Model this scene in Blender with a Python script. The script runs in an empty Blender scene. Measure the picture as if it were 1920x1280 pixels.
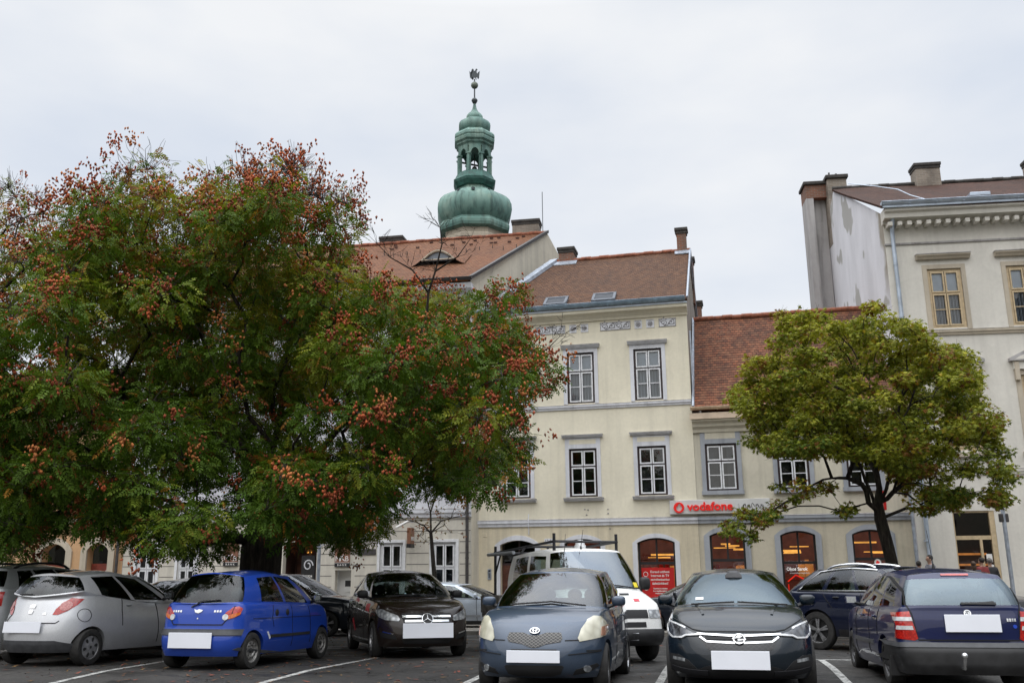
import bpy, bmesh, math, random
import numpy as np
from mathutils import Vector, Matrix, noise
from mathutils.bvhtree import BVHTree

scene = bpy.context.scene
COL = scene.collection
rad = math.radians
PI = math.pi

# ------------------------------------------------------------------ helpers
def link(o, parent=None):
    COL.objects.link(o)
    if parent is not None:
        o.parent = parent
    return o

def tag(o, label=None, cat=None, group=None, kind=None):
    if label: o['label'] = label
    if cat: o['category'] = cat
    if group: o['group'] = group
    if kind: o['kind'] = kind
    return o

def thing(name, label, cat, loc=(0, 0, 0), rot=(0, 0, 0), group=None):
    o = bpy.data.objects.new(name, None)
    o.empty_display_size = 0.2
    COL.objects.link(o)
    o.location = loc
    o.rotation_euler = rot
    return tag(o, label, cat, group)

class MB:
    """collects shapes and links them as one mesh object"""
    def __init__(s):
        s.v = []; s.f = []; s.m = []; s.uv = {}
    def vert(s, p):
        s.v.append(tuple(p)); return len(s.v) - 1
    def face(s, idx, m=0, uv=None):
        s.f.append(tuple(idx)); s.m.append(m)
        if uv is not None: s.uv[len(s.f) - 1] = uv
    def poly(s, pts, m=0, uv=None):
        s.face([s.vert(p) for p in pts], m, uv)
    def box(s, x0, x1, y0, y1, z0, z1, m=0, M=None):
        P = [(x0, y0, z0), (x1, y0, z0), (x1, y1, z0), (x0, y1, z0), (x0, y0, z1), (x1, y0, z1), (x1, y1, z1), (x0, y1, z1)]
        if M is not None: P = [tuple(M @ Vector(p)) for p in P]
        b = len(s.v); s.v += P
        for q in ((3, 2, 1, 0), (4, 5, 6, 7), (0, 1, 5, 4), (1, 2, 6, 5), (2, 3, 7, 6), (3, 0, 4, 7)):
            s.face([b + i for i in q], m)
    def obox(s, c, ax, ay, az, m=0):
        """box from centre and three half-axis vectors"""
        c = Vector(c); ax = Vector(ax); ay = Vector(ay); az = Vector(az)
        b = len(s.v)
        for sz in (-1, 1):
            for sx, sy in ((-1, -1), (1, -1), (1, 1), (-1, 1)):
                s.v.append(tuple(c + ax * sx + ay * sy + az * sz))
        for q in ((3, 2, 1, 0), (4, 5, 6, 7), (0, 1, 5, 4), (1, 2, 6, 5), (2, 3, 7, 6), (3, 0, 4, 7)):
            s.face([b + i for i in q], m)
    def prism(s, pts, vec, m=0):
        """polygon extruded by vec"""
        vec = Vector(vec); n = len(pts); b = len(s.v)
        s.v += [tuple(p) for p in pts]; s.v += [tuple(Vector(p) + vec) for p in pts]
        s.face(list(range(b + n - 1, b - 1, -1)), m); s.face(list(range(b + n, b + 2 * n)), m)
        for i in range(n):
            j = (i + 1) % n
            s.face([b + i, b + j, b + n + j, b + n + i], m)
    def ring(s, pts):
        b = len(s.v); s.v += [tuple(p) for p in pts]; return list(range(b, b + len(pts)))
    def tube(s, pts, rads, n=6, m=0, cap=True):
        pts = [Vector(p) for p in pts]
        if not hasattr(rads, '__len__'): rads = [rads] * len(pts)
        prev = None; up = None
        for i, p in enumerate(pts):
            d = (pts[min(i + 1, len(pts) - 1)] - pts[max(i - 1, 0)])
            if d.length < 1e-9: d = Vector((0, 0, 1))
            d.normalize()
            if up is None:
                up = Vector((0, 0, 1)) if abs(d.z) < .9 else Vector((1, 0, 0))
            a = d.cross(up); 
            if a.length < 1e-6: a = d.orthogonal()
            a.normalize(); bb = a.cross(d); up = bb
            r = s.ring([p + (a * math.cos(2 * PI * k / n) + bb * math.sin(2 * PI * k / n)) * rads[i] for k in range(n)])
            if prev:
                for k in range(n):
                    j = (k + 1) % n
                    s.face([prev[k], prev[j], r[j], r[k]], m)
            elif cap: s.face(r[::-1], m)
            prev = r
        if cap: s.face(prev, m)
    def lathe(s, prof, n=24, m=0, c=(0, 0, 0), axis='z', rot=0.0, cap=False):
        """profile of (radius, height)"""
        prev = None
        for r, h in prof:
            pts = []
            for k in range(n):
                a = 2 * PI * k / n + rot
                u, w = r * math.cos(a), r * math.sin(a)
                if axis == 'z': p = (c[0] + u, c[1] + w, c[2] + h)
                elif axis == 'y': p = (c[0] + u, c[1] + h, c[2] + w)
                else: p = (c[0] + h, c[1] + u, c[2] + w)
                pts.append(p)
            R = s.ring(pts)
            if prev:
                for k in range(n):
                    j = (k + 1) % n
                    s.face([prev[k], prev[j], R[j], R[k]], m)
            elif cap: s.face(R[::-1], m)
            prev = R
        if cap: s.face(prev, m)
    def sphere(s, c, r, nu=12, nv=8, m=0, sc=(1, 1, 1)):
        prev = None
        for i in range(nv + 1):
            t = PI * i / nv
            rr = max(r * math.sin(t), 1e-4)
            R = s.ring([(c[0] + rr * math.cos(2 * PI * k / nu) * sc[0], c[1] + rr * math.sin(2 * PI * k / nu) * sc[1], c[2] - r * math.cos(t) * sc[2]) for k in range(nu)])
            if prev:
                for k in range(nu):
                    j = (k + 1) % nu
                    s.face([prev[k], prev[j], R[j], R[k]], m)
            prev = R
    def build(s, name, mats, parent=None, smooth=None, recalc=False, merge=False, bevel=0):
        me = bpy.data.meshes.new(name)
        me.from_pydata(s.v, [], s.f)
        if not isinstance(mats, (list, tuple)): mats = [mats]
        for mt in mats: me.materials.append(mt)
        if any(s.m): me.polygons.foreach_set('material_index', s.m)
        if s.uv:
            ul = me.uv_layers.new(name='UVMap')
            for fi, uv in s.uv.items():
                for li, q in zip(me.polygons[fi].loop_indices, uv): ul.data[li].uv = q
        if recalc or merge or bevel:
            bm = bmesh.new(); bm.from_mesh(me)
            if merge: bmesh.ops.remove_doubles(bm, verts=bm.verts, dist=1e-4)
            if recalc: bmesh.ops.recalc_face_normals(bm, faces=bm.faces)
            if bevel:
                ed = [e for e in bm.edges if len(e.link_faces) == 2 and e.calc_face_angle(0) > .6]
                bmesh.ops.bevel(bm, geom=ed, offset=bevel, segments=1, affect='EDGES', clamp_overlap=True)
            bm.to_mesh(me); bm.free()
        if smooth is not None:
            me.polygons.foreach_set('use_smooth', [True] * len(me.polygons))
            me.set_sharp_from_angle(angle=rad(smooth))
        me.update()
        o = bpy.data.objects.new(name, me)
        return link(o, parent)

def text_obj(name, txt, size, mat, parent, M, extrude=.004, bold=0.0, sx=1.0, align='CENTER', merge=False):
    cu = bpy.data.curves.new(name, 'FONT')
    cu.body = txt; cu.size = size; cu.extrude = extrude; cu.offset = bold
    cu.align_x = align; cu.align_y = 'CENTER'; cu.resolution_u = 3
    o = bpy.data.objects.new('lettering_source', cu); COL.objects.link(o)
    bpy.context.view_layer.update()
    me = bpy.data.meshes.new_from_object(o.evaluated_get(bpy.context.evaluated_depsgraph_get()))
    bpy.data.objects.remove(o); bpy.data.curves.remove(cu)
    me.transform(M @ Matrix.Diagonal((sx, 1, 1, 1)))
    me.materials.clear(); me.materials.append(mat)
    me.name = name
    return link(bpy.data.objects.new(name, me), parent)

# ------------------------------------------------------------------ materials
def lin(r, g, b):
    f = lambda c: (c / 255 / 12.92) if c / 255 <= .04045 else ((c / 255 + .055) / 1.055) ** 2.4
    return (f(r), f(g), f(b), 1)

class NT:
    def __init__(s, name):
        s.mat = bpy.data.materials.new(name); s.mat.use_nodes = True
        s.t = s.mat.node_tree; s.t.nodes.clear()
        s.out = s.t.nodes.new('ShaderNodeOutputMaterial')
    def n(s, typ, ins=None, **kw):
        nd = s.t.nodes.new('ShaderNode' + typ)
        for k, val in kw.items(): setattr(nd, k, val)
        if ins:
            for k, val in ins.items(): s.set(nd, k, val)
        return nd
    def set(s, nd, k, val):
        sock = nd.inputs[k]
        if hasattr(val, 'is_output'): s.t.links.new(val, sock)
        elif hasattr(val, 'outputs'): s.t.links.new(val.outputs[0], sock)
        else: sock.default_value = val
    def ramp(s, fac, stops):
        nd = s.n('ValToRGB', {0: fac}); cr = nd.color_ramp
        while len(cr.elements) < len(stops): cr.elements.new(.5)
        for e, (p, c) in zip(cr.elements, stops):
            e.position = p; e.color = c if hasattr(c, '__len__') else (c, c, c, 1)
        return nd
    def mix(s, fac, a, b, mode='MIX'):
        nd = s.n('MixRGB', blend_type=mode); s.set(nd, 0, fac); s.set(nd, 1, a); s.set(nd, 2, b); return nd
    def math(s, op, a, b=0.0):
        nd = s.n('Math', operation=op); s.set(nd, 0, a); s.set(nd, 1, b); return nd
    def noise(s, scale, vec=None, detail=4, rough=.55):
        nd = s.n('TexNoise', {'Scale': scale, 'Detail': detail, 'Roughness': rough})
        if vec is not None: s.set(nd, 'Vector', vec)
        return nd
    def mapping(s, vec, scale=(1, 1, 1), rot=(0, 0, 0)):
        return s.n('Mapping', {'Vector': vec, 'Scale': scale, 'Rotation': rot})
    def done(s, sh, disp=None):
        s.t.links.new(sh.outputs[0], s.out.inputs[0]); return s.mat

def simple(name, col, rough=.5, metal=0.0, var=0.12, nscale=6.0, spec=.5, coat=0.0, bump=0.0, emis=None, estr=0.0, flake=False):
    """plain surface with a little procedural wear in colour and roughness"""
    T = NT(name); tc = T.n('TexCoord')
    no = T.noise(nscale, tc.outputs['Object'], 5)
    dark = tuple(c * (1 - var * 1.6) for c in col[:3]) + (1,); lite = tuple(min(1, c * (1 + var)) for c in col[:3]) + (1,)
    cr = T.ramp(no.outputs[0], [(.3, dark), (.7, lite)])
    r2 = T.math('MULTIPLY_ADD', no.outputs[0], .18); r2.inputs[2].default_value = max(0, rough - .09)
    p = T.n('BsdfPrincipled', {'Base Color': cr, 'Roughness': r2, 'Metallic': metal, 'Specular IOR Level': spec, 'Coat Weight': coat})
    if bump:
        b = T.n('Bump', {'Strength': bump, 'Distance': .02, 'Height': T.noise(nscale * 8, tc.outputs['Object'], 4).outputs[0]})
        T.set(p, 'Normal', b)
    if emis:
        p.inputs['Emission Color'].default_value = emis; p.inputs['Emission Strength'].default_value = estr
    return T.done(p)

def plaster(name, col, stain=.25, dark=(.25, .24, .22, 1), bump=.15, streak=1.0, low=None):
    T = NT(name); tc = T.n('TexCoord'); v = tc.outputs['Object']
    big = T.noise(.35, v, 5, .6); fine = T.noise(9, v, 5, .6)
    st = T.noise(1.0, T.mapping(v, (3.2, 3.2, .22)), 5, .62)
    c1 = tuple(c * .86 for c in col[:3]) + (1,); c2 = tuple(min(1, c * 1.05) for c in col[:3]) + (1,)
    base = T.ramp(big.outputs[0], [(.32, c1), (.68, c2)])
    sfac = T.ramp(st.outputs[0], [(.48, 0.0), (.76, min(1, stain * 1.35))])
    m1 = T.mix(sfac, base, dark)
    ff = T.ramp(fine.outputs[0], [(.35, (.955, .955, .955, 1)), (.65, (1.015, 1.015, 1.015, 1))])
    pt = T.ramp(T.noise(.75, v, 2, .4).outputs[0], [(.60, 0.0), (.625, .22)])
    m1 = T.mix(pt, m1, tuple(min(1, c * 1.12 + .02) for c in col[:3]) + (1,))
    m2 = T.mix(1.0, m1, ff, 'MULTIPLY')
    b = T.n('Bump', {'Strength': bump, 'Distance': .02, 'Height': T.noise(5, v, 4).outputs[0]})
    p = T.n('BsdfPrincipled', {'Base Color': m2, 'Roughness': .88, 'Specular IOR Level': .25, 'Normal': b})
    return T.done(p)

def rooftile(name, c1, c2, c3, mortar, tw=.19, th=.16, dirt=.5):
    T = NT(name); uv = T.n('UVMap').outputs[0]
    wob = T.noise(.9, uv, 3); 
    wv = T.n('VectorMath', {0: uv, 1: T.n('VectorMath', {0: wob.outputs['Color'], 1: (.05, .07, 0)}, operation='MULTIPLY').outputs[0]}, operation='ADD')
    br = T.n('TexBrick', {'Vector': wv.outputs[0], 'Color1': c1, 'Color2': c2, 'Mortar': mortar, 'Scale': 1.0, 'Mortar Size': .006, 'Mortar Smooth': .6, 'Bias': .0, 'Brick Width': tw, 'Row Height': th}, offset=.5)
    big = T.noise(.5, uv, 6, .65); mid = T.noise(4.2, uv, 4)
    f1 = T.ramp(mid.outputs[0], [(.42, 0.0), (.72, .75)])
    a = T.mix(f1, br.outputs[0], c3)
    f2 = T.ramp(big.outputs[0], [(.42, 0.0), (.75, dirt)])
    d = T.mix(f2, a, mortar)
    sx = T.n('SeparateXYZ', {0: wv.outputs[0]})
    saw = T.math('FRACT', T.math('DIVIDE', sx.outputs[1], th).outputs[0])
    hgt = T.math('SUBTRACT', 1.0, saw.outputs[0])
    edge = T.ramp(saw.outputs[0], [(.0, .12), (.38, 1.0)])
    fin = T.mix(1.0, d, edge, 'MULTIPLY')
    b = T.n('Bump', {'Strength': 1.0, 'Distance': .04, 'Height': T.math('ADD', hgt.outputs[0], T.math('MULTIPLY', br.outputs['Fac'], -.6).outputs[0]).outputs[0]})
    p = T.n('BsdfPrincipled', {'Base Color': fin, 'Roughness': .85, 'Specular IOR Level': .25, 'Normal': b})
    return T.done(p)

def glass_mat(name, tint=(.55, .62, .60, 1), refl=1.0, rough=.02, film=0.0, gcol=(.95, .97, 1, 1)):
    """thin pane: clear tinted transmission under a Fresnel reflection"""
    T = NT(name); tc = T.n('TexCoord')
    fr = T.n('Fresnel', {'IOR': 1.5})
    fac = T.math('MULTIPLY', fr.outputs[0], 1.9 * refl); fac.use_clamp = True
    fac2 = T.math('ADD', fac.outputs[0], film); fac2.use_clamp = True
    nz = T.noise(1.3, tc.outputs['Object'], 2)
    b = T.n('Bump', {'Strength': .04, 'Distance': .1, 'Height': nz.outputs[0]})
    tr = T.n('BsdfTransparent', {0: tint})
    gl = T.n('BsdfGlossy', {'Color': gcol, 'Roughness': rough, 'Normal': b})
    mx = T.n('MixShader', {0: fac2, 1: tr, 2: gl})
    return T.done(mx)

def carpaint(name, col, metal=.35, rough=.32, dirt=.12, coat=1.0):
    T = NT(name); tc = T.n('TexCoord'); v = tc.outputs['Object']
    big = T.noise(1.6, v, 5, .6)
    flk = T.noise(260, v, 2)
    c1 = tuple(c * .8 for c in col[:3]) + (1,); c2 = tuple(min(1, c * 1.25) for c in col[:3]) + (1,)
    base = T.ramp(flk.outputs[0], [(.35, c1), (.65, c2)])
    sz = T.n('SeparateXYZ', {0: v})
    low = T.n('MapRange', {0: sz.outputs[2], 1: .65, 2: .15, 3: 0.0, 4: 1.0})
    d1 = T.math('MULTIPLY', low.outputs[0], .3)
    d2 = T.math('MULTIPLY', T.ramp(big.outputs[0], [(.4, 0.0), (.75, 1.0)]).outputs[0], dirt)
    df = T.math('ADD', d2.outputs[0], T.math('MULTIPLY', d1.outputs[0], T.noise(5, v, 5).outputs[0]).outputs[0]); df.use_clamp = True
    colr = T.mix(df, base, (.045, .041, .037, 1))
    ro = T.math('MULTIPLY_ADD', df.outputs[0], .5); ro.inputs[2].default_value = rough
    cw = T.math('SUBTRACT', coat, T.math('MULTIPLY', df.outputs[0], .8).outputs[0]); cw.use_clamp = True
    orange = T.n('Bump', {'Strength': .015, 'Distance': .01, 'Height': T.noise(60, v, 2).outputs[0]})
    p = T.n('BsdfPrincipled', {'Base Color': colr, 'Metallic': metal, 'Roughness': ro, 'Coat Weight': cw, 'Coat Roughness': .025, 'Specular IOR Level': .2, 'Normal': orange})
    inn = T.n('BsdfDiffuse', {0: (.025, .025, .027, 1)})
    geo = T.n('NewGeometry')
    mx = T.n('MixShader', {0: geo.outputs['Backfacing'], 1: p, 2: inn})
    return T.done(mx)
# ------------------------------------------------------------------ the place: ground height, camera, daylight
def gz(x, y):
    y = min(max(y, 14.5), 33.0); x = min(max(x, -26), 26)
    sm = lambda t: (lambda q: q * q * (3 - 2 * q))(min(max(t, 0), 1))
    return .06 - .033 * (y - 13) - .006 * x + .42 * sm((x - 8) / 5) * sm((y - 21) / 6)

def facade_frame(px, py, theta):
    return Matrix.Translation((px, py, 0)) @ Matrix.Rotation(-rad(theta), 4, 'Z')

cam = bpy.data.objects.new('camera', bpy.data.cameras.new('camera'))
COL.objects.link(cam)
cam.data.sensor_width = 36; cam.data.lens = 1720 / 1920 * 36; cam.data.clip_end = 2000; cam.data.clip_start = .1
pit, rol = rad(13.4), .0094
fw = Vector((0, math.cos(pit), math.sin(pit))); r0 = Vector((1, 0, 0)); u0 = Vector((0, -math.sin(pit), math.cos(pit)))
rv = r0 * math.cos(rol) - u0 * math.sin(rol); uv_ = u0 * math.cos(rol) + r0 * math.sin(rol)
cam.matrix_world = Matrix(((rv.x, uv_.x, -fw.x, 0), (rv.y, uv_.y, -fw.y, 0), (rv.z, uv_.z, -fw.z, 1.6), (0, 0, 0, 1)))
scene.camera = cam

# overcast sky: the Nishita sky behind a nearly closed cloud deck
SUN_AZ, SUN_EL = 205.0, 52.0       # compass degrees clockwise from +Y: behind and to the left of the viewer
world = bpy.data.worlds.new('World'); scene.world = world; world.use_nodes = True
wt = world.node_tree; wt.nodes.clear()
def wn(typ, **kw):
    nd = wt.nodes.new('ShaderNode' + typ)
    for k, v in kw.items(): setattr(nd, k, v)
    return nd
L_ = wt.links.new
sky = wn('TexSky', sky_type='NISHITA', sun_disc=False, sun_elevation=rad(SUN_EL), sun_rotation=rad(SUN_AZ), air_density=1.0, dust_density=2.5)
geo = wn('TexCoord'); sep = wn('SeparateXYZ'); L_(geo.outputs['Generated'], sep.inputs[0])
mp = wn('Mapping'); mp.inputs['Scale'].default_value = (1.0, 1.0, 2.4); L_(geo.outputs['Generated'], mp.inputs['Vector'])
n1 = wn('TexNoise'); n1.inputs['Scale'].default_value = 2.1; n1.inputs['Detail'].default_value = 5; n1.inputs['Roughness'].default_value = .5
L_(mp.outputs[0], n1.inputs['Vector'])
cl = wn('ValToRGB'); cl.color_ramp.elements[0].position = .34; cl.color_ramp.elements[0].color = (.75, .81, .91, 1)
cl.color_ramp.elements[1].position = .62; cl.color_ramp.elements[1].color = (.97, .985, 1.005, 1)
L_(n1.outputs[0], cl.inputs[0])
# brighter towards the zenith, as a cloud deck is
zr = wn('MapRange'); zr.inputs[1].default_value = .55; zr.inputs[2].default_value = .95; zr.inputs[3].default_value = 1.0; zr.inputs[4].default_value = 3.9
L_(sep.outputs[2], zr.inputs[0])
mu = wn('MixRGB', blend_type='MULTIPLY'); mu.inputs[0].default_value = 1; L_(cl.outputs[0], mu.inputs[1]); L_(zr.outputs[0], mu.inputs[2])
# dark band painted low in the sky as unseen roofs, darkening car reflections
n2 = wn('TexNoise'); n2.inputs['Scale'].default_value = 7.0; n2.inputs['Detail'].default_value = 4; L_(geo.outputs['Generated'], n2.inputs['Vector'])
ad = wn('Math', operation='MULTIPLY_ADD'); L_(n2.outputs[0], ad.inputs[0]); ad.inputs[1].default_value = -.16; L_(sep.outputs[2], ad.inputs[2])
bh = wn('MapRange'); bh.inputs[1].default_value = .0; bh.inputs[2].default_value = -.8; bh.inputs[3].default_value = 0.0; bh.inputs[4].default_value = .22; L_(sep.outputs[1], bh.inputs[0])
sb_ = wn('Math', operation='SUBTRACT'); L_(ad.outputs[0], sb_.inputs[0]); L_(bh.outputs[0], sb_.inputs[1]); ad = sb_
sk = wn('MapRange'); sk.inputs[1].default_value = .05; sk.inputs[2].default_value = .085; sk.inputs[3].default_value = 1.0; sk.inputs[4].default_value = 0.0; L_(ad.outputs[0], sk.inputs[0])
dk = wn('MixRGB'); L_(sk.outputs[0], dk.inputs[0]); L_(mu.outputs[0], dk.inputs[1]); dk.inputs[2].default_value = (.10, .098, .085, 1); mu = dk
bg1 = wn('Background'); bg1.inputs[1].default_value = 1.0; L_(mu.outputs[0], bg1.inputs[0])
bg2 = wn('Background'); bg2.inputs[1].default_value = .1; L_(sky.outputs[0], bg2.inputs[0])
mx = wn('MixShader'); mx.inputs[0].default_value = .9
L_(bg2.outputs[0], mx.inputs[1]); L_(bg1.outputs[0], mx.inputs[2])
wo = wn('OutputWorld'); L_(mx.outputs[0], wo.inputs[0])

sl = bpy.data.lights.new('sun', 'SUN'); sl.energy = 1.5; sl.angle = rad(100); sl.color = (1.0, .97, .92)
so = bpy.data.objects.new('sun', sl); COL.objects.link(so)
sd = Vector((math.sin(rad(SUN_AZ)) * math.cos(rad(SUN_EL)), math.cos(rad(SUN_AZ)) * math.cos(rad(SUN_EL)), math.sin(rad(SUN_EL))))
so.rotation_euler = sd.to_track_quat('Z', 'Y').to_euler()
scene.view_settings.view_transform = 'Standard'; scene.view_settings.look = 'None'; scene.view_settings.exposure = 0

# ------------------------------------------------------------------ shared materials
M = {}
M['black_trim'] = simple('black_plastic_trim', (.018, .018, .019), .55, 0, .3, 8)
M['wheel_well'] = simple('wheel_well_black', (.008, .008, .008), .9, 0, .2, 5)
M['seam'] = simple('panel_gap_dark', (.006, .006, .007), .8)
M['tyre'] = simple('tyre_rubber', (.022, .021, .02), .8, 0, .35, 14, bump=.2)
M['alloy'] = simple('alloy_wheel', (.42, .42, .43), .3, .75, .2, 20)
M['steel'] = simple('steel_wheel', (.30, .29, .275), .5, .5, .35, 20)
M['steel_dark'] = simple('dark_steel_wheel', (.11, .11, .115), .55, .5, .35, 20)
M['rim_dark'] = simple('wheel_cavity', (.02, .02, .02), .7)
M['mirror'] = simple('mirror_glass', (.6, .63, .66), .05, 1.0, .02)
M['plate'] = simple('plate_white', (.80, .82, .88), .35, 0, .02, 3)
M['cabin'] = simple('cabin_plastic', (.055, .055, .058), .75, 0, .25)
M['seat'] = simple('seat_fabric', (.085, .086, .092), .9, 0, .3, 20)
M['seat_light'] = simple('seat_fabric_grey', (.12, .12, .125), .9, 0, .3, 20)
M['chrome'] = simple('chrome', (.78, .79, .80), .14, 1.0, .05, 10)
M['badge'] = simple('badge_silver', (.7, .71, .72), .22, .9, .08, 30)
M['car_glass'] = glass_mat('car_side_glass', (.50, .57, .55, 1), .7)
M['screen_glass'] = glass_mat('windscreen_glass', (.42, .50, .49, 1), .85, .03, .01)
M['dark_glass'] = glass_mat('tinted_glass', (.10, .12, .12, 1), .8)
M['pale_glass'] = glass_mat('sky_tinted_glass', (.34, .43, .45, 1), .8, .06, .10, (.60, .72, .80, 1))  # sky reflection put in: bluish gloss colour and an extra reflecting share

def lamp_mat(name, col, dark, sc=30, rough=.12, metal=.0):
    T = NT(name); tc = T.n('TexCoord')
    w = T.n('TexVoronoi', {'Vector': tc.outputs['Object'], 'Scale': sc})
    cr = T.ramp(w.outputs['Distance'], [(.1, col), (.75, dark)])
    p = T.n('BsdfPrincipled', {'Base Color': cr, 'Roughness': rough, 'Metallic': metal, 'Coat Weight': 1.0, 'Coat Roughness': .03})
    return T.done(p)
M['lamp_clear'] = lamp_mat('lamp_clear', (.55, .57, .58, 1), (.18, .19, .20, 1), 16, .15, .35)
M['lamp_dark'] = lamp_mat('lamp_smoked', (.16, .17, .19, 1), (.03, .03, .035, 1), 12, .12, .3)
M['lamp_yellowed'] = lamp_mat('lamp_yellowed', (.60, .58, .46, 1), (.42, .40, .31, 1), 9, .2, .05)
M['lamp_red'] = lamp_mat('lamp_red', (.55, .02, .012, 1), (.32, .008, .006, 1), 40, .15)
M['lamp_amber'] = lamp_mat('lamp_amber', (.75, .19, .02, 1), (.5, .1, .01, 1), 40, .15)
M['lamp_white'] = lamp_mat('lamp_white', (.72, .73, .74, 1), (.5, .51, .52, 1), 20, .12)
M['orange_red'] = simple('sticker_red', (.62, .03, .05), .4, 0, .05)
M['yellow'] = simple('sticker_yellow', (.75, .6, .03), .5, 0, .05)
M['white_paint'] = simple('white_enamel', (.72, .73, .73), .4, 0, .08, 4, coat=.4)
M['rust_steel'] = simple('painted_steel_dark', (.03, .03, .034), .55, .3, .4, 18)

def lattice_mat(name, c1, c2, sx, sz, rot):
    T = NT(name); tc = T.n('TexCoord')
    sp = T.n('SeparateXYZ', {0: tc.outputs['Object']})
    a = T.math('MULTIPLY', sp.outputs[1], sx); b = T.math('MULTIPLY', sp.outputs[2], sz)
    d1 = T.math('ABSOLUTE', T.math('SINE', T.math('ADD', a.outputs[0], b.outputs[0]).outputs[0]).outputs[0])
    d2 = T.math('ABSOLUTE', T.math('SINE', T.math('SUBTRACT', a.outputs[0], b.outputs[0]).outputs[0]).outputs[0])
    mn = T.math('MINIMUM', d1.outputs[0], d2.outputs[0])
    f = T.ramp(mn.outputs[0], [(.10, .75), (.24, 0.0)])
    c = T.mix(f, c2, c1)
    p = T.n('BsdfPrincipled', {'Base Color': c, 'Roughness': .3, 'Metallic': T.math('MULTIPLY', f.outputs[0], .2)})
    return T.done(p)
M['mesh_chrome'] = lattice_mat('grille_mesh_chrome', (.30, .29, .27, 1), (.008, .008, .009, 1), 62, 95, 0)
M['mesh_black'] = lattice_mat('grille_mesh_black', (.05, .05, .055, 1), (.006, .006, .007, 1), 50, 70, 0)
# ------------------------------------------------------------------ cars
def catmull(ctrl, x):
    """smooth interpolation through sorted control points [(x, v...)]"""
    xs = [c[0] for c in ctrl]
    if x <= xs[0]: return ctrl[0][1]
    if x >= xs[-1]: return ctrl[-1][1]
    i = max(k for k in range(len(xs)) if xs[k] <= x)
    i = min(i, len(xs) - 2)
    x0, x1 = xs[i], xs[i + 1]; h = x1 - x0; t = (x - x0) / h
    v0, v1 = ctrl[i][1], ctrl[i + 1][1]
    d = (v1 - v0) / h
    def slope(k):
        if k <= 0 or k >= len(xs) - 1: return (ctrl[min(k + 1, len(xs) - 1)][1] - ctrl[max(k - 1, 0)][1]) / (xs[min(k + 1, len(xs) - 1)] - xs[max(k - 1, 0)])
        a = (ctrl[k][1] - ctrl[k - 1][1]) / (xs[k] - xs[k - 1]); b = (ctrl[k + 1][1] - ctrl[k][1]) / (xs[k + 1] - xs[k])
        return 0 if a * b <= 0 else 2 * a * b / (a + b)
    m0, m1 = slope(i), slope(i + 1)
    t2, t3 = t * t, t * t * t
    return (2 * t3 - 3 * t2 + 1) * v0 + (t3 - 2 * t2 + t) * h * m0 + (-2 * t3 + 3 * t2) * v1 + (t3 - t2) * h * m1

def merged(lst, lo, hi, n):
    s = set(round(lo + (hi - lo) * i / n, 5) for i in range(n + 1))
    out = sorted(s | set(lst))
    # drop regular columns that crowd a key column
    keep = []
    for x in out:
        if x in (lo, hi) or x in lst or all(abs(x - k) > (hi - lo) / n * .35 for k in lst): keep.append(x)
    return keep

CAR_BASE = dict(cf=.62, cr=.5, nf=2.5, nr=3.2, nw=2.3, nrw=3.0, zb=.2, taper_f=.94, taper_r=.95, bulge=.03, hood_c=.045,
                ws_q=.93, ws_t=(.03, .95), rw_q=.84, rw_t=(.08, .9), sw_t=(.04, .9), black_pillars=True, lower_black=0.0, crease=.0, tyre_w=.19, arch=1.13, roof_crown=.05, flare=0)

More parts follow.
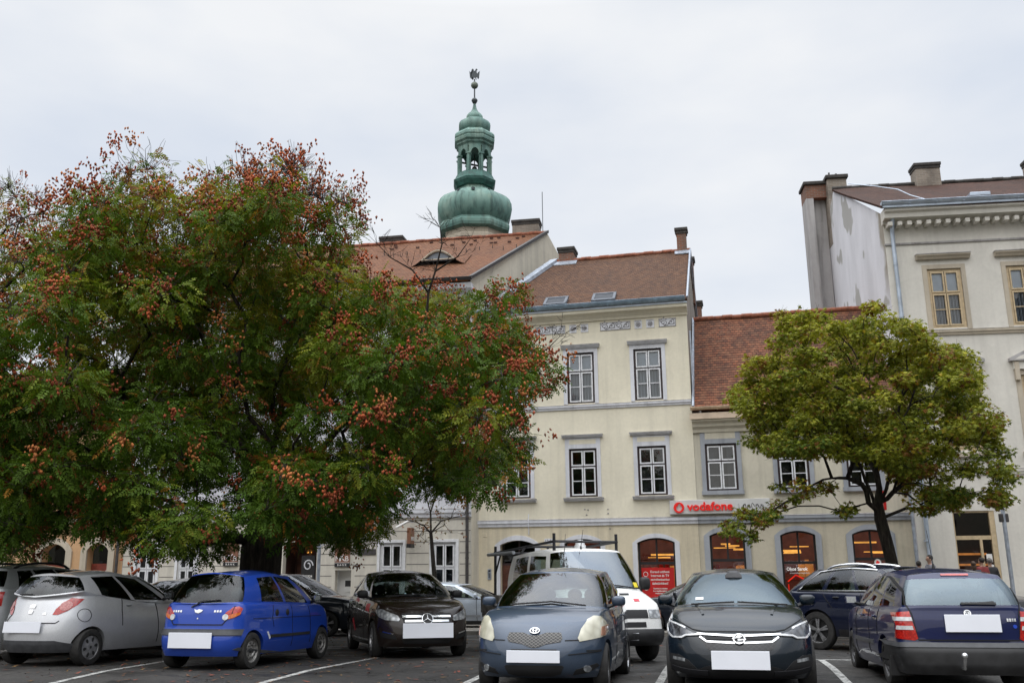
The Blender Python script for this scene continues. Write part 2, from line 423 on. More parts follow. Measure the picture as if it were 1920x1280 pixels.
class Car:
    def __init__(s, name, label, spec, paint, loc, az, group=None):
        """az: compass heading of the nose, degrees clockwise from +Y"""
        P = dict(CAR_BASE); P.update(spec); s.P = P
        z = gz(loc[0], loc[1])
        # lie on the sloping ground
        rot = Matrix.Rotation(rad(90 - az), 4, 'Z')
        nrm = Vector((.006, .033, 1)).normalized()
        tilt = Vector((0, 0, 1)).rotation_difference(nrm).to_matrix().to_4x4()
        s.root = thing(name, label, 'car', group=group)
        s.root.matrix_world = Matrix.Translation((loc[0], loc[1], z)) @ tilt @ rot
        s.paint = paint
        s.make_body()

    def pt(s, row, col):
        P = s.P; kind, v = row; seg, q = col
        nose, tail = s.nose, s.tail
        W2 = P['W'] / 2
        def body(g):
            xf = nose + catmull([(a[0], a[2]) for a in P['rows']], g)
            xr = tail + catmull([(a[0], a[3]) for a in P['rows']], g)
            w = catmull([(a[0], a[1]) for a in P['rows']], g) * W2
            xs, xe = nose - P['cf'], tail + P['cr']
            if seg == 'f':
                a = q * PI / 2; c = max(math.cos(a), 0) ** (2 / P['nf']); sn = max(math.sin(a), 0) ** (2 / P['nf'])
                x = xs + (xf - xs) * c; y = w * P['taper_f'] * sn
            elif seg == 's':
                x = xs + (xe - xs) * q
                tp = P['taper_f'] + (1 - P['taper_f']) * math.sin(min(q / .42, 1) * PI / 2) if q < .42 else P['taper_r'] + (1 - P['taper_r']) * math.cos(max(q - .58, 0) / .42 * PI / 2)
                y = w * tp
            else:
                a = (1 - q) * PI / 2; c = max(math.cos(a), 0) ** (2 / P['nr']); sn = max(math.sin(a), 0) ** (2 / P['nr'])
                x = xe + (xr - xe) * c; y = w * P['taper_r'] * sn
            zs = catmull(P['shoulder'], x / (P['L'] / 2) if False else x)
            zb = P['zb'] + (catmull(P['under'], x) if 'under' in P else 0)
            return Vector((x, y, zb + (zs - zb) * g))
        def belt():
            if seg == 'f':
                a = q * PI / 2; c = max(math.cos(a), 0) ** (2 / P['nw']); sn = max(math.sin(a), 0) ** (2 / P['nw'])
                return Vector((P['xA'] + (P['xcc'] - P['xA']) * c, P['yA'] * sn, P['zcc'] + (P['zA'] - P['zcc']) * q ** 2))
            if seg == 's':
                x = P['xA'] + (P['xC'] - P['xA']) * q
                return Vector((x, P['yA'] + (P['yC'] - P['yA']) * q + .035 * math.sin(PI * q), catmull(P['belt'], q)))
            a = (1 - q) * PI / 2; c = max(math.cos(a), 0) ** (2 / P['nrw']); sn = max(math.sin(a), 0) ** (2 / P['nrw'])
            zC = P['belt'][-1][1]
            return Vector((P['xC'] + (P['xrc'] - P['xC']) * c, P['yC'] * sn, zC + (P['zrc'] - zC) * q))
        def rail():
            if seg == 'f':
                a = q * PI / 2; c = max(math.cos(a), 0) ** (2 / P['nw']); sn = max(math.sin(a), 0) ** (2 / P['nw'])
                return Vector((P['xhA'] + (P['xhc'] - P['xhA']) * c, P['yrf'] * sn, P['zhc'] + (P['rail'][0][1] - P['zhc']) * q ** 2))
            if seg == 's':
                x = P['xhA'] + (P['xrC'] - P['xhA']) * q
                return Vector((x, P['yrf'] + (P['yrr'] - P['yrf']) * q + .04 * math.sin(PI * q), catmull(P['rail'], q)))
            a = (1 - q) * PI / 2; c = max(math.cos(a), 0) ** (2 / P['nrw']); sn = max(math.sin(a), 0) ** (2 / P['nrw'])
            zC = P['rail'][-1][1]
            return Vector((P['xrC'] + (P['xrtc'] - P['xrC']) * c, P['yrr'] * sn, zC + (P['zrtc'] - zC) * q))
        if kind == 'floor':
            p = body(0); p.y = 0; return p
        if kind == 'body': return body(v)
        if kind == 'ledge':
            a, b = body(1.0), belt()
            p = a.lerp(b, v)
            if seg == 'f':
                cr = P['hood_c'] * math.sin(PI * v ** .8)
                p.z += cr * (1 - .35 * q) 
            elif seg == 's':
                wgt = max(0, 1 - q / .25)
                p.z += .02 * math.sin(PI * v) * wgt
                p.y += .008 * math.sin(PI * v)
            else: p.z += .012 * math.sin(PI * v)
            return p
        if kind == 'green':
            a, b = belt(), rail(); p = a.lerp(b, v); bl = P['bulge'] * 4 * v * (1 - v)
            if seg == 'f':
                p.x += bl * .7 * math.cos(q * PI / 2); p.y += bl * math.sin(q * PI / 2); p.z += bl * .5
            elif seg == 's': p.y += bl
            else:
                p.x -= bl * .9 * math.sin(q * PI / 2); p.y += bl * math.cos(q * PI / 2)
            return p
        if kind == 'roof':
            r = rail(); fx, rx = P['xhc'] - .3, P['xrtc'] + .25
            sx = min(max(r.x, rx), fx); tt = (fx - sx) / (fx - rx)
            zc = catmull(P['roofz'], tt)
            return Vector((r.x + (sx - r.x) * v ** 1.6, r.y * (1 - v), r.z + (zc - r.z) * (1 - (1 - v) ** 2.3)))

    def make_body(s):
        P = s.P
        s.nose = P['wb'] / 2 + P['fo']; s.tail = s.nose - P['L']
        fq = merged([P['ws_q']], 0, 1, 12); rq = merged([round(1 - P['rw_q'], 4)], 0, 1, 11)
        keys = sorted(set(k for w in P['windows'] for k in w[:2]))
        sq = merged(keys, 0, 1, 30)
        cols = [('f', q) for q in fq] + [('s', q) for q in sq[1:]] + [('r', q) for q in rq[1:]]
        tk = sorted(set(P['ws_t'] + P['rw_t'] + P['sw_t']))
        grow = merged([P['lower_black']] if P['lower_black'] else [], 0, 1, 14)
        tr = merged(tk, 0, 1, 8)
        rows = [('floor', 0)] + [('body', g) for g in grow] + [('ledge', v) for v in (.04, .15, .3, .45, .6, .75, .88, .96, 1.0)] + [('green', t) for t in tr[1:]] + [('roof', u) for u in (.03, .08, .16, .28, .42, .6, .8, 1.0)]
        G = [[s.pt(r, c) for c in cols] for r in rows]
        mb = MB(); nr, nc = len(rows), len(cols)
        for sgn in (1, -1):
            b = len(mb.v)
            for r in range(nr):
                for c in range(nc):
                    p = G[r][c]; mb.v.append((p.x, p.y * sgn, p.z))
            for r in range(nr - 1):
                for c in range(nc - 1):
                    m = 0
                    k, t = rows[r + 1]; t0 = rows[r][1] if rows[r][0] == k else 0
                    tm = (t + t0) / 2
                    seg = cols[c + 1][0]; q0 = cols[c][1] if cols[c][0] == seg else 0
                    qm = (q0 + cols[c + 1][1]) / 2
                    if k == 'green':
                        if seg == 'f':
                            if qm < P['ws_q'] and P['ws_t'][0] < tm < P['ws_t'][1]: m = 3
                        elif seg == 's':
                            if P['sw_t'][0] < tm < P['sw_t'][1]:
                                hit = False
                                for i, w in enumerate(P['windows']):
                                    if w[0] < qm < w[1]: m = 5 + i; hit = True
                                if not hit and P['black_pillars'] and P['windows'][0][0] < qm < P['windows'][-1][1]: m = 2
                        else:
                            if qm > 1 - P['rw_q'] and P['rw_t'][0] < tm < P['rw_t'][1]: m = 4
                    elif k == 'body' and tm < P['lower_black']: m = 2
                    elif k == 'floor' or (k == 'body' and rows[r][0] == 'floor'): m = 1
                    i0 = b + r * nc + c
                    q = [i0, i0 + 1, i0 + nc + 1, i0 + nc]
                    mb.face(q if sgn < 0 else q[::-1], m)
        nm = 5 + len(P['windows'])
        slots = [s.paint, M['wheel_well'], M['black_trim']] + [M['car_glass']] * (nm - 3)
        body = mb.build('body', slots, s.root, merge=True, recalc=True)
        # the untouched skin, for laying lights and trim on
        bm = bmesh.new(); bm.from_mesh(body.data); s.bvh = BVHTree.FromBMesh(bm); bm.free()
        # wheel arches
        cut = MB()
        s.ax = (P['wb'] / 2, -P['wb'] / 2)
        for x in s.ax:
            for sg in (1, -1):
                w = P['W'] / 2
                cut.lathe([(P['tyre_r'] * P['arch'], sg * (w + .25)), (P['tyre_r'] * P['arch'], sg * (w - .38))][::sg], 40, 1, (x, 0, P['tyre_r']), 'y', cap=True)
        co = cut.build('cutter', slots, s.root, recalc=True)
        bpy.context.view_layer.update()
        md = body.modifiers.new('arches', 'BOOLEAN'); md.object = co; md.operation = 'DIFFERENCE'; md.solver = 'EXACT'
        bpy.context.view_layer.update()
        me = bpy.data.meshes.new_from_object(body.evaluated_get(bpy.context.evaluated_depsgraph_get()))
        body.modifiers.clear(); bpy.data.objects.remove(co)
        parts = {}
        bm = bmesh.new(); bm.from_mesh(me)
        for f in bm.faces:
            if f.material_index >= 3:
                sg = 0 if f.material_index < 5 else (1 if f.calc_center_median().y > 0 else -1)
                parts.setdefault((f.material_index, sg), []).append([tuple(v.co) for v in f.verts])
        bmesh.ops.delete(bm, geom=[f for f in bm.faces if f.material_index >= 3], context='FACES')
        bm.to_mesh(me); bm.free()
        me.materials.clear()
        for mt in slots[:3]: me.materials.append(mt)
        me.polygons.foreach_set('use_smooth', [True] * len(me.polygons)); me.set_sharp_from_angle(angle=rad(38))
        me.name = 'body'; body.data = me; s.body = body
        names = {3: 'windscreen', 4: 'rear_window'}
        gm = P.get('glass', {})
        for (mi, sg), polys in sorted(parts.items()):
            g = MB()
            for p in polys: g.poly(p)
            g.build(names.get(mi, 'side_window'), gm.get(mi, M['car_glass']), s.root, smooth=40, merge=True)
        s.interior()

    def interior(s):
        P = s.P
        zf = .42
        fl = MB()
        zt = min(b[1] for b in P['belt']) - .04
        fl.box(P['xC'] + .1, P['xcc'] - .05, -P['yA'] + .1, P['yA'] - .1, .3, zf)
        fl.box(P['xA'] - .22, P['xcc'] - .18, -P['yA'] + .12, P['yA'] - .12, zt - .28, zt - .02)
        fl.build('cabin_floor', M['cabin'], s.root)
        xs = P.get('seats', [(P['xhA'] - .35, (.37, -.37)), (P['xhA'] - 1.15, (.4, 0, -.4))])
        for x, ys in xs:
            for y in ys:
                st = MB(); wd = .23 if len(ys) == 2 else .19
                top = min(P['H'] - .5, zt + .12)
                prof = [(x + .5, zf), (x + .5, zf + .14), (x + .02, zf + .18), (x - .14, top), (x - .22, top), (x - .12, zf)]
                st.prism([(a, y - wd, b) for a, b in prof], (0, wd * 2, 0))
                o = st.build('seat', M['seat'], s.root, recalc=True, bevel=.035, smooth=50)
                h = MB(); h.sphere((x - .17, y, top + .12), .1, 10, 8, 0, (.55, 1.15, 1.0)); h.tube([(x - .17, y, top - .02), (x - .17, y, top + .1)], .02, 5)
                h.build('headrest', M['seat'], o, smooth=50)

    # ---- laying pieces on the skin
    def hit(s, o, d):
        r = s.bvh.ray_cast(Vector(o), Vector(d))
        return (r[0], r[1]) if r[0] is not None else (None, None)
    def patch(s, name, poly, view, mat, off=.006, step=.03, psi=0, mirror=False, parent=None, skirt=.02, add=None):
        """a piece cut to a 2-D outline and laid on the body as seen from front, rear, left, right or top"""
        outs = []
        off = max(off, .0075 if view in ('front', 'rear') else .005); step = min(step, .02 if view in ('front', 'rear') else .035)
        for sg in ((1, -1) if mirror else (1,)):
            pts = [Vector((a, b)) for a, b in poly]
            if view == 'top': eu, ev, d = Vector((1, 0, 0)), Vector((0, sg, 0)), Vector((0, 0, -1))
            else:
                base = {'front': 0, 'left': 90, 'rear': 180, 'right': -90}[view]
                a = rad(base)
                n = Vector((math.cos(a), math.sin(a), 0))
                if view in ('front', 'rear'): eu, ev, d = Vector((0, sg, 0)), Vector((0, 0, 1)), -n
                else: eu, ev, d = Vector((1, 0, 0)), Vector((0, 0, 1)), -n * sg
            P3 = None
            if psi:
                c3 = []
                for p in pts:
                    h, _ = s.hit(eu * p.x + ev * p.y - d * 6, d)
                    if h is None: h = eu * p.x + ev * p.y
                    c3.append(h)
                ang = rad(psi) * (sg if view == 'front' else -sg)
                d = Matrix.Rotation(ang, 3, 'Z') @ d
                eu = Matrix.Rotation(ang, 3, 'Z') @ eu
                pts = [Vector((h.dot(eu), h.dot(ev))) for h in c3]
            bm = bmesh.new()
            vs = [bm.verts.new((p.x, p.y, 0)) for p in pts]
            try: bm.faces.new(vs)
            except ValueError: bm.free(); continue
            us = [p.x for p in pts]; ws = [p.y for p in pts]
            for ax, lo, hi in ((0, min(us), max(us)), (1, min(ws), max(ws))):
                k = lo + step
                while k < hi - step * .3:
                    no = Vector((1, 0, 0)) if ax == 0 else Vector((0, 1, 0))
                    co = Vector((k, 0, 0)) if ax == 0 else Vector((0, k, 0))
                    bmesh.ops.bisect_plane(bm, geom=bm.verts[:] + bm.edges[:] + bm.faces[:], plane_co=co, plane_no=no, dist=1e-5)
                    k += step
            bad = []
            inner = {}
            for v in bm.verts:
                o = eu * v.co.x + ev * v.co.y - d * 6
                h, n = s.hit(o, d)
                if h is None: bad.append(v); continue
                if n.dot(d) > 0: n = -n
                v.co = h + n * off; inner[v] = h - n * skirt
            bmesh.ops.delete(bm, geom=bad, context='VERTS')
            be = [e for e in bm.edges if len(e.link_faces) == 1]
            mp = {}
            for e in be:
                for v in e.verts:
                    if v not in mp: mp[v] = bm.verts.new(inner[v])
            for e in be:
                a, b = e.verts
                try: bm.faces.new((a, b, mp[b], mp[a]))
                except ValueError: pass
            bmesh.ops.recalc_face_normals(bm, faces=bm.faces)
            me = bpy.data.meshes.new(name); 
            # outward orientation
            if bm.faces:
                bm.faces.ensure_lookup_table()
                f = max(bm.faces, key=lambda q: q.calc_area())
                if f.normal.dot(d) > 0: bmesh.ops.reverse_faces(bm, faces=bm.faces)
            bm.to_mesh(me); bm.free(); me.materials.append(mat)
            me.polygons.foreach_set('use_smooth', [True] * len(me.polygons)); me.set_sharp_from_angle(angle=rad(50))
            outs.append(link(bpy.data.objects.new(name, me), parent or s.root))
        return outs
    def strip(s, name, line, view, mat, w=.012, off=.003, mirror=False, step=.05, parent=None, skirt=.006):
        """thin band along a polyline"""
        L, R = [], []
        for i, p in enumerate(line):
            a = Vector(line[max(i - 1, 0)]); b = Vector(line[min(i + 1, len(line) - 1)])
            d = (b - a).normalized(); n = Vector((-d.y, d.x)) * w / 2
            L.append((p[0] + n.x, p[1] + n.y)); R.append((p[0] - n.x, p[1] - n.y))
        return s.patch(name, L + R[::-1], view, mat, off, step, 0, mirror, parent, skirt)
    def surf(s, a, b, view):
        if view == 'front': return s.hit((6, a, b), (-1, 0, 0))
        if view == 'rear': return s.hit((-6, a, b), (1, 0, 0))
        if view == 'left': return s.hit((a, 6, b), (0, -1, 0))
        if view == 'right': return s.hit((a, -6, b), (0, 1, 0))
        return s.hit((a, b, 6), (0, 0, -1))
    def plate(s, y, z, w=.52, h=.13, view='front', txt=None, mat=None, proud=.02):
        p, n = s.surf(y, z, view)
        n = Vector((n.x, 0, n.z * .4)).normalized()
        yv = Vector((0, 1, 0)); zv = n.cross(yv).normalized()
        if zv.z < 0: zv = -zv
        if p.x > 0: p = p + n * proud
        else: p = p + n * proud
        mb = MB(); mb.obox(p, n * .006, yv * w / 2, zv * h / 2)
        o = mb.build('licence_plate', mat or M['plate'], s.root, bevel=.003)
        return o
    def wheels(s, kind='alloy', n=5, col='alloy', steer=0):
        P = s.P; R = P['tyre_r']; w = P['tyre_w']; rr = P.get('rim_r', R * .66)
        for ix, x in enumerate(s.ax):
            for sg in (1, -1):
                y = sg * (P['W'] / 2 - w / 2 - .035)
                t = MB()
                prof = [(rr * .98, -.42), (rr * 1.04, -.49), ((rr + R) / 2, -.5), (R * .95, -.46), (R * .99, -.36), (R, -.2), (R, 0), (R, .2), (R * .99, .36), (R * .95, .46), ((rr + R) / 2, .5), (rr * 1.04, .49), (rr * .98, .42)]
                t.lathe([(a, b * w) for a, b in prof], 36, 0, (0, 0, 0), 'y')
                whl = t.build('wheel', M['tyre'], s.root, smooth=40, recalc=True)
                whl.location = (x, y, R)
                if ix == 0 and steer: whl.rotation_euler = (0, 0, rad(steer))
                r = MB(); out = sg * w * .42
                # barrel and disc behind
                r.lathe([(rr, out), (rr * .97, out - sg * .012), (rr * .93, out - sg * .03), (rr * .9, -out * .6)], 36, 0, (0, 0, 0), 'y')
                r.lathe([(rr * .92, out - sg * .085), (.001, out - sg * .085)], 24, 1, (0, 0, 0), 'y')
                if kind == 'alloy':
                    for k in range(n):
                        a = 2 * PI * k / n + .3
                        for da in ((-.13, .13) if n <= 6 else (0,)):
                            c0 = Vector((math.cos(a), 0, math.sin(a))); c1 = Vector((math.cos(a + da), 0, math.sin(a + da)))
                            tg = Vector((-math.sin(a), 0, math.cos(a)))
                            p0 = c0 * rr * .16; p1 = c1 * rr * .95
                            mid = (p0 + p1) / 2 + Vector((0, out - sg * .022, 0))
                            ax = (p1 - p0) / 2; ay = Vector((0, sg * .014, 0)); az = tg * (rr * (.075 if n <= 6 else .06))
                            r.obox(mid, ax, ay, az, 0)
                    r.lathe([(rr * .2, out - sg * .03), (rr * .2, out - sg * .002), (rr * .16, out), (.001, out + sg * .004)], 16, 0, (0, 0, 0), 'y')
                elif kind == 'cover':
                    r.lathe([(rr * .93, out - sg * .012), (rr * .8, out - sg * .005), (rr * .3, out + sg * .004), (.001, out + sg * .008)], 36, 0, (0, 0, 0), 'y')
                    for k in range(n):
                        a = 2 * PI * k / n + .2
                        el = []
                        for j in range(14):
                            b = 2 * PI * j / 14
                            u = rr * .64 + rr * .2 * math.cos(b); wv = rr * .135 * math.sin(b) * (1 + .35 * math.cos(b))
                            el.append((math.cos(a) * u - math.sin(a) * wv, out + sg * .003, math.sin(a) * u + math.cos(a) * wv))
                        r.poly(el if sg < 0 else el[::-1], 1)
                    r.lathe([(rr * .13, out + sg * .011), (.001, out + sg * .012)], 14, 1, (0, 0, 0), 'y')
                else:
                    r.lathe([(rr * .93, out - sg * .02), (rr * .82, out - sg * .035), (rr * .74, out - sg * .012), (rr * .5, out - sg * .008), (rr * .42, out - sg * .03), (.001, out - sg * .03)], 36, 0, (0, 0, 0), 'y')
                    for k in range(n):
                        a = 2 * PI * k / n
                        el = [(math.cos(a) * rr * .63 + rr * .085 * math.cos(b), out - sg * .003, math.sin(a) * rr * .63 + rr * .085 * math.sin(b)) for b in [2 * PI * j / 10 for j in range(10)]]
                        r.poly(el if sg < 0 else el[::-1], 1)
                    r.lathe([(rr * .2, out - sg * .028), (rr * .18, out - sg * .005), (.001, out)], 16, 1, (0, 0, 0), 'y')
                r.build('rim', [M[col], M['rim_dark']], whl, smooth=35)
    def mirrors(s, mat=None, size=(.075, .11, .075), dx=-.14, dz=.1, dy=.13, sides=(1, -1)):
        P = s.P
        for sg in sides:
            c = Vector((P['xA'] + dx, sg * (P['yA'] + dy), P['zA'] + dz))
            m = MB(); m.sphere(c, 1, 14, 10, 0, size)
            for i, v in enumerate(m.v):
                q = [(v[k] - c[k]) / size[k] for k in range(3)]
                # squarer than an ellipsoid, flat towards the rear
                q = [math.copysign(abs(a) ** .62, a) for a in q]
                if q[0] < -.25: q[0] = -.25 - (q[0] + .25) * -.05
                m.v[i] = tuple(c[k] + q[k] * size[k] * .85 for k in range(3))
            arm = MB()
            o = m.build('wing_mirror', mat or s.paint, s.root, smooth=50)
            arm.tube([(P['xA'] + dx + .03, sg * (P['yA'] - .03), P['zA'] + .02), (c.x, c.y - sg * .04, c.z - size[2] * .5)], .028, 6)
            arm.build('mirror_arm', M['black_trim'], o, smooth=50)
            g = MB(); g.lathe([(.001, 0), (1, 0)], 4, 0, (0, 0, 0), 'x', rot=PI / 4)
            for i, v in enumerate(g.v): g.v[i] = (c.x - size[0] * .27, c.y + v[1] * size[1] * .95, c.z + v[2] * size[2] * .9)
            g.build('mirror_glass', M['mirror'], o)
    def handles(s, xs, z, mat=None, w=.16, h=.035, round_=False):
        for sg, vw in ((1, 'left'), (-1, 'right')):
            for x, zz in zip(xs, z if hasattr(z, '__len__') else [z] * len(xs)):
                p, n = s.surf(x, zz, vw)
                if p is None: continue
                m = MB()
                if round_: m.sphere(p + Vector((0, 0, 0)), .055, 14, 8, 0, (1, .3, 1))
                else: m.sphere(p + Vector((0, sg * .018, 0)), 1, 10, 8, 0, (w / 2, .018, h / 2))
                m.build('door_handle', mat or s.paint, s.root, smooth=50)
    def wipers(s, segs, view, mat=None):
        for a, b in segs:
            P3 = []
            for k in range(6):
                y = a[0] + (b[0] - a[0]) * k / 5; z = a[1] + (b[1] - a[1]) * k / 5
                p, n = s.surf(y, z, view)
                if p is not None: P3.append(p + n * .02)
            if len(P3) > 1:
                m = MB(); m.tube(P3, .011, 5); m.build('wiper', M['black_trim'], s.root, smooth=50)
    def seams(s, lines, view, mirror=True, w=.014):
        sm = []
        for l in lines: s.strip('panel_gap', l, view, M['seam'], w, .0022, mirror, .06)
# ------------------------------------------------------------------ the parked vehicles
def hatch(L, W, H, wb, fo, tyre_r, hood=.8, znose=.72, zbelt=.95, belt_rise=.06, ws=.70, wsA=.42, rear=.22, yr=.53, shoulder_z=None, **kw):
    nose = wb / 2 + fo; tail = nose - L; W2 = W / 2
    xcc = nose - hood; xA = xcc - wsA
    zA = zbelt; zC = zbelt + belt_rise
    xC = tail + .38; xrc = tail + .12
    d = dict(L=L, W=W, H=H, wb=wb, fo=fo, tyre_r=tyre_r,
        rows=[(0, .93, -.10, .07), (.12, .965, -.02, .015), (.3, .99, 0, 0), (.5, 1.0, -.012, .03), (.75, .99, -.07, .06), (.92, .965, -.14, .085), (1, .935, -.19, .11)],
        shoulder=[(tail, zC - .04), (tail + .8, zC - .035), (xA - .3, zA - .035), (xcc, zA - .05), (nose - .45, znose + .09), (nose - .12, znose + .015), (nose, znose)],
        xcc=xcc, zcc=zbelt + .035, xA=xA, yA=W2 * .885, zA=zA, belt=[(0, zA), (.5, (zA + zC) / 2), (1, zC)], xC=xC, yC=W2 * .83, xrc=xrc, zrc=zC + .0,
        xhc=xcc - ws, zhc=H - .075, xhA=xA - ws + .06, rail=[(0, H - .105), (.45, H - .06), (1, H - .12)], yrf=yr, yrr=yr - .02, xrC=xC + rear * .55, xrtc=xrc + rear, zrtc=H - .10,
        roofz=[(0, H - .055), (.4, H), (1, H - .07)], windows=[(.04, .47), (.50, .88)], hood_c=.04, cf=.6, cr=.5)
    d.update(kw); return d

# Two silver-grey hatchback, seen from behind at far left
def ka():
    c = Car('parked_car', 'silver grey three-door hatchback parked tail-out at far left with six-hole wheel covers', hatch(3.62, 1.66, 1.505, 2.30, .72, .285, hood=.75, znose=.78, zbelt=.98, belt_rise=.13, ws=.78, rear=.26, zrtc=1.44, yr=.5,
        rows=[(0, .92, -.1, .07), (.15, .97, -.02, .01), (.35, 1.0, 0, 0), (.55, .995, -.02, .03), (.75, .97, -.08, .09), (.92, .93, -.15, .15), (1, .90, -.2, .19)],
        cr=.72, nr=2.5, nrw=2.6, windows=[(.04, .45), (.50, .86)], belt=[(0, .98), (.5, 1.0), (.8, 1.06), (1, 1.16)], rail=[(0, 1.40), (.45, 1.445), (.8, 1.42), (1, 1.39)], zrc=1.06, xC=-1.42 + .22, rw_q=.9, rw_t=(.06, .9), zb=.22), M['paint_silver'], KA[0], KA[1])
    c.wheels('cover', 6, 'wheel_grey')
    c.mirrors(M['black_trim'])
    c.patch('tail_light', [(.40, .79), (.48, .79), (.58, .85), (.655, .94), (.68, 1.03), (.56, 1.05), (.49, .98), (.42, .88)], 'rear', M['lamp_red'], psi=28, mirror=True)
    for o in c.patch('lamp_ring', [(.535 + .075 * math.cos(a), .925 + .075 * math.sin(a)) for a in [2 * PI * k / 14 for k in range(14)]], 'rear', M['lamp_pink'], off=.014, psi=28, mirror=True): pass
    c.patch('lower_bumper', [(-.68, .2), (.68, .2), (.68, .35), (.5, .40), (-.5, .40), (-.68, .35)], 'rear', M['dark_grey_trim'], off=.006, step=.05)
    c.plate(.06, .60, .74, .17, 'rear')
    c.seams([[(-.52, .70), (-.48, .665), (.48, .665), (.52, .70), (.40, .80), (.42, .88), (.52, .985), (.56, 1.04)]], 'rear', False)
    c.seams([[(.42, .30), (.40, .6), (.36, .95)], [(-.50, 1.03), (-.52, .85), (-.50, .6)]], 'left')
    c.seams([[(-1.30 + .11 * math.cos(a), .78 + .1 * math.sin(a)) for a in [2 * PI * k / 18 for k in range(19)]]], 'left', True, .008)
    c.patch('badge', [(-.05, .885), (.05, .885), (.06, .93), (.035, .95), (-.035, .95), (-.06, .93)], 'rear', M['badge'], off=.012)
    c.patch('badge', [(-.035, .80), (.035, .80), (.05, .85), (.03, .875), (-.03, .875), (-.05, .85)], 'rear', M['badge'], off=.012)
    c.patch('model_lettering', [(-.30, .79), (-.24, .79), (-.24, .825), (-.30, .825)], 'rear', M['badge'], off=.006)
    c.handles([-.36], .93); c.wipers([((.32, 1.10), (.05, 1.10))], 'rear')
    m = MB(); m.tube([(-1.6, .45, .22), (-1.86, .45, .21)], .03, 8); m.build('exhaust_pipe', M['steel'], c.root, smooth=50)
    return c

def matiz():
    c = Car('parked_car', 'small bright blue five-door hatchback seen from behind with steel wheels', hatch(3.50, 1.495, 1.485, 2.34, .64, .268, hood=.62, znose=.74, zbelt=.93, belt_rise=.05, ws=.72, rear=.32, yr=.49,
        rows=[(0, .92, -.1, .06), (.15, .965, -.02, .01), (.33, 1.0, 0, 0), (.52, .985, -.02, .05), (.75, .985, -.07, .075), (.92, .965, -.14, .1), (1, .94, -.19, .13)],
        windows=[(.05, .44), (.48, .80)], black_pillars=False, cr=.42, nr=3.4, rw_q=.88, rw_t=(.03, .96), zrtc=1.43, zrc=.955, glass={4: M['hatch_glass']}), M['paint_blue'], MATIZ[0], MATIZ[1])
    c.wheels('steel', 10, 'steel'); c.mirrors(M['black_trim'], (.06, .09, .065), dx=-.02)
    lamp = [(.42, .75), (.47, .725), (.57, .75), (.645, .80), (.655, .89), (.61, .92), (.54, .905), (.45, .83)]
    c.patch('tail_light', lamp, 'rear', M['lamp_red'], psi=22, mirror=True)
    c.patch('indicator_lens', [(.50, .735), (.58, .76), (.64, .80), (.645, .835), (.57, .815), (.5, .79)], 'rear', M['lamp_amber'], off=.012, psi=22, mirror=True)
    c.patch('reversing_lens', [(.455 + .045 * math.cos(a), .765 + .045 * math.sin(a)) for a in [2 * PI * k / 12 for k in range(12)]], 'rear', M['lamp_white'], off=.014, psi=22, mirror=True)
    c.patch('bumper_strip', [(-.68, .50), (.68, .50), (.685, .59), (-.685, .59)], 'rear', M['dark_grey_trim'], off=.02, step=.04)
    c.patch('lower_valance', [(.48, .19), (.655, .19), (.66, .33), (.60, .30)], 'rear', M['dark_grey_trim'], off=.006, mirror=True, psi=20)
    c.strip('side_moulding', [(.62, .46), (-.70, .46)], 'left', M['black_trim'], .045, .012, True)
    c.plate(PLATE_DX['matiz'], .43, .74, .225, 'rear')
    c.seams([[(-.56, .925), (-.54, .80), (-.42, .655), (.42, .655), (.54, .80), (.56, .925)]], 'rear', False)
    c.seams([[(.02, .28), (.0, .6), (-.03, .93)], [(-.62, .93), (-.66, .75), (-.6, .6)], [(.68, .30), (.66, .6), (.60, .92)], [(-1.2, .735), (1.1, .735)]], 'left', True, .008)
    c.handles([-.52, .08 - .28 + .02], .81, M['black_trim'], round_=True)
    c.wipers([((.14, .90), (.0, .985)), ((.0, .985), (-.32, 1.01))], 'rear')
    wing = [(-.04, .86), (.0, .84), (.05, .855), (.07, .90), (.03, .885), (.0, .90), (-.06, .885)]
    c.patch('badge', [(a * 1.2, b - .02) for a, b in wing], 'rear', M['badge'], off=.012)
    for x, n in ((-.38, 3), (.30, 4)):
        for k in range(n):
            c.patch('model_lettering', [(x + k * .045, .835), (x + k * .045 + .03, .835), (x + k * .045 + .03, .865), (x + k * .045, .865)], 'rear', M['badge'], off=.006)
    c.patch('lock', [(.012 * math.cos(a), .745 + .012 * math.sin(a)) for a in [PI * k / 4 for k in range(8)]], 'rear', M['chrome'], off=.008)
    c.patch('repair_sticker', [(-.80, .52), (-.775, .535), (-.70, .43), (-.735, .415)], 'right', M['white_paint'], off=.006)
    return c

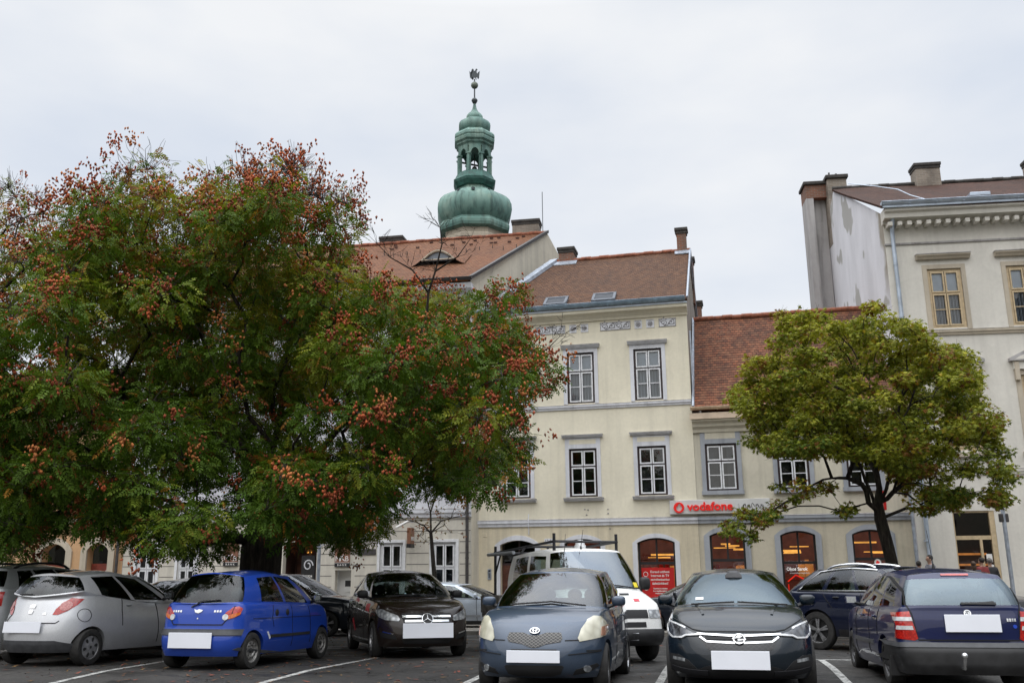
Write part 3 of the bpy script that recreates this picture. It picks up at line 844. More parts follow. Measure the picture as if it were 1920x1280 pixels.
def yaris():
    c = Car('parked_car', 'blue-grey three-door hatchback facing the viewer with large yellowed headlamps', hatch(3.64, 1.66, 1.50, 2.37, .72, .287, hood=.78, znose=.76, zbelt=.95, belt_rise=.10, ws=.76, wsA=.44, rear=.3, yr=.545,
        windows=[(.04, .46), (.50, .84)], ws_q=.94, cf=.62, nf=2.35, glass={3: M['screen_glass']}, hood_c=.05), M['paint_bluegrey'], YARIS[0], YARIS[1])
    c.wheels('alloy', 6, 'alloy', steer=4); c.mirrors(None, (.09, .105, .075))
    # lamps, grille, badge
    c.patch('headlight', [(.52, .60), (.50, .64), (.53, .74), (.59, .84), (.65, .88), (.72, .875), (.77, .80), (.785, .70), (.77, .655), (.60, .615)], 'front', M['lamp_yellowed'], off=.012, psi=24, mirror=True)
    c.patch('indicator_lens', [(.735, .66), (.77, .665), (.778, .78), (.74, .76)], 'front', M['lamp_amber_dull'], off=.018, psi=24, mirror=True)
    c.patch('grille', [(-.31, .60), (-.33, .64), (-.31, .70), (-.14, .70), (-.06, .675), (0, .665), (.06, .675), (.14, .70), (.31, .70), (.33, .64), (.31, .60), (.14, .575), (.06, .545), (0, .535), (-.06, .545), (-.14, .575)], 'front', M['mesh_chrome'], off=.008)
    el = [(.055 * math.cos(a), .715 + .035 * math.sin(a)) for a in [2 * PI * k / 18 for k in range(18)]]
    ring_badge(c, 0, .715, .055, .036, 'front', 'ovals')
    c.strip('plate_slot', [(-.27, .513), (.27, .513)], 'front', M['black_trim'], .014, .004)
    c.patch('lower_grille', [(-.35, .33), (-.31, .25), (-.2, .225), (.2, .225), (.31, .25), (.35, .33), (.33, .345), (-.33, .345)], 'front', M['lower_black'], off=.003)
    c.patch('fog_lamp_recess', [(.44, .24), (.60, .26), (.72, .33), (.70, .36), (.48, .30)], 'front', M['lower_black'], off=.003, mirror=True, psi=20)
    c.patch('fog_lamp', [(.60 + .04 * math.cos(a), .305 + .036 * math.sin(a)) for a in [2 * PI * k / 12 for k in range(12)]], 'front', M['lamp_clear'], off=.012, mirror=True, psi=20)
    c.plate(PLATE_DX['yaris'], .44, .63, .135, 'front')
    c.seams([[(-.56, .62), (-.36, .615)], [(.36, .615), (.56, .62)], [(.40, .46), (.74, .49)], [(-.40, .46), (-.74, .49)]], 'front', False, .009)
    c.seams([[(.55, .28), (.52, .6), (.50, .93)], [(-.52, .95), (-.55, .7), (-.50, .45)], [(1.72, .50), (1.50, .50)]], 'left')
    c.strip('side_crease', [(1.0, .52), (-.9, .56)], 'left', M['paint_bluegrey'], .03, .006, True)
    c.handles([-.38], .86); c.wipers([((.50, .985), (.05, 1.035)), ((.05, 1.03), (-.42, 1.0))], 'front')
    m = MB(); p, n = c.surf(1.22, .74, 'left'); m.sphere(p, .03, 8, 6); m.build('side_repeater', M['lamp_white'], c.root, smooth=60)
    antenna(c, (.25, .1, 1.49), .45, -.2)
    return c

def ring_badge(c, y, z, a, b, view, kind):
    p, n = c.surf(y, z, view)
    n = Vector((n.x, 0, n.z)).normalized(); yv = Vector((0, 1, 0)); zv = n.cross(yv).normalized()
    if zv.z < 0: zv = -zv
    p = p + n * .016
    m = MB()
    def loop(cy, cz, ra, rb, r, k=22):
        pts = [p + yv * (cy + ra * math.cos(2 * PI * i / k)) + zv * (cz + rb * math.sin(2 * PI * i / k)) for i in range(k + 1)]
        m.tube(pts, r, 6, cap=False)
    if kind == 'ovals':
        loop(0, 0, a, b, .009); loop(0, 0, a * .33, b * .95, .007); loop(0, b * .45, a * .66, b * .42, .007)
    elif kind == 'star':
        loop(0, 0, a, b, .009, 28)
        for k in range(3):
            t = PI / 2 + 2 * PI * k / 3
            m.tube([p, p + yv * a * math.cos(t) + zv * b * math.sin(t)], [.016, .005], 6)
    elif kind == 'bolt':
        loop(0, 0, a, b, .011, 28)
        m.tube([p - yv * a * 1.25 + zv * .004, p + yv * a * .25 + zv * b * .3], [.008, .014], 6)
        m.tube([p + yv * a * 1.25 - zv * .004, p - yv * a * .25 - zv * b * .3], [.008, .014], 6)
        m.tube([p + yv * a * .25 + zv * b * .3, p - yv * a * .25 - zv * b * .3], .011, 6)
    elif kind == 'roundel':
        loop(0, 0, a, b, .009, 22); 
        m.tube([p - yv * a * .5 - zv * b * .4, p + yv * a * .1 + zv * b * .5, p + yv * a * .5 - zv * b * .1], .01, 6)
    m.build('badge', M['badge'], c.root, smooth=60)
    if kind in ('roundel', 'star', 'bolt'):
        k = MB(); k.poly([p - n * .006 + yv * a * math.cos(2 * PI * i / 22) + zv * b * math.sin(2 * PI * i / 22) for i in range(22)])
        k.build('badge_field', M['badge'] if kind == 'roundel' else M['black_trim'], c.root)

def antenna(c, p, h, lean):
    m = MB(); p = Vector(p); m.tube([p, p + Vector((0, 0, .06))], [.022, .012], 8); m.tube([p + Vector((0, 0, .05)), p + Vector((lean, 0, h))], [.007, .003], 5)
    m.build('aerial', M['black_trim'], c.root)

def astra():
    c = Car('parked_car', 'dark petrol blue hatchback facing the viewer with chrome winged grille and pale windscreen', hatch(4.37, 1.80, 1.485, 2.66, .90, .325, hood=1.12, znose=.72, zbelt=.955, belt_rise=.10, ws=.98, wsA=.5, rear=.5, yr=.545,
        rows=[(0, .92, -.14, .07), (.12, .965, -.03, .015), (.3, 1.0, 0, 0), (.5, 1.0, -.01, .03), (.75, .985, -.07, .06), (.92, .955, -.15, .085), (1, .92, -.22, .11)],
        cf=.78, nf=2.3, windows=[(.05, .40), (.43, .70), (.73, .88)], glass={3: M['pale_glass']}, hood_c=.075, zcc=1.01), M['paint_petrol'], ASTRA[0], ASTRA[1])
    c.wheels('alloy', 5, 'alloy'); c.mirrors(None, (.085, .115, .08), dx=-.16, dy=.12)
    c.patch('headlight', [(.44, .675), (.60, .665), (.64, .64), (.76, .64), (.835, .70), (.85, .79), (.80, .845), (.70, .80), (.56, .715)], 'front', M['lamp_dark'], off=.012, psi=22, mirror=True)
    for ln in ([(.45, .678), (.60, .668), (.645, .645), (.755, .645), (.82, .70), (.835, .78)], [(.60, .745), (.70, .785), (.79, .815)]):
        c.strip('light_guide', ln, 'front', M['lamp_white'], .018, .019, True)
    bar = [(-.455, .695), (.455, .695), (.40, .60), (.05, .575), (-.05, .575), (-.40, .60)]
    c.patch('grille', [(-.40, .60), (-.42, .62), (.42, .62), (.40, .60), (.36, .53), (.24, .475), (-.24, .475), (-.36, .53)], 'front', M['mesh_black'], off=.004)
    c.strip('grille_bar', [(-.47, .685), (-.05, .665), (.05, .665), (.47, .685)], 'front', M['chrome'], .019, .016)
    c.strip('grille_bar', [(-.44, .655), (-.36, .605), (-.05, .592), (.05, .592), (.36, .605), (.44, .655)], 'front', M['chrome'], .019, .016)
    c.strip('grille_gap', [(-.38, .645), (.38, .645)], 'front', M['lower_black'], .03, .008)
    ring_badge(c, 0, .63, .062, .062, 'front', 'bolt')
    c.patch('lower_grille', [(-.62, .22), (.62, .22), (.50, .30), (.36, .35), (-.36, .35), (-.50, .30)], 'front', M['lower_black'], off=.003, step=.04)
    c.patch('fog_lamp_recess', [(.46, .29), (.56, .27), (.80, .33), (.80, .46), (.70, .46), (.58, .40)], 'front', M['lower_black'], off=.003, mirror=True, psi=18)
    c.patch('fog_lamp', [(.62, .385), (.76, .40), (.76, .435), (.62, .42)], 'front', M['lamp_clear'], off=.012, mirror=True, psi=18)
    c.strip('bumper_blade', [(.36, .275), (.60, .285), (.78, .31)], 'front', M['paint_petrol'], .05, .02, True)
    c.plate(PLATE_DX['astra'], .415, .64, .20, 'front', proud=.05)
    c.seams([[(-.74, .85), (-.52, .735), (-.40, .715), (.40, .715), (.52, .735), (.74, .85)]], 'front', False, .009)
    c.strip('bonnet_crease', [(1.7, .40), (1.05, .50)], 'top', M['paint_petrol'], .03, .009, True)
    c.wipers([((.62, .985), (.02, 1.02)), ((-.02, 1.02), (-.55, .99))], 'front')
    c.patch('vignette', [(-.50, 1.055), (-.40, 1.06), (-.40, 1.09), (-.50, 1.085)], 'front', M['white_paint'], off=.004)
    cammount = MB(); cammount.prism([(.34, -.11, 1.345), (.34, .11, 1.345), (.30, .05, 1.41), (.30, -.05, 1.41)], (-.08, 0, .03)); cammount.build('mirror_mount', M['cabin'], c.root, recalc=True)
    c.seams([[(.55, .3), (.50, .95)], [(-.48, .98), (-.5, .35)]], 'left')
    return c

def mercedes():
    c = Car('parked_car', 'dark brown compact van facing the viewer with twin chrome grille bars and a round star', hatch(4.36, 1.786, 1.56, 2.70, .86, .315, hood=.98, znose=.80, zbelt=.99, belt_rise=.07, ws=.92, wsA=.45, rear=.3, yr=.56,
        windows=[(.05, .40), (.43, .72), (.75, .90)], cf=.7, nf=2.4, glass={3: M['dark_screen']}), M['paint_brown'], MERC[0], MERC[1])
    c.wheels('alloy', 7, 'alloy'); c.mirrors(M['black_trim'], (.09, .12, .085), dx=-.15)
    c.patch('headlight', [(.47, .66), (.50, .63), (.70, .65), (.79, .70), (.82, .82), (.74, .83), (.60, .76), (.50, .72)], 'front', M['lamp_clear'], off=.012, psi=24, mirror=True)
    c.patch('grille', [(-.44, .76), (.44, .76), (.46, .72), (.40, .60), (.30, .575), (-.30, .575), (-.40, .60), (-.46, .72)], 'front', M['lower_black'], off=.006)
    for z, w in ((.705, .43), (.63, .39)):
        for a, b in ((-w, -.09), (.09, w)): c.strip('grille_bar', [(a, z), (b, z)], 'front', M['chrome'], .034, .02)
    ring_badge(c, 0, .665, .095, .095, 'front', 'star')
    c.patch('lower_grille', [(-.40, .26), (.40, .26), (.46, .36), (.40, .42), (-.40, .42), (-.46, .36)], 'front', M['lower_black'], off=.004)
    c.patch('fog_lamp_recess', [(.52, .33), (.76, .36), (.78, .45), (.56, .40)], 'front', M['lower_black'], off=.004, mirror=True, psi=20)
    c.strip('bumper_chrome', [(.58, .42), (.74, .455)], 'front', M['chrome'], .018, .012, True)
    c.plate(PLATE_DX['merc'], .475, .90, .25, 'front', proud=.03)
    c.strip('sill_trim', [(.9, .28), (-.9, .28)], 'left', M['badge'], .025, .012, True)
    c.patch('side_sticker', [(.72, .80), (1.0, .78), (1.0, .92), (.72, .92)], 'right', M['orange_red'], off=.006)
    c.patch('side_sticker', [(-.65, .98), (-.25, .94), (-.25, .99), (-.65, 1.03)], 'right', M['orange_red'], off=.006)
    c.patch('side_sticker', [(-.75, .62), (-.60, .64), (-.30, .42), (-.42, .40)], 'right', M['orange_red'], off=.006)
    c.seams([[(.62, .3), (.6, .6), (.55, .97)], [(-.35, .98), (-.36, .4)], [(-1.0, .95), (-.9, .6)]], 'left')
    c.handles([.1, -.75], .90, M['black_trim']); c.wipers([((.55, 1.03), (.05, 1.07)), ((.05, 1.07), (-.5, 1.04))], 'front')
    return c

def fabia():
    H = 1.452
    c = Car('parked_car', 'dark navy estate car seen from behind at right with tow bar and rear wiper', hatch(4.22, 1.646, H, 2.46, .80, .29, hood=.95, znose=.74, zbelt=.93, belt_rise=.03, ws=.85, wsA=.45, rear=.26, yr=.55,
        windows=[(.03, .36), (.40, .66), (.70, .92)], black_pillars=False, cr=.36, nr=4.0, nrw=4.5, rw_q=.86, rw_t=(.06, .86),
        rows=[(0, .93, -.1, .05), (.15, .965, -.02, .0), (.33, 1.0, 0, 0), (.42, 1.0, -.01, .02), (.46, .985, -.015, .07), (.75, .985, -.07, .075), (.92, .965, -.14, .095), (1, .94, -.19, .115)],
        glass={4: M['pale_glass']}), M['paint_navy'], FABIA[0], FABIA[1])
    c.wheels('steel', 8, 'steel_dark'); c.mirrors(None, (.08, .1, .07))
    c.patch('tail_light', [(.56, .60), (.60, .58), (.77, .60), (.765, .75), (.755, .89), (.62, .91), (.60, .78)], 'rear', M['lamp_red'], psi=20, mirror=True)
    for z in (.70, .80): c.patch('tail_lens', [(.60, z), (.765, z), (.76, z + .045), (.61, z + .045)], 'rear', M['lamp_white'], off=.012, psi=20, mirror=True)
    c.patch('bumper_strip', [(-.80, .50), (.80, .50), (.805, .55), (-.805, .55)], 'rear', M['dark_grey_trim'], off=.016, step=.05)
    c.patch('lower_bumper', [(-.80, .20), (.80, .20), (.805, .50), (-.805, .50)], 'rear', M['black_trim'], off=.004, step=.06)
    c.plate(-.06, .775, .62, .20, 'rear')
    c.patch('high_brake_light', [(-.16, H - .125), (.16, H - .125), (.16, H - .10), (-.16, H - .10)], 'rear', M['lamp_red'], off=.01)
    ring_badge(c, -.02, .885, .036, .036, 'rear', 'roundel')
    c.wipers([((.03, 1.0), (-.36, 1.0)), ((.03, .985), (-.34, 1.012)), ((.03, .99), (-.36, .985))], 'rear')
    for k in range(4): c.patch('model_lettering', [(-.55 + k * .028, .795), (-.53 + k * .028, .795), (-.53 + k * .028, .83), (-.55 + k * .028, .83)], 'rear', M['badge'], off=.006)
    c.patch('round_sticker', [(-.53 + .022 * math.cos(a), .74 + .022 * math.sin(a)) for a in [2 * PI * k / 12 for k in range(12)]], 'rear', M['sticker_blue'], off=.006)
    c.seams([[(-.60, 1.36), (-.645, 1.0), (-.60, .88), (-.56, .585), (.56, .585), (.60, .88), (.645, 1.0), (.60, 1.36)]], 'rear', False)
    c.seams([[(.62, .3), (.60, .6), (.56, .93)], [(-.40, .94), (-.42, .35)], [(-1.0, .94), (-.92, .6)]], 'left')
    c.strip('side_moulding', [(.72, .50), (-.72, .50)], 'left', M['dark_grey_trim'], .05, .012, True)
    c.handles([.02, -.78], .83); antenna(c, (-1.1, .05, H - .02), .5, -.12 + .25)
    t = MB(); t.tube([(-2.0, .12, .26), (-2.24, .12, .28), (-2.30, .12, .40)], .025, 8); t.sphere((-2.30, .12, .42), .038, 10, 8)
    t.build('tow_ball', M['badge'], c.root, smooth=50)
    for sg in (1, -1): f = MB(); f.obox((-1.66, sg * .70, .27), (.01, 0, 0), (0, .12, 0), (0, 0, .12)); f.build('mud_flap', M['black_trim'], c.root)
    rl = None
    return c

def suv_dark():
    H = 1.64
    c = Car('parked_car', 'dark navy sport utility vehicle with chrome window line parked behind the navy estate', hatch(4.66, 1.89, H, 2.87, .86, .365, hood=1.25, znose=.92, zbelt=1.08, belt_rise=.04, ws=.82, wsA=.48, rear=.55, yr=.56, zb=.26,
        windows=[(.04, .40), (.43, .70), (.74, .97)], xC=-2.0, xrC=-1.45, xrtc=-1.75, glass={5: M['car_glass']}), M['paint_navy2'], GLC[0], GLC[1])
    P = c.P
    c.wheels('alloy', 5, 'alloy'); c.mirrors(None, (.1, .12, .085))
    for sg in (1, -1):
        b = [c.pt(('green', .035), ('s', q)) for q in [.03 + .94 * k / 14 for k in range(15)]]
        t = [c.pt(('green', .93), ('s', q)) for q in [.03 + .94 * k / 14 for k in range(15)]]
        ch = MB(); 
        lo = [Vector((p.x, (p.y + .006) * sg, p.z)) for p in b]; hi = [Vector((p.x, (p.y + .006) * sg, p.z)) for p in t]
        ch.tube(lo + [lo[-1].lerp(hi[-1], .5)] + hi[::-1], .02, 6)
        ch.build('window_chrome', M['chrome'], c.root, smooth=60)
        r = [c.pt(('roof', .10), ('s', q)) for q in [.06 + .86 * k / 12 for k in range(13)]]
        rr = MB(); pts = [Vector((p.x, p.y * sg, p.z + .05 * (1 - (2 * k / 12 - 1) ** 6))) for k, p in enumerate(r)]
        rr.tube(pts, .026, 6); rr.build('roof_rail', M['badge'], c.root, smooth=60)
    c.patch('tail_light', [(.52, .88), (.80, .90), (.84, 1.0), (.56, 1.0)], 'rear', M['lamp_red'], psi=25, mirror=True)
    c.patch('headlight', [(.52, .78), (.80, .80), (.84, .92), (.60, .90)], 'front', M['lamp_clear'], psi=25, mirror=True)
    c.patch('grille', [(-.4, .70), (.4, .70), (.44, .92), (-.44, .92)], 'front', M['lower_black'])
    c.handles([.2, -.95], 1.0, M['black_trim'])
    c.seams([[(.75, .4), (.72, .7), (.68, 1.06)], [(-.42, 1.06), (-.42, .45)], [(-1.25, 1.06), (-1.05, .8)]], 'left')
    c.patch('sill_trim', [(-.95, .27), (.95, .27), (.95, .40), (-.95, .40)], 'left', M['black_trim'], .005, .08, mirror=True)
    return c

def mpv():
    c = Car('parked_car', 'dark blue-grey people carrier parked sideways behind the blue car and tree trunk', hatch(4.75, 1.85, 1.68, 2.85, .92, .32, hood=1.0, znose=.85, zbelt=1.02, belt_rise=.04, ws=1.1, wsA=.5, rear=.35, yr=.58,
        windows=[(.10, .42), (.45, .70), (.73, .95)]), M['paint_slate'], MPV[0], MPV[1])
    c.wheels('alloy', 5, 'alloy'); c.mirrors(M['chrome'], (.09, .12, .085))
    for sg, vw in ((1, 'left'), (-1, 'right')): c.strip('belt_chrome', [(.9, 1.0), (-1.9, 1.03)], vw, M['chrome'], .022, .012)
    c.handles([.15, -.85], .93, M['chrome']); c.seams([[(.75, .35), (.7, 1.0)], [(-.42, 1.0), (-.42, .4)]], 'left')
    c.strip('side_moulding', [(.8, .58), (-.9, .58)], 'left', M['paint_slate'], .05, .012, True)
    c.patch('headlight', [(.5, .70), (.8, .72), (.84, .86), (.6, .84)], 'front', M['lamp_clear'], psi=25, mirror=True)
    c.patch('tail_light', [(.62, .8), (.82, .8), (.80, 1.05), (.66, 1.05)], 'rear', M['lamp_red'], psi=20, mirror=True)
    return c

def silver_hatch():
    c = Car('parked_car', 'light silver-blue five-door hatchback parked sideways behind the brown car', hatch(4.2, 1.74, 1.44, 2.6, .85, .3, hood=.95, znose=.75, zbelt=.93, belt_rise=.06, ws=.95, rear=.5, yr=.53,
        windows=[(.06, .42), (.46, .72), (.76, .9)]), M['paint_silverblue'], SILV[0], SILV[1])
    c.wheels('cover', 7, 'wheel_grey'); c.mirrors(None)
    for sg, vw in ((1, 'left'), (-1, 'right')): c.strip('belt_trim', [(.8, .925), (-1.6, .97)], vw, M['black_trim'], .02, .008)
    c.handles([.1, -.75], .83, M['black_trim']); c.seams([[(.7, .3), (.66, .92)], [(-.38, .95), (-.4, .35)]], 'left')
    c.strip('side_moulding', [(.8, .45), (-.85, .45)], 'left', M['silver_trim'], .06, .012, True)
    c.patch('sill_trim', [(-.95, .2), (.95, .2), (.95, .31), (-.95, .31)], 'left', M['black_trim'], .005, .08, mirror=True)
    c.patch('headlight', [(.5, .62), (.76, .66), (.8, .76), (.6, .76)], 'front', M['lamp_clear'], psi=25, mirror=True)
    c.patch('tail_light', [(.58, .7), (.78, .7), (.76, .92), (.62, .92)], 'rear', M['lamp_red'], psi=20, mirror=True)
    return c

def plain_car(label, paint, loc, az, L=4.1, W=1.72, H=1.46, suv=False, glass=None, zb=.2):
    c = Car('parked_car', label, hatch(L, W, H, 2.6, .85, .31 if not suv else .34, hood=.95, znose=.78 + (.12 if suv else 0), zbelt=H - .5, belt_rise=.05, ws=.85, rear=.35, yr=.55, windows=[(.05, .42), (.45, .72), (.75, .92)], zb=zb), paint, loc, az)
    c.wheels('alloy', 5, 'alloy'); c.mirrors(None if not suv else M['black_trim'])
    zt = H - .55
    c.patch('tail_light', [(.60, zt - .2), (.80, zt - .2), (.78, zt + .04), (.64, zt + .04)], 'rear', M['lamp_red'], psi=20, mirror=True)
    c.patch('headlight', [(.5, zt - .28), (.76, zt - .25), (.8, zt - .13), (.6, zt - .13)], 'front', M['lamp_clear'], psi=25, mirror=True)
    c.handles([.1, -.78], zt - .05, M['black_trim']); c.seams([[(.7, .32), (.66, zt)], [(-.4, zt), (-.4, .35)]], 'left')
    if suv:
        for sg in (1, -1):
            r = [c.pt(('roof', .12), ('s', q)) for q in [.08 + .84 * k / 10 for k in range(11)]]
            rr = MB(); rr.tube([Vector((p.x, p.y * sg, p.z + .06 * (1 - (2 * k / 10 - 1) ** 6))) for k, p in enumerate(r)], .024, 6); rr.build('roof_rail', M['black_trim'], c.root, smooth=60)
    return c

def van():
    """double-cab pick-up with a ladder rack"""
    H = 1.92
    c = Car('pickup_truck', 'white double-cab pickup with black ladder rack parked behind the blue-grey hatchback', dict(L=3.9, W=1.80, H=H, wb=3.0, fo=.72, tyre_r=.32, tyre_w=.2, zb=.3,
        rows=[(0, .95, -.08, .02), (.12, .98, -.01, .0), (.3, 1.0, 0, 0), (.42, 1.0, -.03, 0), (.7, .99, -.07, 0), (.9, .975, -.12, .01), (1, .955, -.18, .02)],
        shoulder=[(-2.0, 1.14), (.6, 1.12), (1.3, 1.06), (1.85, .93), (2.1, .85), (2.22, .80)],
        xcc=1.68, zcc=1.15, xA=1.05, yA=.80, zA=1.12, belt=[(0, 1.12), (1, 1.15)], xC=-1.35, yC=.80, xrc=-1.6, zrc=1.15, xhc=.98, zhc=1.84, xhA=.62, rail=[(0, 1.80), (.5, 1.83), (1, 1.80)],
        yrf=.66, yrr=.68, xrC=-1.35, xrtc=-1.55, zrtc=1.82, roofz=[(0, 1.87), (.4, H), (1, 1.88)], windows=[(.05, .42), (.48, .88)], black_pillars=False, hood_c=.03, cf=.42, nf=3.2, cr=.2, nr=5, nrw=5, nw=2.6,
        seats=[(.25, (.37, -.37)), (-.7, (.4, 0, -.4))], glass={3: M['van_glass']}), M['paint_white'], VAN[0], VAN[1])
    c.root['category'] = 'pickup truck'
    c.wheels('steel', 8, 'steel_dark'); c.mirrors(M['black_trim'], (.08, .12, .13), dx=.02, dz=.14, dy=.17)
    c.patch('grille', [(-.52, .70), (.52, .70), (.52, .83), (-.52, .83)], 'front', M['lower_black'], off=.008)
    c.patch('headlight', [(.54, .70), (.78, .70), (.78, .83), (.54, .83)], 'front', M['lamp_clear'], off=.012, mirror=True)
    c.patch('indicator_lens', [(.78, .70), (.86, .70), (.85, .83), (.78, .83)], 'front', M['lamp_amber'], off=.012, psi=30, mirror=True)
    c.patch('lower_grille', [(-.46, .56), (.46, .56), (.46, .64), (-.46, .64)], 'front', M['lower_black'], off=.006)
    c.patch('bumper', [(-.87, .30), (.87, .30), (.87, .52), (-.87, .52)], 'front', M['black_trim'], off=.035, step=.04)
    c.patch('air_intake', [(-.32, 1.06), (.32, 1.06), (.34, 1.09), (-.34, 1.09)], 'front', M['lower_black'], off=.006)
    pl = c.plate(.02, .42, .52, .115, 'front')
    p, n = c.surf(.02, .42, 'front')
    Mt = Matrix.Translation(p + Vector((.062, .19, .0))) @ Matrix(((0, 0, 1, 0), (1, 0, 0, 0), (0, 1, 0, 0), (0, 0, 0, 1)))
    text_obj('plate_lettering', '99', .13, M['black_trim'], pl, Mt, .002, .002)
    c.patch('sticker', [(.36, .96), (.46, .96), (.46, 1.0), (.36, 1.0)], 'front', M['orange_red'], off=.006)
    c.patch('parking_disc', [(.56, 1.19), (.66, 1.19), (.66, 1.27), (.56, 1.27)], 'front', M['yellow'], off=.006)
    c.wipers([((.60, 1.16), (.1, 1.22)), ((0.0, 1.2), (-.5, 1.17))], 'front')
    c.seams([[(.35, .4), (.32, .8), (.32, 1.12)], [(-.55, 1.12), (-.55, .5)]], 'left'); c.handles([-.42, -.95 + .3], 1.0, M['black_trim'])
    # load bed with drop sides
    x0, x1 = -1.72, -3.05
    bd = MB(); bd.box(x1, x0, -.88, .88, .62, .70)
    bed = bd.build('load_bed', M['bed_grey'], c.root, bevel=.01)
    for sg in (1, -1):
        b = MB(); b.box(x1, x0, sg * .88 - .015, sg * .88 + .015, .704, 1.06)
        for k in range(5):
            xx = x1 + .03 + (x0 - x1 - .06) * k / 4; b.box(xx - .03, xx + .03, sg * .88 + sg * .016 - .008, sg * .88 + sg * .016 + .008, .72, 1.05)
        b.build('drop_side', M['bed_grey'], bed, bevel=.004)
    b = MB(); b.box(x1 - .03, x1, -.88, .88, .704, 1.06); b.build('tailgate', M['bed_grey'], bed, bevel=.004)
    ch = MB()
    for sg in (1, -1): ch.box(x1 + .05, -.9, sg * .45 - .05, sg * .45 + .05, .42, .58)
    ch.build('chassis', M['black_trim'], c.root)
    # ladder rack
    rk = MB(); zt = 1.99; RW = .60
    for sg in (1, -1):
        rk.tube([(x1 + .06, sg * RW, .70), (x1 + .06, sg * RW, zt + .08)], .03, 6)
        rk.tube([(x1 - .02, sg * RW, zt - .06), (.75, sg * RW, zt)], .026, 6)
        rk.tube([(x1 + .5, sg * RW, zt - .06), (x1 + .06, sg * RW, zt - .5)], .02, 6)
        rk.tube([(-.9, sg * .70, 1.84), (-.9, sg * RW, zt - .02)], .022, 6)
        rk.tube([(.72, sg * RW, zt - .16), (.72, sg * RW, zt + .14)], .03, 6)
    for x, z in ((x1 + .06, zt - .06), (-.9, zt - .02), (.72, zt)): rk.tube([(x, -RW, z), (x, RW, z)], .026, 6)
    rack = rk.build('ladder_rack', M['rust_steel'], c.root)
    pb = MB(); pb.tube([(x1 + .05, -.76, zt - .10), (-1.3, -.72, zt - .12)], .035, 8); pb.build('rack_pipe', M['silver_trim'], rack, smooth=50)
    bc = MB(); bc.lathe([(.11, 0), (.11, .05), (.09, .07), (.085, .13), (.05, .16), (.001, .165)], 16, 0, (-.1, .22, 1.91)); 
    antenna(c, (.95, -.18, 1.84), .34, .12)
    c.roof_lamp = bc.build('roof_beacon', M['lamp_white'], c.root, smooth=50)
    return c
M['paint_silver'] = carpaint('paint_silver', (.60, .61, .63, 1), .35, .34)
M['paint_blue'] = carpaint('paint_blue', (.012, .055, .36, 1), .0, .38, .06, coat=.8)
M['paint_bluegrey'] = carpaint('paint_bluegrey', (.040, .061, .097, 1), .3, .32)
M['paint_petrol'] = carpaint('paint_petrol', (.002, .007, .013, 1), .0, .25, .05, coat=.7)
M['paint_brown'] = carpaint('paint_brown', (.014, .008, .006, 1), .0, .24, .05, coat=.7)
M['paint_navy'] = carpaint('paint_navy', (.007, .012, .060, 1), .0, .28, .10, coat=.8)
M['paint_navy2'] = carpaint('paint_deep_navy', (.005, .008, .024, 1), .0, .26, .05, coat=.8)
M['paint_slate'] = carpaint('paint_slate', (.014, .019, .030, 1), .4, .28, .06)
M['paint_silverblue'] = carpaint('paint_silverblue', (.52, .58, .66, 1), .35, .34)
M['paint_black'] = carpaint('paint_black', (.008, .008, .009, 1), .2, .28, .06)
M['paint_grey'] = carpaint('paint_grey', (.42, .44, .45, 1), .4, .36)
M['paint_white'] = carpaint('paint_white', (.72, .72, .70, 1), .0, .4, .14, coat=.6)
M['dark_grey_trim'] = simple('dark_grey_plastic', (.055, .057, .062), .55, 0, .25, 8)
M['silver_trim'] = simple('silver_trim', (.34, .36, .39), .4, .4, .1)
M['wheel_grey'] = simple('wheel_cover_grey', (.30, .30, .31), .42, .3, .22, 20)
M['lower_black'] = simple('opening_black', (.007, .007, .008), .7, 0, .2)
M['lamp_pink'] = lamp_mat('lamp_pink', (.60, .22, .20, 1), (.42, .12, .11, 1), 40, .12)
M['lamp_amber_dull'] = lamp_mat('lamp_amber_dull', (.42, .22, .14, 1), (.34, .16, .1, 1), 40, .2)
M['sticker_blue'] = simple('sticker_blue', (.02, .07, .5), .4)
M['bed_grey'] = simple('weathered_grey_steel', (.17, .16, .145), .7, .1, .35, 7)
M['van_glass'] = glass_mat('van_screen', (.45, .52, .53, 1), .9, .04, .12, (.70, .76, .82, 1))
M['hatch_glass'] = glass_mat('hatch_glass', (.45, .53, .52, 1), .5)
M['dark_screen'] = glass_mat('shaded_windscreen', (.40, .48, .47, 1), .5)

KA = ((-7.24, 16.85), 18.0); MATIZ = ((-4.41, 16.09), 15.0); YARIS = ((.62, 13.05), 192.5); ASTRA = ((3.02, 13.05), 192.5)
MERC = ((-2.2, 18.85), 162.0); FABIA = ((5.74, 13.45), 10.0); GLC = ((7.63, 18.55), 141.5); MPV = ((-6.2, 26.5), 102.0)
SILV = ((-1.6, 29.3), 103.0); VAN = ((1.06, 17.54), 162.5)
PLATE_DX = dict(ka=0.0, matiz=0.05, yaris=0.0, astra=0.0, merc=0.0, fabia=0.0)

cars = [ka(), matiz(), yaris(), astra(), mercedes(), fabia(), suv_dark(), mpv(), silver_hatch(), van()]
plain_car('light grey sport utility vehicle with black roof rails cut off by the left edge', M['paint_grey'], (-9.15, 18.7), 18, 4.3, 1.82, 1.66, True)
plain_car('black hatchback almost hidden between the silver and the bright blue cars', M['paint_black'], (-7.6, 21.5), 198)
plain_car('dark grey hatchback parked sideways between the white pickup and the petrol blue car', M['paint_slate'], (5.2, 26.5), 284)
plain_car('dark blue hatchback cut off by the right edge beyond the navy estate', M['paint_navy2'], (12.2, 19.5), 15)
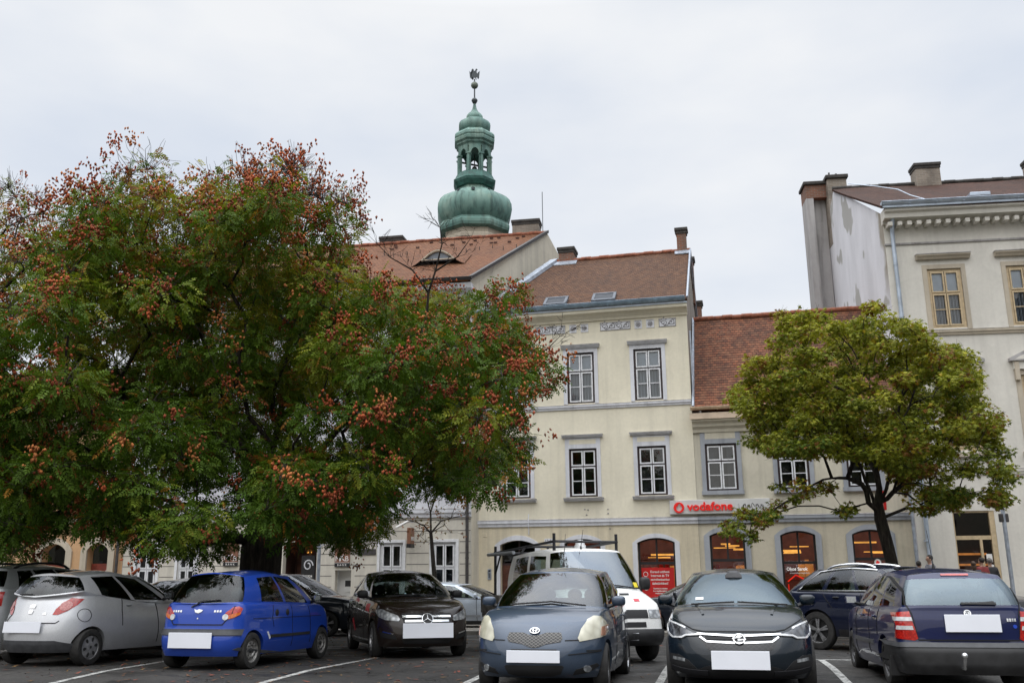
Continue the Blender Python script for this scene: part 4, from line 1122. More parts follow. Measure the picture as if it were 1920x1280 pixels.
# ------------------------------------------------------------------ materials of the place
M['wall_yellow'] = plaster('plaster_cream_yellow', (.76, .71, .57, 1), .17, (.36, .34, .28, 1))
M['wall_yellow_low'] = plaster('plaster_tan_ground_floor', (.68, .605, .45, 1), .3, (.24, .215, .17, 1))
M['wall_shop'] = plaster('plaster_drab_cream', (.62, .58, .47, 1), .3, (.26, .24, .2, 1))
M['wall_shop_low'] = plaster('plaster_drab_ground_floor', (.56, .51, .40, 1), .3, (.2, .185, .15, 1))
M['trim_white'] = plaster('moulding_pale_grey', (.68, .69, .73, 1), .4, (.3, .3, .31, 1), .06)
M['trim_grey'] = plaster('moulding_blue_grey', (.36, .38, .415, 1), .5, (.14, .15, .17, 1), .08)
M['trim_dark'] = plaster('moulding_weathered', (.42, .405, .40, 1), .6, (.12, .11, .10, 1), .1)  # darker stained moulding for flashings, pediments and fixings
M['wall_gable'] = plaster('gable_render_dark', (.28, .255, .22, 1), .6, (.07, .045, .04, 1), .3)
M['wall_gable_white'] = plaster('gable_render_cream', (.62, .575, .475, 1), .45, (.3, .28, .25, 1), .3)
M['wall_right'] = plaster('plaster_pale_ivory', (.67, .645, .585, 1), .2, (.36, .34, .31, 1))
M['wall_bank'] = plaster('plaster_rusticated_cream', (.62, .585, .51, 1), .35, (.33, .31, .28, 1))
M['wall_bank_up'] = plaster('plaster_bank_white', (.66, .665, .70, 1), .25, (.4, .4, .42, 1))
M['wall_peach'] = plaster('plaster_peach', (.55, .345, .19, 1), .35, (.28, .18, .12, 1))
M['stone'] = plaster('stone_surround', (.50, .44, .35, 1), .4, (.25, .22, .18, 1), .3)
M['groove'] = simple('rustication_joint', (.16, .15, .14), .9)
M['brick'] = None
def brick_mat(name, c1, c2, mortar):
    T = NT(name); tc = T.n('TexCoord')
    sp = T.n('SeparateXYZ', {0: tc.outputs['Object']}); cb = T.n('CombineXYZ', {0: T.math('ADD', sp.outputs[0], sp.outputs[1]).outputs[0], 1: sp.outputs[2]})
    b = T.n('TexBrick', {'Vector': cb.outputs[0], 'Color1': c1, 'Color2': c2, 'Mortar': mortar, 'Scale': 1, 'Mortar Size': .012, 'Brick Width': .25, 'Row Height': .08})
    st = T.ramp(T.noise(1.6, tc.outputs['Object'], 5).outputs[0], [(.45, 0.0), (.75, .7)])
    m = T.mix(st, b.outputs[0], (.09, .075, .065, 1))
    p = T.n('BsdfPrincipled', {'Base Color': m, 'Roughness': .9})
    return T.done(p)
M['brick'] = brick_mat('old_brick', (.25, .09, .05, 1), (.18, .075, .045, 1), (.2, .17, .14, 1))
M['brick_render'] = brick_mat('old_brick_pale', (.30, .25, .20, 1), (.24, .2, .16, 1), (.33, .3, .26, 1))
M['chimney_cap'] = simple('chimney_cap_dark', (.06, .055, .05), .9, 0, .3)
M['tile_yellow'] = rooftile('roof_tiles_brown', (.125, .056, .027, 1), (.078, .037, .021, 1), (.17, .088, .046, 1), (.045, .027, .02, 1), .15, .15, .5)
M['tile_bank'] = rooftile('roof_tiles_orange', (.195, .076, .033, 1), (.135, .056, .027, 1), (.25, .12, .06, 1), (.075, .04, .028, 1), .16, .17, .35)
M['tile_shop'] = rooftile('roof_tiles_red_mottled', (.20, .068, .033, 1), (.085, .036, .023, 1), (.28, .13, .07, 1), (.032, .022, .018, 1), .15, .155, .75)
M['tile_right'] = rooftile('roof_tiles_dark', (.085, .036, .022, 1), (.05, .024, .017, 1), (.11, .052, .032, 1), (.018, .013, .011, 1), .15, .14, .6)
M['ridge_tile'] = simple('ridge_tile', (.25, .085, .045), .85, 0, .35, 7)
M['gutter'] = simple('gutter_steel_blue', (.25, .34, .43), .45, .2, .2, 5)
M['gutter_pale'] = simple('gutter_pale_zinc', (.46, .53, .62), .35, .4, .15, 3)
M['gutter_beige'] = simple('gutter_beige', (.60, .44, .29), .5, 0, .15)
M['fascia_beige'] = simple('fascia_beige', (.62, .49, .37), .6, 0, .12, 3)
M['pipe_pale'] = simple('downpipe_pale', (.52, .56, .62), .45, .2, .15)
M['pipe_dark'] = simple('downpipe_dark', (.06, .055, .055), .55, .2, .3)
M['zinc'] = simple('zinc_flashing', (.36, .40, .46), .45, .4, .2)
M['win_dark'] = simple('window_frame_dark', (.040, .022, .024), .5, 0, .3, 10)
M['win_white'] = simple('window_sash_white', (.70, .71, .73), .45, 0, .08, 8)
M['win_ochre'] = simple('window_frame_ochre', (.52, .405, .25), .5, 0, .12, 8)
M['wood_brown'] = simple('door_brown', (.10, .035, .02), .5, 0, .3, 6)
M['wood_red'] = simple('door_red_brown', (.20, .035, .02), .5, 0, .25, 6)
M['pane'] = glass_mat('window_glass', (.72, .77, .79, 1), .7, .01, .035)
M['pane_curtain'] = M['pane']
M['room'] = simple('room_interior', (.035, .034, .036), .9, 0, .4, 1.2)
def curtain_mat():
    T = NT('net_curtain'); tc = T.n('TexCoord'); sp = T.n('SeparateXYZ', {0: tc.outputs['Object']})
    w = T.math('SINE', T.math('MULTIPLY', sp.outputs[0], 60).outputs[0])
    nz = T.noise(2.0, T.mapping(tc.outputs['Object'], (1, 1, .15)), 3)
    mixv = T.math('ADD', T.math('MULTIPLY', w.outputs[0], .07).outputs[0], nz.outputs[0])
    c = T.ramp(mixv.outputs[0], [(.3, (.60, .62, .68, 1)), (.7, (.82, .84, .90, 1))])
    p = T.n('BsdfPrincipled', {'Base Color': c, 'Roughness': .9})
    return T.done(p)
M['curtain'] = curtain_mat()
M['dark_curtain'] = simple('dim_curtain', (.075, .075, .085), .9, 0, .4, 3)
M['blind'] = simple('roller_blind', (.78, .80, .86), .9, 0, .05, 2)
def patina(name):
    T = NT(name); tc = T.n('TexCoord'); v = tc.outputs['Object']
    st = T.noise(1.0, T.mapping(v, (2.2, 2.2, .35)), 6, .62); big = T.noise(.45, v, 5)
    c = T.ramp(big.outputs[0], [(.3, (.085, .19, .165, 1)), (.5, (.15, .27, .23, 1)), (.72, (.26, .36, .30, 1))])
    f = T.ramp(st.outputs[0], [(.46, 0.0), (.70, .85)])
    m = T.mix(f, c, (.035, .075, .065, 1))
    f2 = T.ramp(T.noise(1.4, T.mapping(v, (1, 1, .6)), 4).outputs[0], [(.56, 0.0), (.8, .5)])
    m2 = T.mix(f2, m, (.26, .31, .22, 1))
    p = T.n('BsdfPrincipled', {'Base Color': m2, 'Roughness': .62, 'Metallic': .1})
    return T.done(p)
M['patina'] = patina('copper_patina')
M['patina_dark'] = simple('copper_patina_dark', (.035, .115, .095), .6, .1, .35, 3)
M['iron'] = simple('dark_iron', (.07, .08, .085), .5, .5, .2)
M['bronze'] = simple('bell_bronze', (.03, .035, .03), .5, .6, .2)
M['sign_white'] = simple('sign_panel_white', (.60, .60, .59), .4, 0, .05, 2)
M['sign_red'] = simple('sign_letter_red', (.72, .015, .012), .35, 0, .05, 5, emis=(1, .02, .01, 1), estr=.12)
M['board_red'] = simple('board_red', (.50, .012, .012), .4, 0, .1, 2)
M['sign_brown'] = simple('sign_panel_brown', (.21, .095, .055), .5, 0, .1, 3)
M['sign_black'] = simple('sign_panel_black', (.015, .015, .017), .5)
M['letter_white'] = simple('letter_white', (.75, .74, .72), .5, 0, .04)
def glow(name, col, s):
    T = NT(name); tc = T.n('TexCoord'); no = T.noise(3, tc.outputs['Object'], 2)
    c = T.ramp(no.outputs[0], [(.3, tuple(x * .55 for x in col[:3]) + (1,)), (.7, col)])
    e = T.n('Emission', {0: c, 1: s}); return T.done(e)
M['glow_amber'] = glow('lit_strip_amber', (1, .42, .08, 1), 1.8)
M['glow_warm'] = glow('glow_warm_surface', (.8, .27, .06, 1), .9)  # surface glows by itself, in place of lamplight on displays and shelves
M['glow_red'] = glow('lit_neon_red', (1, .03, .012, 1), 1.3)
M['glow_white'] = glow('lit_letters_white', (1, .98, .95, 1), 1.0)
M['shop_dark'] = simple('shop_interior_dark', (.05, .018, .014), .7, 0, .5, 1.5)
M['shop_brown'] = simple('shop_shelf_brown', (.16, .06, .03), .6, 0, .4, 2)
M['shop_back'] = glow('shop_back_wall_glow', (.12, .028, .016, 1), .9)  # room walls glow dimly by themselves, standing in for the shop lighting

# ------------------------------------------------------------------ building kit: local x along the facade, y into the house, z up
def wall_mesh(mb, x0, x1, z0, z1, holes, reveal=.22, y=0.0, m=0, mr=0):
    """wall with openings: (xa, xb, za, zb, rise) - rise > 0 gives a segmental arch on top of zb"""
    xs = sorted({x0, x1} | {h[0] for h in holes} | {h[1] for h in holes})
    zs = sorted({z0, z1} | {h[2] for h in holes} | {h[3] + h[4] for h in holes})
    def inside(xc, zc): return any(h[0] < xc < h[1] and h[2] < zc < h[3] + h[4] for h in holes)
    for i in range(len(xs) - 1):
        for j in range(len(zs) - 1):
            if not inside((xs[i] + xs[i + 1]) / 2, (zs[j] + zs[j + 1]) / 2):
                mb.poly([(xs[i], y, zs[j]), (xs[i + 1], y, zs[j]), (xs[i + 1], y, zs[j + 1]), (xs[i], y, zs[j + 1])], m)
    for xa, xb, za, zb, rise in holes:
        out = arch_pts(xa, xb, zb, rise) if rise else [(xb, zb), (xa, zb)]
        if rise:
            # spandrels either side of the arch
            n = len(out)
            half = n // 2
            mb.poly([(xb, y, zb + rise)] + [(p[0], y, p[1]) for p in out[:half + 1][::-1]], m)
            mb.poly([(xa, y, zb + rise)] + [(p[0], y, p[1]) for p in out[half:][::-1]], m)
        loop = [(xa, za), (xb, za)] + out
        for k in range(len(loop)):
            a, b = loop[k], loop[(k + 1) % len(loop)]
            mb.poly([(a[0], y, a[1]), (a[0], y + reveal, a[1]), (b[0], y + reveal, b[1]), (b[0], y, b[1])], mr)

def arch_pts(xa, xb, z, rise, n=12):
    w = (xb - xa) / 2; cx = (xa + xb) / 2
    R = (w * w + rise * rise) / (2 * rise); zc = z + rise - R; a0 = math.asin(min(1, w / R))
    return [(cx + R * math.sin(a0 - 2 * a0 * k / n), zc + R * math.cos(a0 - 2 * a0 * k / n)) for k in range(n + 1)]

def casement(parent, x0, x1, z0, z1, y=.10, outer='win_dark', fw=.07, rows=(.36, .33), split=.36, back='room', name='window', sash='win_white', open_left=False):
    """outer frame > sashes with glazing bars > glass and what hangs behind it"""
    f = MB()
    f.box(x0, x0 + fw, y - .04, y + .05, z0, z1); f.box(x1 - fw, x1, y - .04, y + .05, z0, z1)
    f.box(x0 + fw, x1 - fw, y - .04, y + .05, z1 - fw, z1); f.box(x0 + fw, x1 - fw, y - .04, y + .05, z0, z0 + fw * .8)
    w = f.build(name, M[outer], parent)
    s = MB(); xa, xb, za, zb = x0 + fw, x1 - fw, z0 + fw * .8, z1 - fw
    xm = (xa + xb) / 2; zs = zb - (zb - za) * split; t = .055
    ys, ye = y - .065, y - .01
    f2 = MB(); f2.box(xa, xb, y - .035, y + .04, zs - .018, zs + .018)
    f2.build('transom', M[outer], w)
    for a, b in ((xa, xm - .006), (xm + .006, xb)):
        for lo, hi in ((za, zs - .02), (zs + .02, zb)):
            s.box(a + .008, a + t, ys, ye, lo + .006, hi - .006); s.box(b - t, b - .008, ys, ye, lo + .006, hi - .006)
            s.box(a + t, b - t, ys, ye, hi - t, hi - .006); s.box(a + t, b - t, ys, ye, lo + .006, lo + t)
        mid = za + (zs - za) / 2
        s.box(a + t, b - t, ys + .012, ye - .008, mid - .014, mid + .014)
    s.build('sash', M[sash], w)
    g = MB()
    g.poly([(xa, y + .005, za), (xb, y + .005, za), (xb, y + .005, zb), (xa, y + .005, zb)])
    g.build('pane', M['pane'], w)
    if back == 'curtain':
        c = MB(); n = 28
        for k in range(n):
            a0, a1 = xa + (xb - xa) * k / n, xa + (xb - xa) * (k + 1) / n
            y0, y1 = y + .055 + .018 * math.sin(k * 1.9), y + .10 + .018 * math.sin((k + 1) * 1.9)
            c.poly([(a0, y0, za), (a1, y1, za), (a1, y1, zs), (a0, y0, zs)])
        c.build('curtain', M['curtain'], w)
        c = MB(); c.box(xa, xb, y + .03, y + .04, zs, zb); c.build('blind', M['blind'], w)
    elif back == 'grey':
        c = MB()
        c.box(xa, xa + (xb - xa) * .36, y + .12, y + .13, za, zb); c.box(xb - (xb - xa) * .3, xb, y + .12, y + .13, za, zb)
        c.build('curtain', M['dark_curtain'], w)
    r = MB()
    yb = y + .6
    r.poly([(xa - .1, yb, za - .1), (xb + .1, yb, za - .1), (xb + .1, yb, zb + .1), (xa - .1, yb, zb + .1)])
    r.poly([(xa, y + .06, za), (xa - .1, yb, za - .1), (xa - .1, yb, zb + .1), (xa, y + .06, zb)]); r.poly([(xb, y + .06, za), (xb, y + .06, zb), (xb + .1, yb, zb + .1), (xb + .1, yb, za - .1)])
    r.poly([(xa, y + .06, zb), (xa - .1, yb, zb + .1), (xb + .1, yb, zb + .1), (xb, y + .06, zb)]); r.poly([(xa, y + .06, za), (xb, y + .06, za), (xb + .1, yb, za - .1), (xa - .1, yb, za - .1)])
    r.build('room_beyond', M['room'], w)
    return w

def surround(parent, x0, x1, z0, z1, w=.13, mat='trim_white', head=0.0, panel=None, proud=.03):
    s = MB()
    s.box(x0 - w, x0, -proud, .0 + .06, z0, z1); s.box(x1, x1 + w, -proud, .06, z0, z1)
    s.box(x0 - w, x1 + w, -proud, .06, z1, z1 + w + head)
    o = s.build('window_surround', M[mat], parent)
    if panel and head:
        p = MB(); p.box(x0 + .02, x1 - .02, -proud - .004, -proud + .02, z1 + w + .02, z1 + w + head - .05); p.build('inset_panel', M[panel], o)
    return o

def hood(parent, x0, x1, z, mat='trim_white', top='trim_dark', h=.10, d=.16, name='window_hood'):
    s = MB()
    s.prism([(x0, 0, z), (x0, -d * .55, z), (x0, -d * .75, z + h * .45), (x0, -d, z + h * .7), (x0, -d, z + h), (x0, 0, z + h)], (x1 - x0, 0, 0))
    o = s.build(name, M[mat], parent, recalc=True)
    t = MB(); t.box(x0 - .015, x1 + .015, -d - .02, 0, z + h + .001, z + h + .028); t.build('hood_flashing', M[top], o)
    return o

def band(parent, x0, x1, z0, z1, d=.08, mat='trim_white', name='string_course', cap='trim_dark'):
    s = MB(); h = z1 - z0
    s.prism([(x0, 0, z0), (x0, -d * .5, z0), (x0, -d * .6, z0 + h * .35), (x0, -d, z0 + h * .55), (x0, -d, z1), (x0, 0, z1)], (x1 - x0, 0, 0))
    o = s.build(name, M[mat], parent, recalc=True)
    if cap:
        t = MB(); t.prism([(x0, 0, z1 + .03), (x0, -d - .012, z1 + .002), (x0, 0, z1 + .002)], (x1 - x0, 0, 0)); t.build('course_flashing', M[cap], o, recalc=True)
    return o

def arch_surround(parent, x0, x1, z0, zs, rise, w=.18, mat='trim_white', proud=.03):
    s = MB()
    s.box(x0 - w, x0, -proud, .05, z0, zs); s.box(x1, x1 + w, -proud, .05, z0, zs)
    inn = arch_pts(x0, x1, zs, rise); out = arch_pts(x0 - w, x1 + w, zs, rise + w * .92)
    for k in range(len(inn) - 1):
        a, b, c, d = out[k], out[k + 1], inn[k + 1], inn[k]
        s.poly([(a[0], -proud, a[1]), (d[0], -proud, d[1]), (c[0], -proud, c[1]), (b[0], -proud, b[1])])
        s.poly([(a[0], -proud, a[1]), (b[0], -proud, b[1]), (b[0], .0, b[1]), (a[0], .0, a[1])])
        s.poly([(d[0], .05, d[1]), (c[0], .05, c[1]), (c[0], -proud, c[1]), (d[0], -proud, d[1])])
    return s.build('arch_surround', M[mat], parent)

def roof_plane(parent, A, B, Cc, D, mat, name='roof', thick=.08, sag=0.0, nx=14, ny=8):
    """tiled slope A-B along the eave, D-C along the ridge; UV in metres"""
    A, B, Cc, D = map(Vector, (A, B, Cc, D))
    mb = MB(); idx = {}
    wl = ((B - A).length + (Cc - D).length) / 2; hl = ((D - A).length + (Cc - B).length) / 2
    n = (B - A).cross(D - A).normalized()
    if n.z < 0: n = -n
    uvv = {}
    for i in range(nx + 1):
        for j in range(ny + 1):
            u, v = i / nx, j / ny
            p = A.lerp(B, u).lerp(D.lerp(Cc, u), v)
            p = p + n * (sag * (math.sin(u * 9.0 + 1) * .5 + math.sin(u * 23 + v * 5) * .3 - math.sin(PI * v) * .8))
            idx[i, j] = mb.vert(p); uvv[i, j] = ((A.lerp(B, u).lerp(D.lerp(Cc, u), v) - A).dot((B - A).normalized()), v * hl)
    for i in range(nx):
        for j in range(ny):
            q = [(i, j), (i + 1, j), (i + 1, j + 1), (i, j + 1)]
            mb.face([idx[k] for k in q], 0, [uvv[k] for k in q])
    # underside and edges
    for e in ([(i, 0) for i in range(nx + 1)], [(nx, j) for j in range(ny + 1)], [(i, ny) for i in range(nx, -1, -1)], [(0, j) for j in range(ny, -1, -1)]):
        for a, b in zip(e[:-1], e[1:]):
            pa, pb = Vector(mb.v[idx[a]]), Vector(mb.v[idx[b]])
            mb.poly([pb, pa, pa - n * thick, pb - n * thick], 0, [(0, 0), (.1, 0), (.1, .1), (0, .1)])
    return mb.build(name, M[mat], parent, smooth=30)

def gutter(parent, a, b, r=.09, mat='gutter', name='gutter'):
    a, b = Vector(a), Vector(b); d = (b - a)
    s = MB(); n = 10; R0, R1 = [], []
    for k in range(n + 1):
        t = PI * k / n
        off = Vector((0, -math.cos(t) * r, -math.sin(t) * r))
        R0.append(s.vert(a + off)); R1.append(s.vert(b + off))
    for k in range(n): s.face([R0[k], R1[k], R1[k + 1], R0[k + 1]])
    s.face(R0[::-1]); s.face(R1)
    s.tube([a + Vector((0, -r, 0)), b + Vector((0, -r, 0))], .014, 6)
    L = d.length; k = 0
    while k * .9 < L:
        p = a + d.normalized() * (k * .9 + .05); s.box(p.x - .012, p.x + .012, p.y - r - .012, p.y + r, p.z - r - .006, p.z - r + .01); k += 1
    return s.build(name, M[mat], parent, smooth=45)

def downpipe(parent, pts, r=.055, mat='pipe_pale', name='downpipe'):
    s = MB(); s.tube(pts, r, 10)
    for a, b in zip(pts[:-1], pts[1:]):
        L = abs(a[2] - b[2])
        if L > 1.5:
            k = .8
            while k < L:
                z = max(a[2], b[2]) - k; s.lathe([(r + .012, -.02), (r + .012, .02)], 10, 0, (a[0], a[1], z), cap=True); k += 1.9
    return s.build(name, M[mat], parent, smooth=50)

def chimney(parent, x, y, z0, w, d, h, mat='brick', cap='chimney_cap', capw=.08, caph=.14, pots=0, skew=0):
    s = MB(); s.box(x - w / 2, x + w / 2, y - d / 2, y + d / 2, z0, z0 + h)
    o = s.build('chimney', M[mat], parent)
    c = MB(); c.box(x - w / 2 - capw, x + w / 2 + capw, y - d / 2 - capw, y + d / 2 + capw, z0 + h + .002, z0 + h + caph)
    c.box(x - w / 2 - capw * .5, x + w / 2 + capw * .5, y - d / 2 - capw * .5, y + d / 2 + capw * .5, z0 + h - .12, z0 + h)
    c.build('chimney_cap', M[cap], o, bevel=.015)
    for k in range(pots):
        p = MB(); p.lathe([(.07, 0), (.06, .3)], 8, 0, (x - w * .3 + w * .6 * k / max(1, pots - 1), y, z0 + h + caph), cap=True); p.build('chimney_pot', M['chimney_cap'], o)
    return o

def ridge(parent, a, b, r=.11, mat='ridge_tile'):
    a, b = Vector(a), Vector(b); n = int((b - a).length / .38); s = MB()
    for k in range(n):
        p, q = a.lerp(b, k / n), a.lerp(b, (k + 1.08) / n)
        jit = .012 * math.sin(k * 2.7)
        s.tube([p + Vector((0, 0, jit)), q + Vector((0, 0, jit + .01))], [r, r * .9], 8)
    return s.build('ridge_tiles', M[mat], parent, smooth=50)
# ------------------------------------------------------------------ buildings
GZ = -.66   # foot of the walls
def building(name, label, frame):
    o = thing(name, label, 'building'); o.matrix_world = frame; return o
FY = facade_frame(2.502, 34.0, 14); FR = facade_frame(13.594, 31.0, 7); FM = facade_frame(-1.539, 34.5, 10)

# --- three-storey cream house
H1 = building('townhouse', 'three-storey cream townhouse with frieze panels, brown tiled roof and arched ground-floor openings', FY)
cols2 = (2.09, -.44, -2.95)
holes_up = [(x, x + 1.04, 7.29, 9.23, 0) for x in cols2] + [(x, x + 1.04, 3.83, 5.60, 0) for x in cols2]
w = MB(); wall_mesh(w, -4.2, 4.13, 2.9, 10.75, holes_up, .2); w.build('wall', M['wall_yellow'], H1)
gate = (-3.1, -1.78, GZ, 2.15, .16); ar2 = (-.69, .64, .25, 2.17, .16); ar3 = (1.96, 3.28, .25, 2.17, .16)
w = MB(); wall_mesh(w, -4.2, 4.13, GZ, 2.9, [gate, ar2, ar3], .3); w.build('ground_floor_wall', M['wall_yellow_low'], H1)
w = MB()   # side gable rising over the low shop
w.poly([(4.13, 0, GZ), (4.13, 9.6, GZ), (4.13, 9.6, 10.9), (4.13, 4.6, 14.42), (4.13, 0, 10.9)])
w.poly([(-4.2, 9.6, GZ), (4.13, 9.6, GZ), (4.13, 9.6, 10.9), (-4.2, 9.6, 10.9)])
w.build('gable_wall', M['wall_gable'], H1)
for i, x in enumerate(cols2):
    casement(H1, x, x + 1.04, 7.29, 9.23, back='curtain'); surround(H1, x, x + 1.04, 7.27, 9.23, .14, head=.06); hood(H1, x - .2, x + 1.26, 9.40, h=.1)
    casement(H1, x, x + 1.04, 3.83, 5.60, back='grey' if i != 1 else 'room'); surround(H1, x, x + 1.04, 3.83, 5.60, .14, head=.24, panel='wall_yellow'); hood(H1, x - .24, x + 1.28, 6.0, h=.08)
    hood(H1, x - .21, x + 1.25, 3.68, h=.09, d=.18, name='window_sill')
band(H1, -4.1, 4.13, 7.06, 7.22, .09); band(H1, -4.1, 4.13, 2.80, 3.03, .09)
# cornice: cove, slab and gutter
s = MB(); s.prism([(-4.2, 0, 10.42), (-4.2, -.05, 10.42), (-4.2, -.08, 10.50), (-4.2, -.2, 10.62), (-4.2, -.32, 10.68), (-4.2, -.32, 10.80), (-4.2, 0, 10.80)], (8.36, 0, 0)); s.build('cornice', M['wall_yellow'], H1, recalc=True)
s = MB(); s.box(-4.2, 4.18, -.36, -.28, 10.803, 10.87); s.build('eave_flashing', M['gutter_pale'], H1)
gutter(H1, (-4.2, -.40, 11.02), (4.12, -.40, 11.02), .145)
M['relief_dark'] = simple('relief_grey', (.24, .23, .235), .9, 0, .2)  # darker grey for the raised frieze ornament
M['skylight_glass'] = simple('skylight_glass', (.06, .065, .075), .5, 0, .2, spec=.1)
def frieze(parent, x0, x1, z0=10.02, z1=10.34, flower=False):
    s = MB(); s.box(x0, x1, -.02, .02, z0, z1); o = s.build('frieze_panel', M['trim_white'], parent)
    d = MB(); y = -.026; cz = (z0 + z1) / 2
    if flower:
        cx = (x0 + x1) / 2
        for k in range(8):
            a = 2 * PI * k / 8; d.poly([(cx, y - .01, cz - .01), (cx + .10 * math.cos(a - .25), y, cz - .01 + .10 * math.sin(a - .25)), (cx + .10 * math.cos(a + .25), y, cz - .01 + .10 * math.sin(a + .25))])
        d.box(x0 + .02, x1 - .02, y - .003, y + .004, z1 - .03, z1 - .012)
    else:
        for e in ((x0, x1, z1 - .022, z1 - .006), (x0, x1, z0 + .006, z0 + .02), (x0 + .004, x0 + .02, z0, z1), (x1 - .02, x1 - .004, z0, z1)): d.box(e[0], e[1], y - .003, y + .004, e[2], e[3])
        n = max(2, round((x1 - x0) / .28)); wv = (x1 - x0 - .06) / n
        for k in range(n):
            cx = x0 + .03 + wv * (k + .5); sg = 1 if k % 2 else -1
            d.tube([(cx + (.03 + .09 * t / 14) * math.cos(t * .55) * 1.1, y, cz + sg * (.03 + .085 * t / 14) * math.sin(t * .55)) for t in range(15)], .011, 4)
            d.tube([(cx - wv * .5, y, cz - sg * .11), (cx - wv * .2, y, cz + sg * .02), (cx + wv * .2, y, cz + sg * .12), (cx + wv * .5, y, cz + sg * .10)], .010, 4)
            for j in range(3):
                px = cx - wv * .3 + wv * .3 * j; pz = cz - sg * .09 + .07 * (j % 2); d.poly([(px, y - .005, pz), (px + .05, y - .004, pz + .03), (px + .02, y - .004, pz + .06), (px - .02, y - .004, pz + .03)])
    d.build('relief_ornament', M['relief_dark'], o)
for a, b in ((.88, 2.03), (3.09, 3.72), (-1.63, -.47), (-4.0, -3.0)): frieze(H1, a, b)
for a, b in ((2.18, 2.46), (2.62, 2.92), (-.31, -.03), (.13, .42), (-2.12, -1.83), (-2.6, -2.3)): frieze(H1, a, b, flower=True)
roof_plane(H1, (-3.75, -.42, 10.93), (4.2, -.42, 10.93), (4.16, 4.6, 14.45), (-1.72, 4.6, 14.45), 'tile_yellow', sag=.02)
roof_plane(H1, (4.16, 9.8, 10.9), (-1.72, 9.8, 10.9), (-1.72, 4.62, 14.44), (4.16, 4.62, 14.44), 'tile_yellow', sag=.01)
ridge(H1, (-1.7, 4.6, 14.47), (4.18, 4.6, 14.47))
s = MB(); s.tube([(4.2, -.44, 10.99), (4.2, 4.6, 14.52)], .045, 6); s.tube([(4.2, 4.6, 14.52), (4.2, 9.7, 10.99)], .04, 6); s.build('verge_flashing', M['zinc'], H1)
s = MB(); s.obox((-2.72, 2.08, 12.78), (.16, .05, .03), (1.0, 2.5, 1.76), (-.02, -.03, .06)); s.build('valley_flashing', M['zinc'], H1)
M['skylight_frame'] = simple('skylight_frame', (.15, .165, .19), .6, 0, .2, spec=.2)
def skylight(parent, x, v):
    A = Vector((x, -.42 + 5.02 * v, 10.93 + 3.52 * v)); e = Vector((1, 0, 0)); u = Vector((0, 5.02, 3.52)).normalized(); n = e.cross(u)
    s = MB(); wd, hg = .40, .36
    for a, b, c, d in ((-wd, 0, .05, hg), (wd, 0, .05, hg), (0, -hg, wd + .05, .05), (0, hg, wd + .05, .05)): s.obox(A + e * a + u * b + n * .07, e * c, u * d, n * .05)
    o = s.build('skylight', M['skylight_frame'], parent)
    g = MB(); g.poly([A + e * sx * wd + u * sy * hg + n * .10 for sx, sy in ((-1, -1), (1, -1), (1, 1), (-1, 1))]); g.build('skylight_pane', M['skylight_glass'], o)
    k = MB(); k.poly([A + e * sx * wd + u * sy * hg + n * .03 for sx, sy in ((-1, -1), (1, -1), (1, 1), (-1, 1))]); k.build('skylight_blind', M['room'], o)
skylight(H1, -.82, .10); skylight(H1, 1.05, .11)
chimney(H1, 3.86, 4.7, 14.0, .40, .42, 1.35); chimney(H1, 4.02, 6.6, 12.6, .4, .5, 2.0); chimney(H1, 4.25, 8.6, 11.5, .3, .5, 1.6)
chimney(H1, -1.2, 4.9, 14.0, .66, .8, .95, capw=.07)
for q_ in ((-1.2, 4.35, 14.32, .5, .2, .14), (3.86, 4.35, 14.34, .3, .14, .1)): s = MB(); s.obox(q_[:3], (q_[3], 0, 0), (0, q_[4], q_[5]), (0, 0, .02)); s.build('chimney_flashing', M['zinc'], H1)
arch_surround(H1, *gate[:4], gate[4], .2); arch_surround(H1, *ar2[:4], ar2[4], .17); arch_surround(H1, *ar3[:4], ar3[4], .17)
# gate
g = MB(); g.box(gate[0], gate[1], .26, .32, GZ, 1.42); g.build('gate', M['wood_brown'], H1)
for x in (gate[0] + .06, (gate[0] + gate[1]) / 2 + .04):
    for z in (GZ + .15, .35, .95):
        p = MB(); p.box(x, x + .54, .245, .262, z, z + .38); p.build('gate_panel', M['wood_brown'], H1, bevel=.008)
g = MB(); g.box(gate[0], gate[1], .26, .30, 1.42, 1.5); g.box((gate[0] + gate[1]) / 2 - .03, (gate[0] + gate[1]) / 2 + .03, .26, .30, 1.5, 2.3)
g.build('fanlight_bar', M['win_dark'], H1)
g = MB(); g.poly([(gate[0], .29, 1.5), (gate[1], .29, 1.5), (gate[1], .29, 2.34), (gate[0], .29, 2.34)]); g.build('fanlight', M['dark_glass'], H1)
g = MB(); g.poly([(gate[0], .6, 1.4), (gate[1], .6, 1.4), (gate[1], .6, 2.4), (gate[0], .6, 2.4)]); g.build('room_beyond', M['room'], H1)
downpipe(H1, [(-4.13, -.12, 10.6), (-4.13, -.12, GZ + .2)], .06, 'pipe_pale'); downpipe(H1, [(4.22, -.02, 9.8), (4.22, -.1, 7.0)], .03, 'zinc', 'lightning_conductor')
s = MB(); s.tube([(-2.0, -.03, 3.25), (-2.0, -.11, 3.03), (-2.0, -.11, 2.80), (-2.0, -.03, 2.72), (-2.0, -.03, 2.5)], .018, 6); s.build('cable_conduit', M['trim_white'], H1)
# old anchors and fixings left in the render
s = MB()
for x, z in ((.1, 3.38), (.22, 3.36), (.16, 3.18), (.95, 3.37), (.95, 3.22), (1.0, 2.68), (1.55, 2.8)): s.sphere((x, -.01, z), .035, 6, 4, 0, (1, .6, .7))
s.build('wall_fixing', M['trim_dark'], H1)

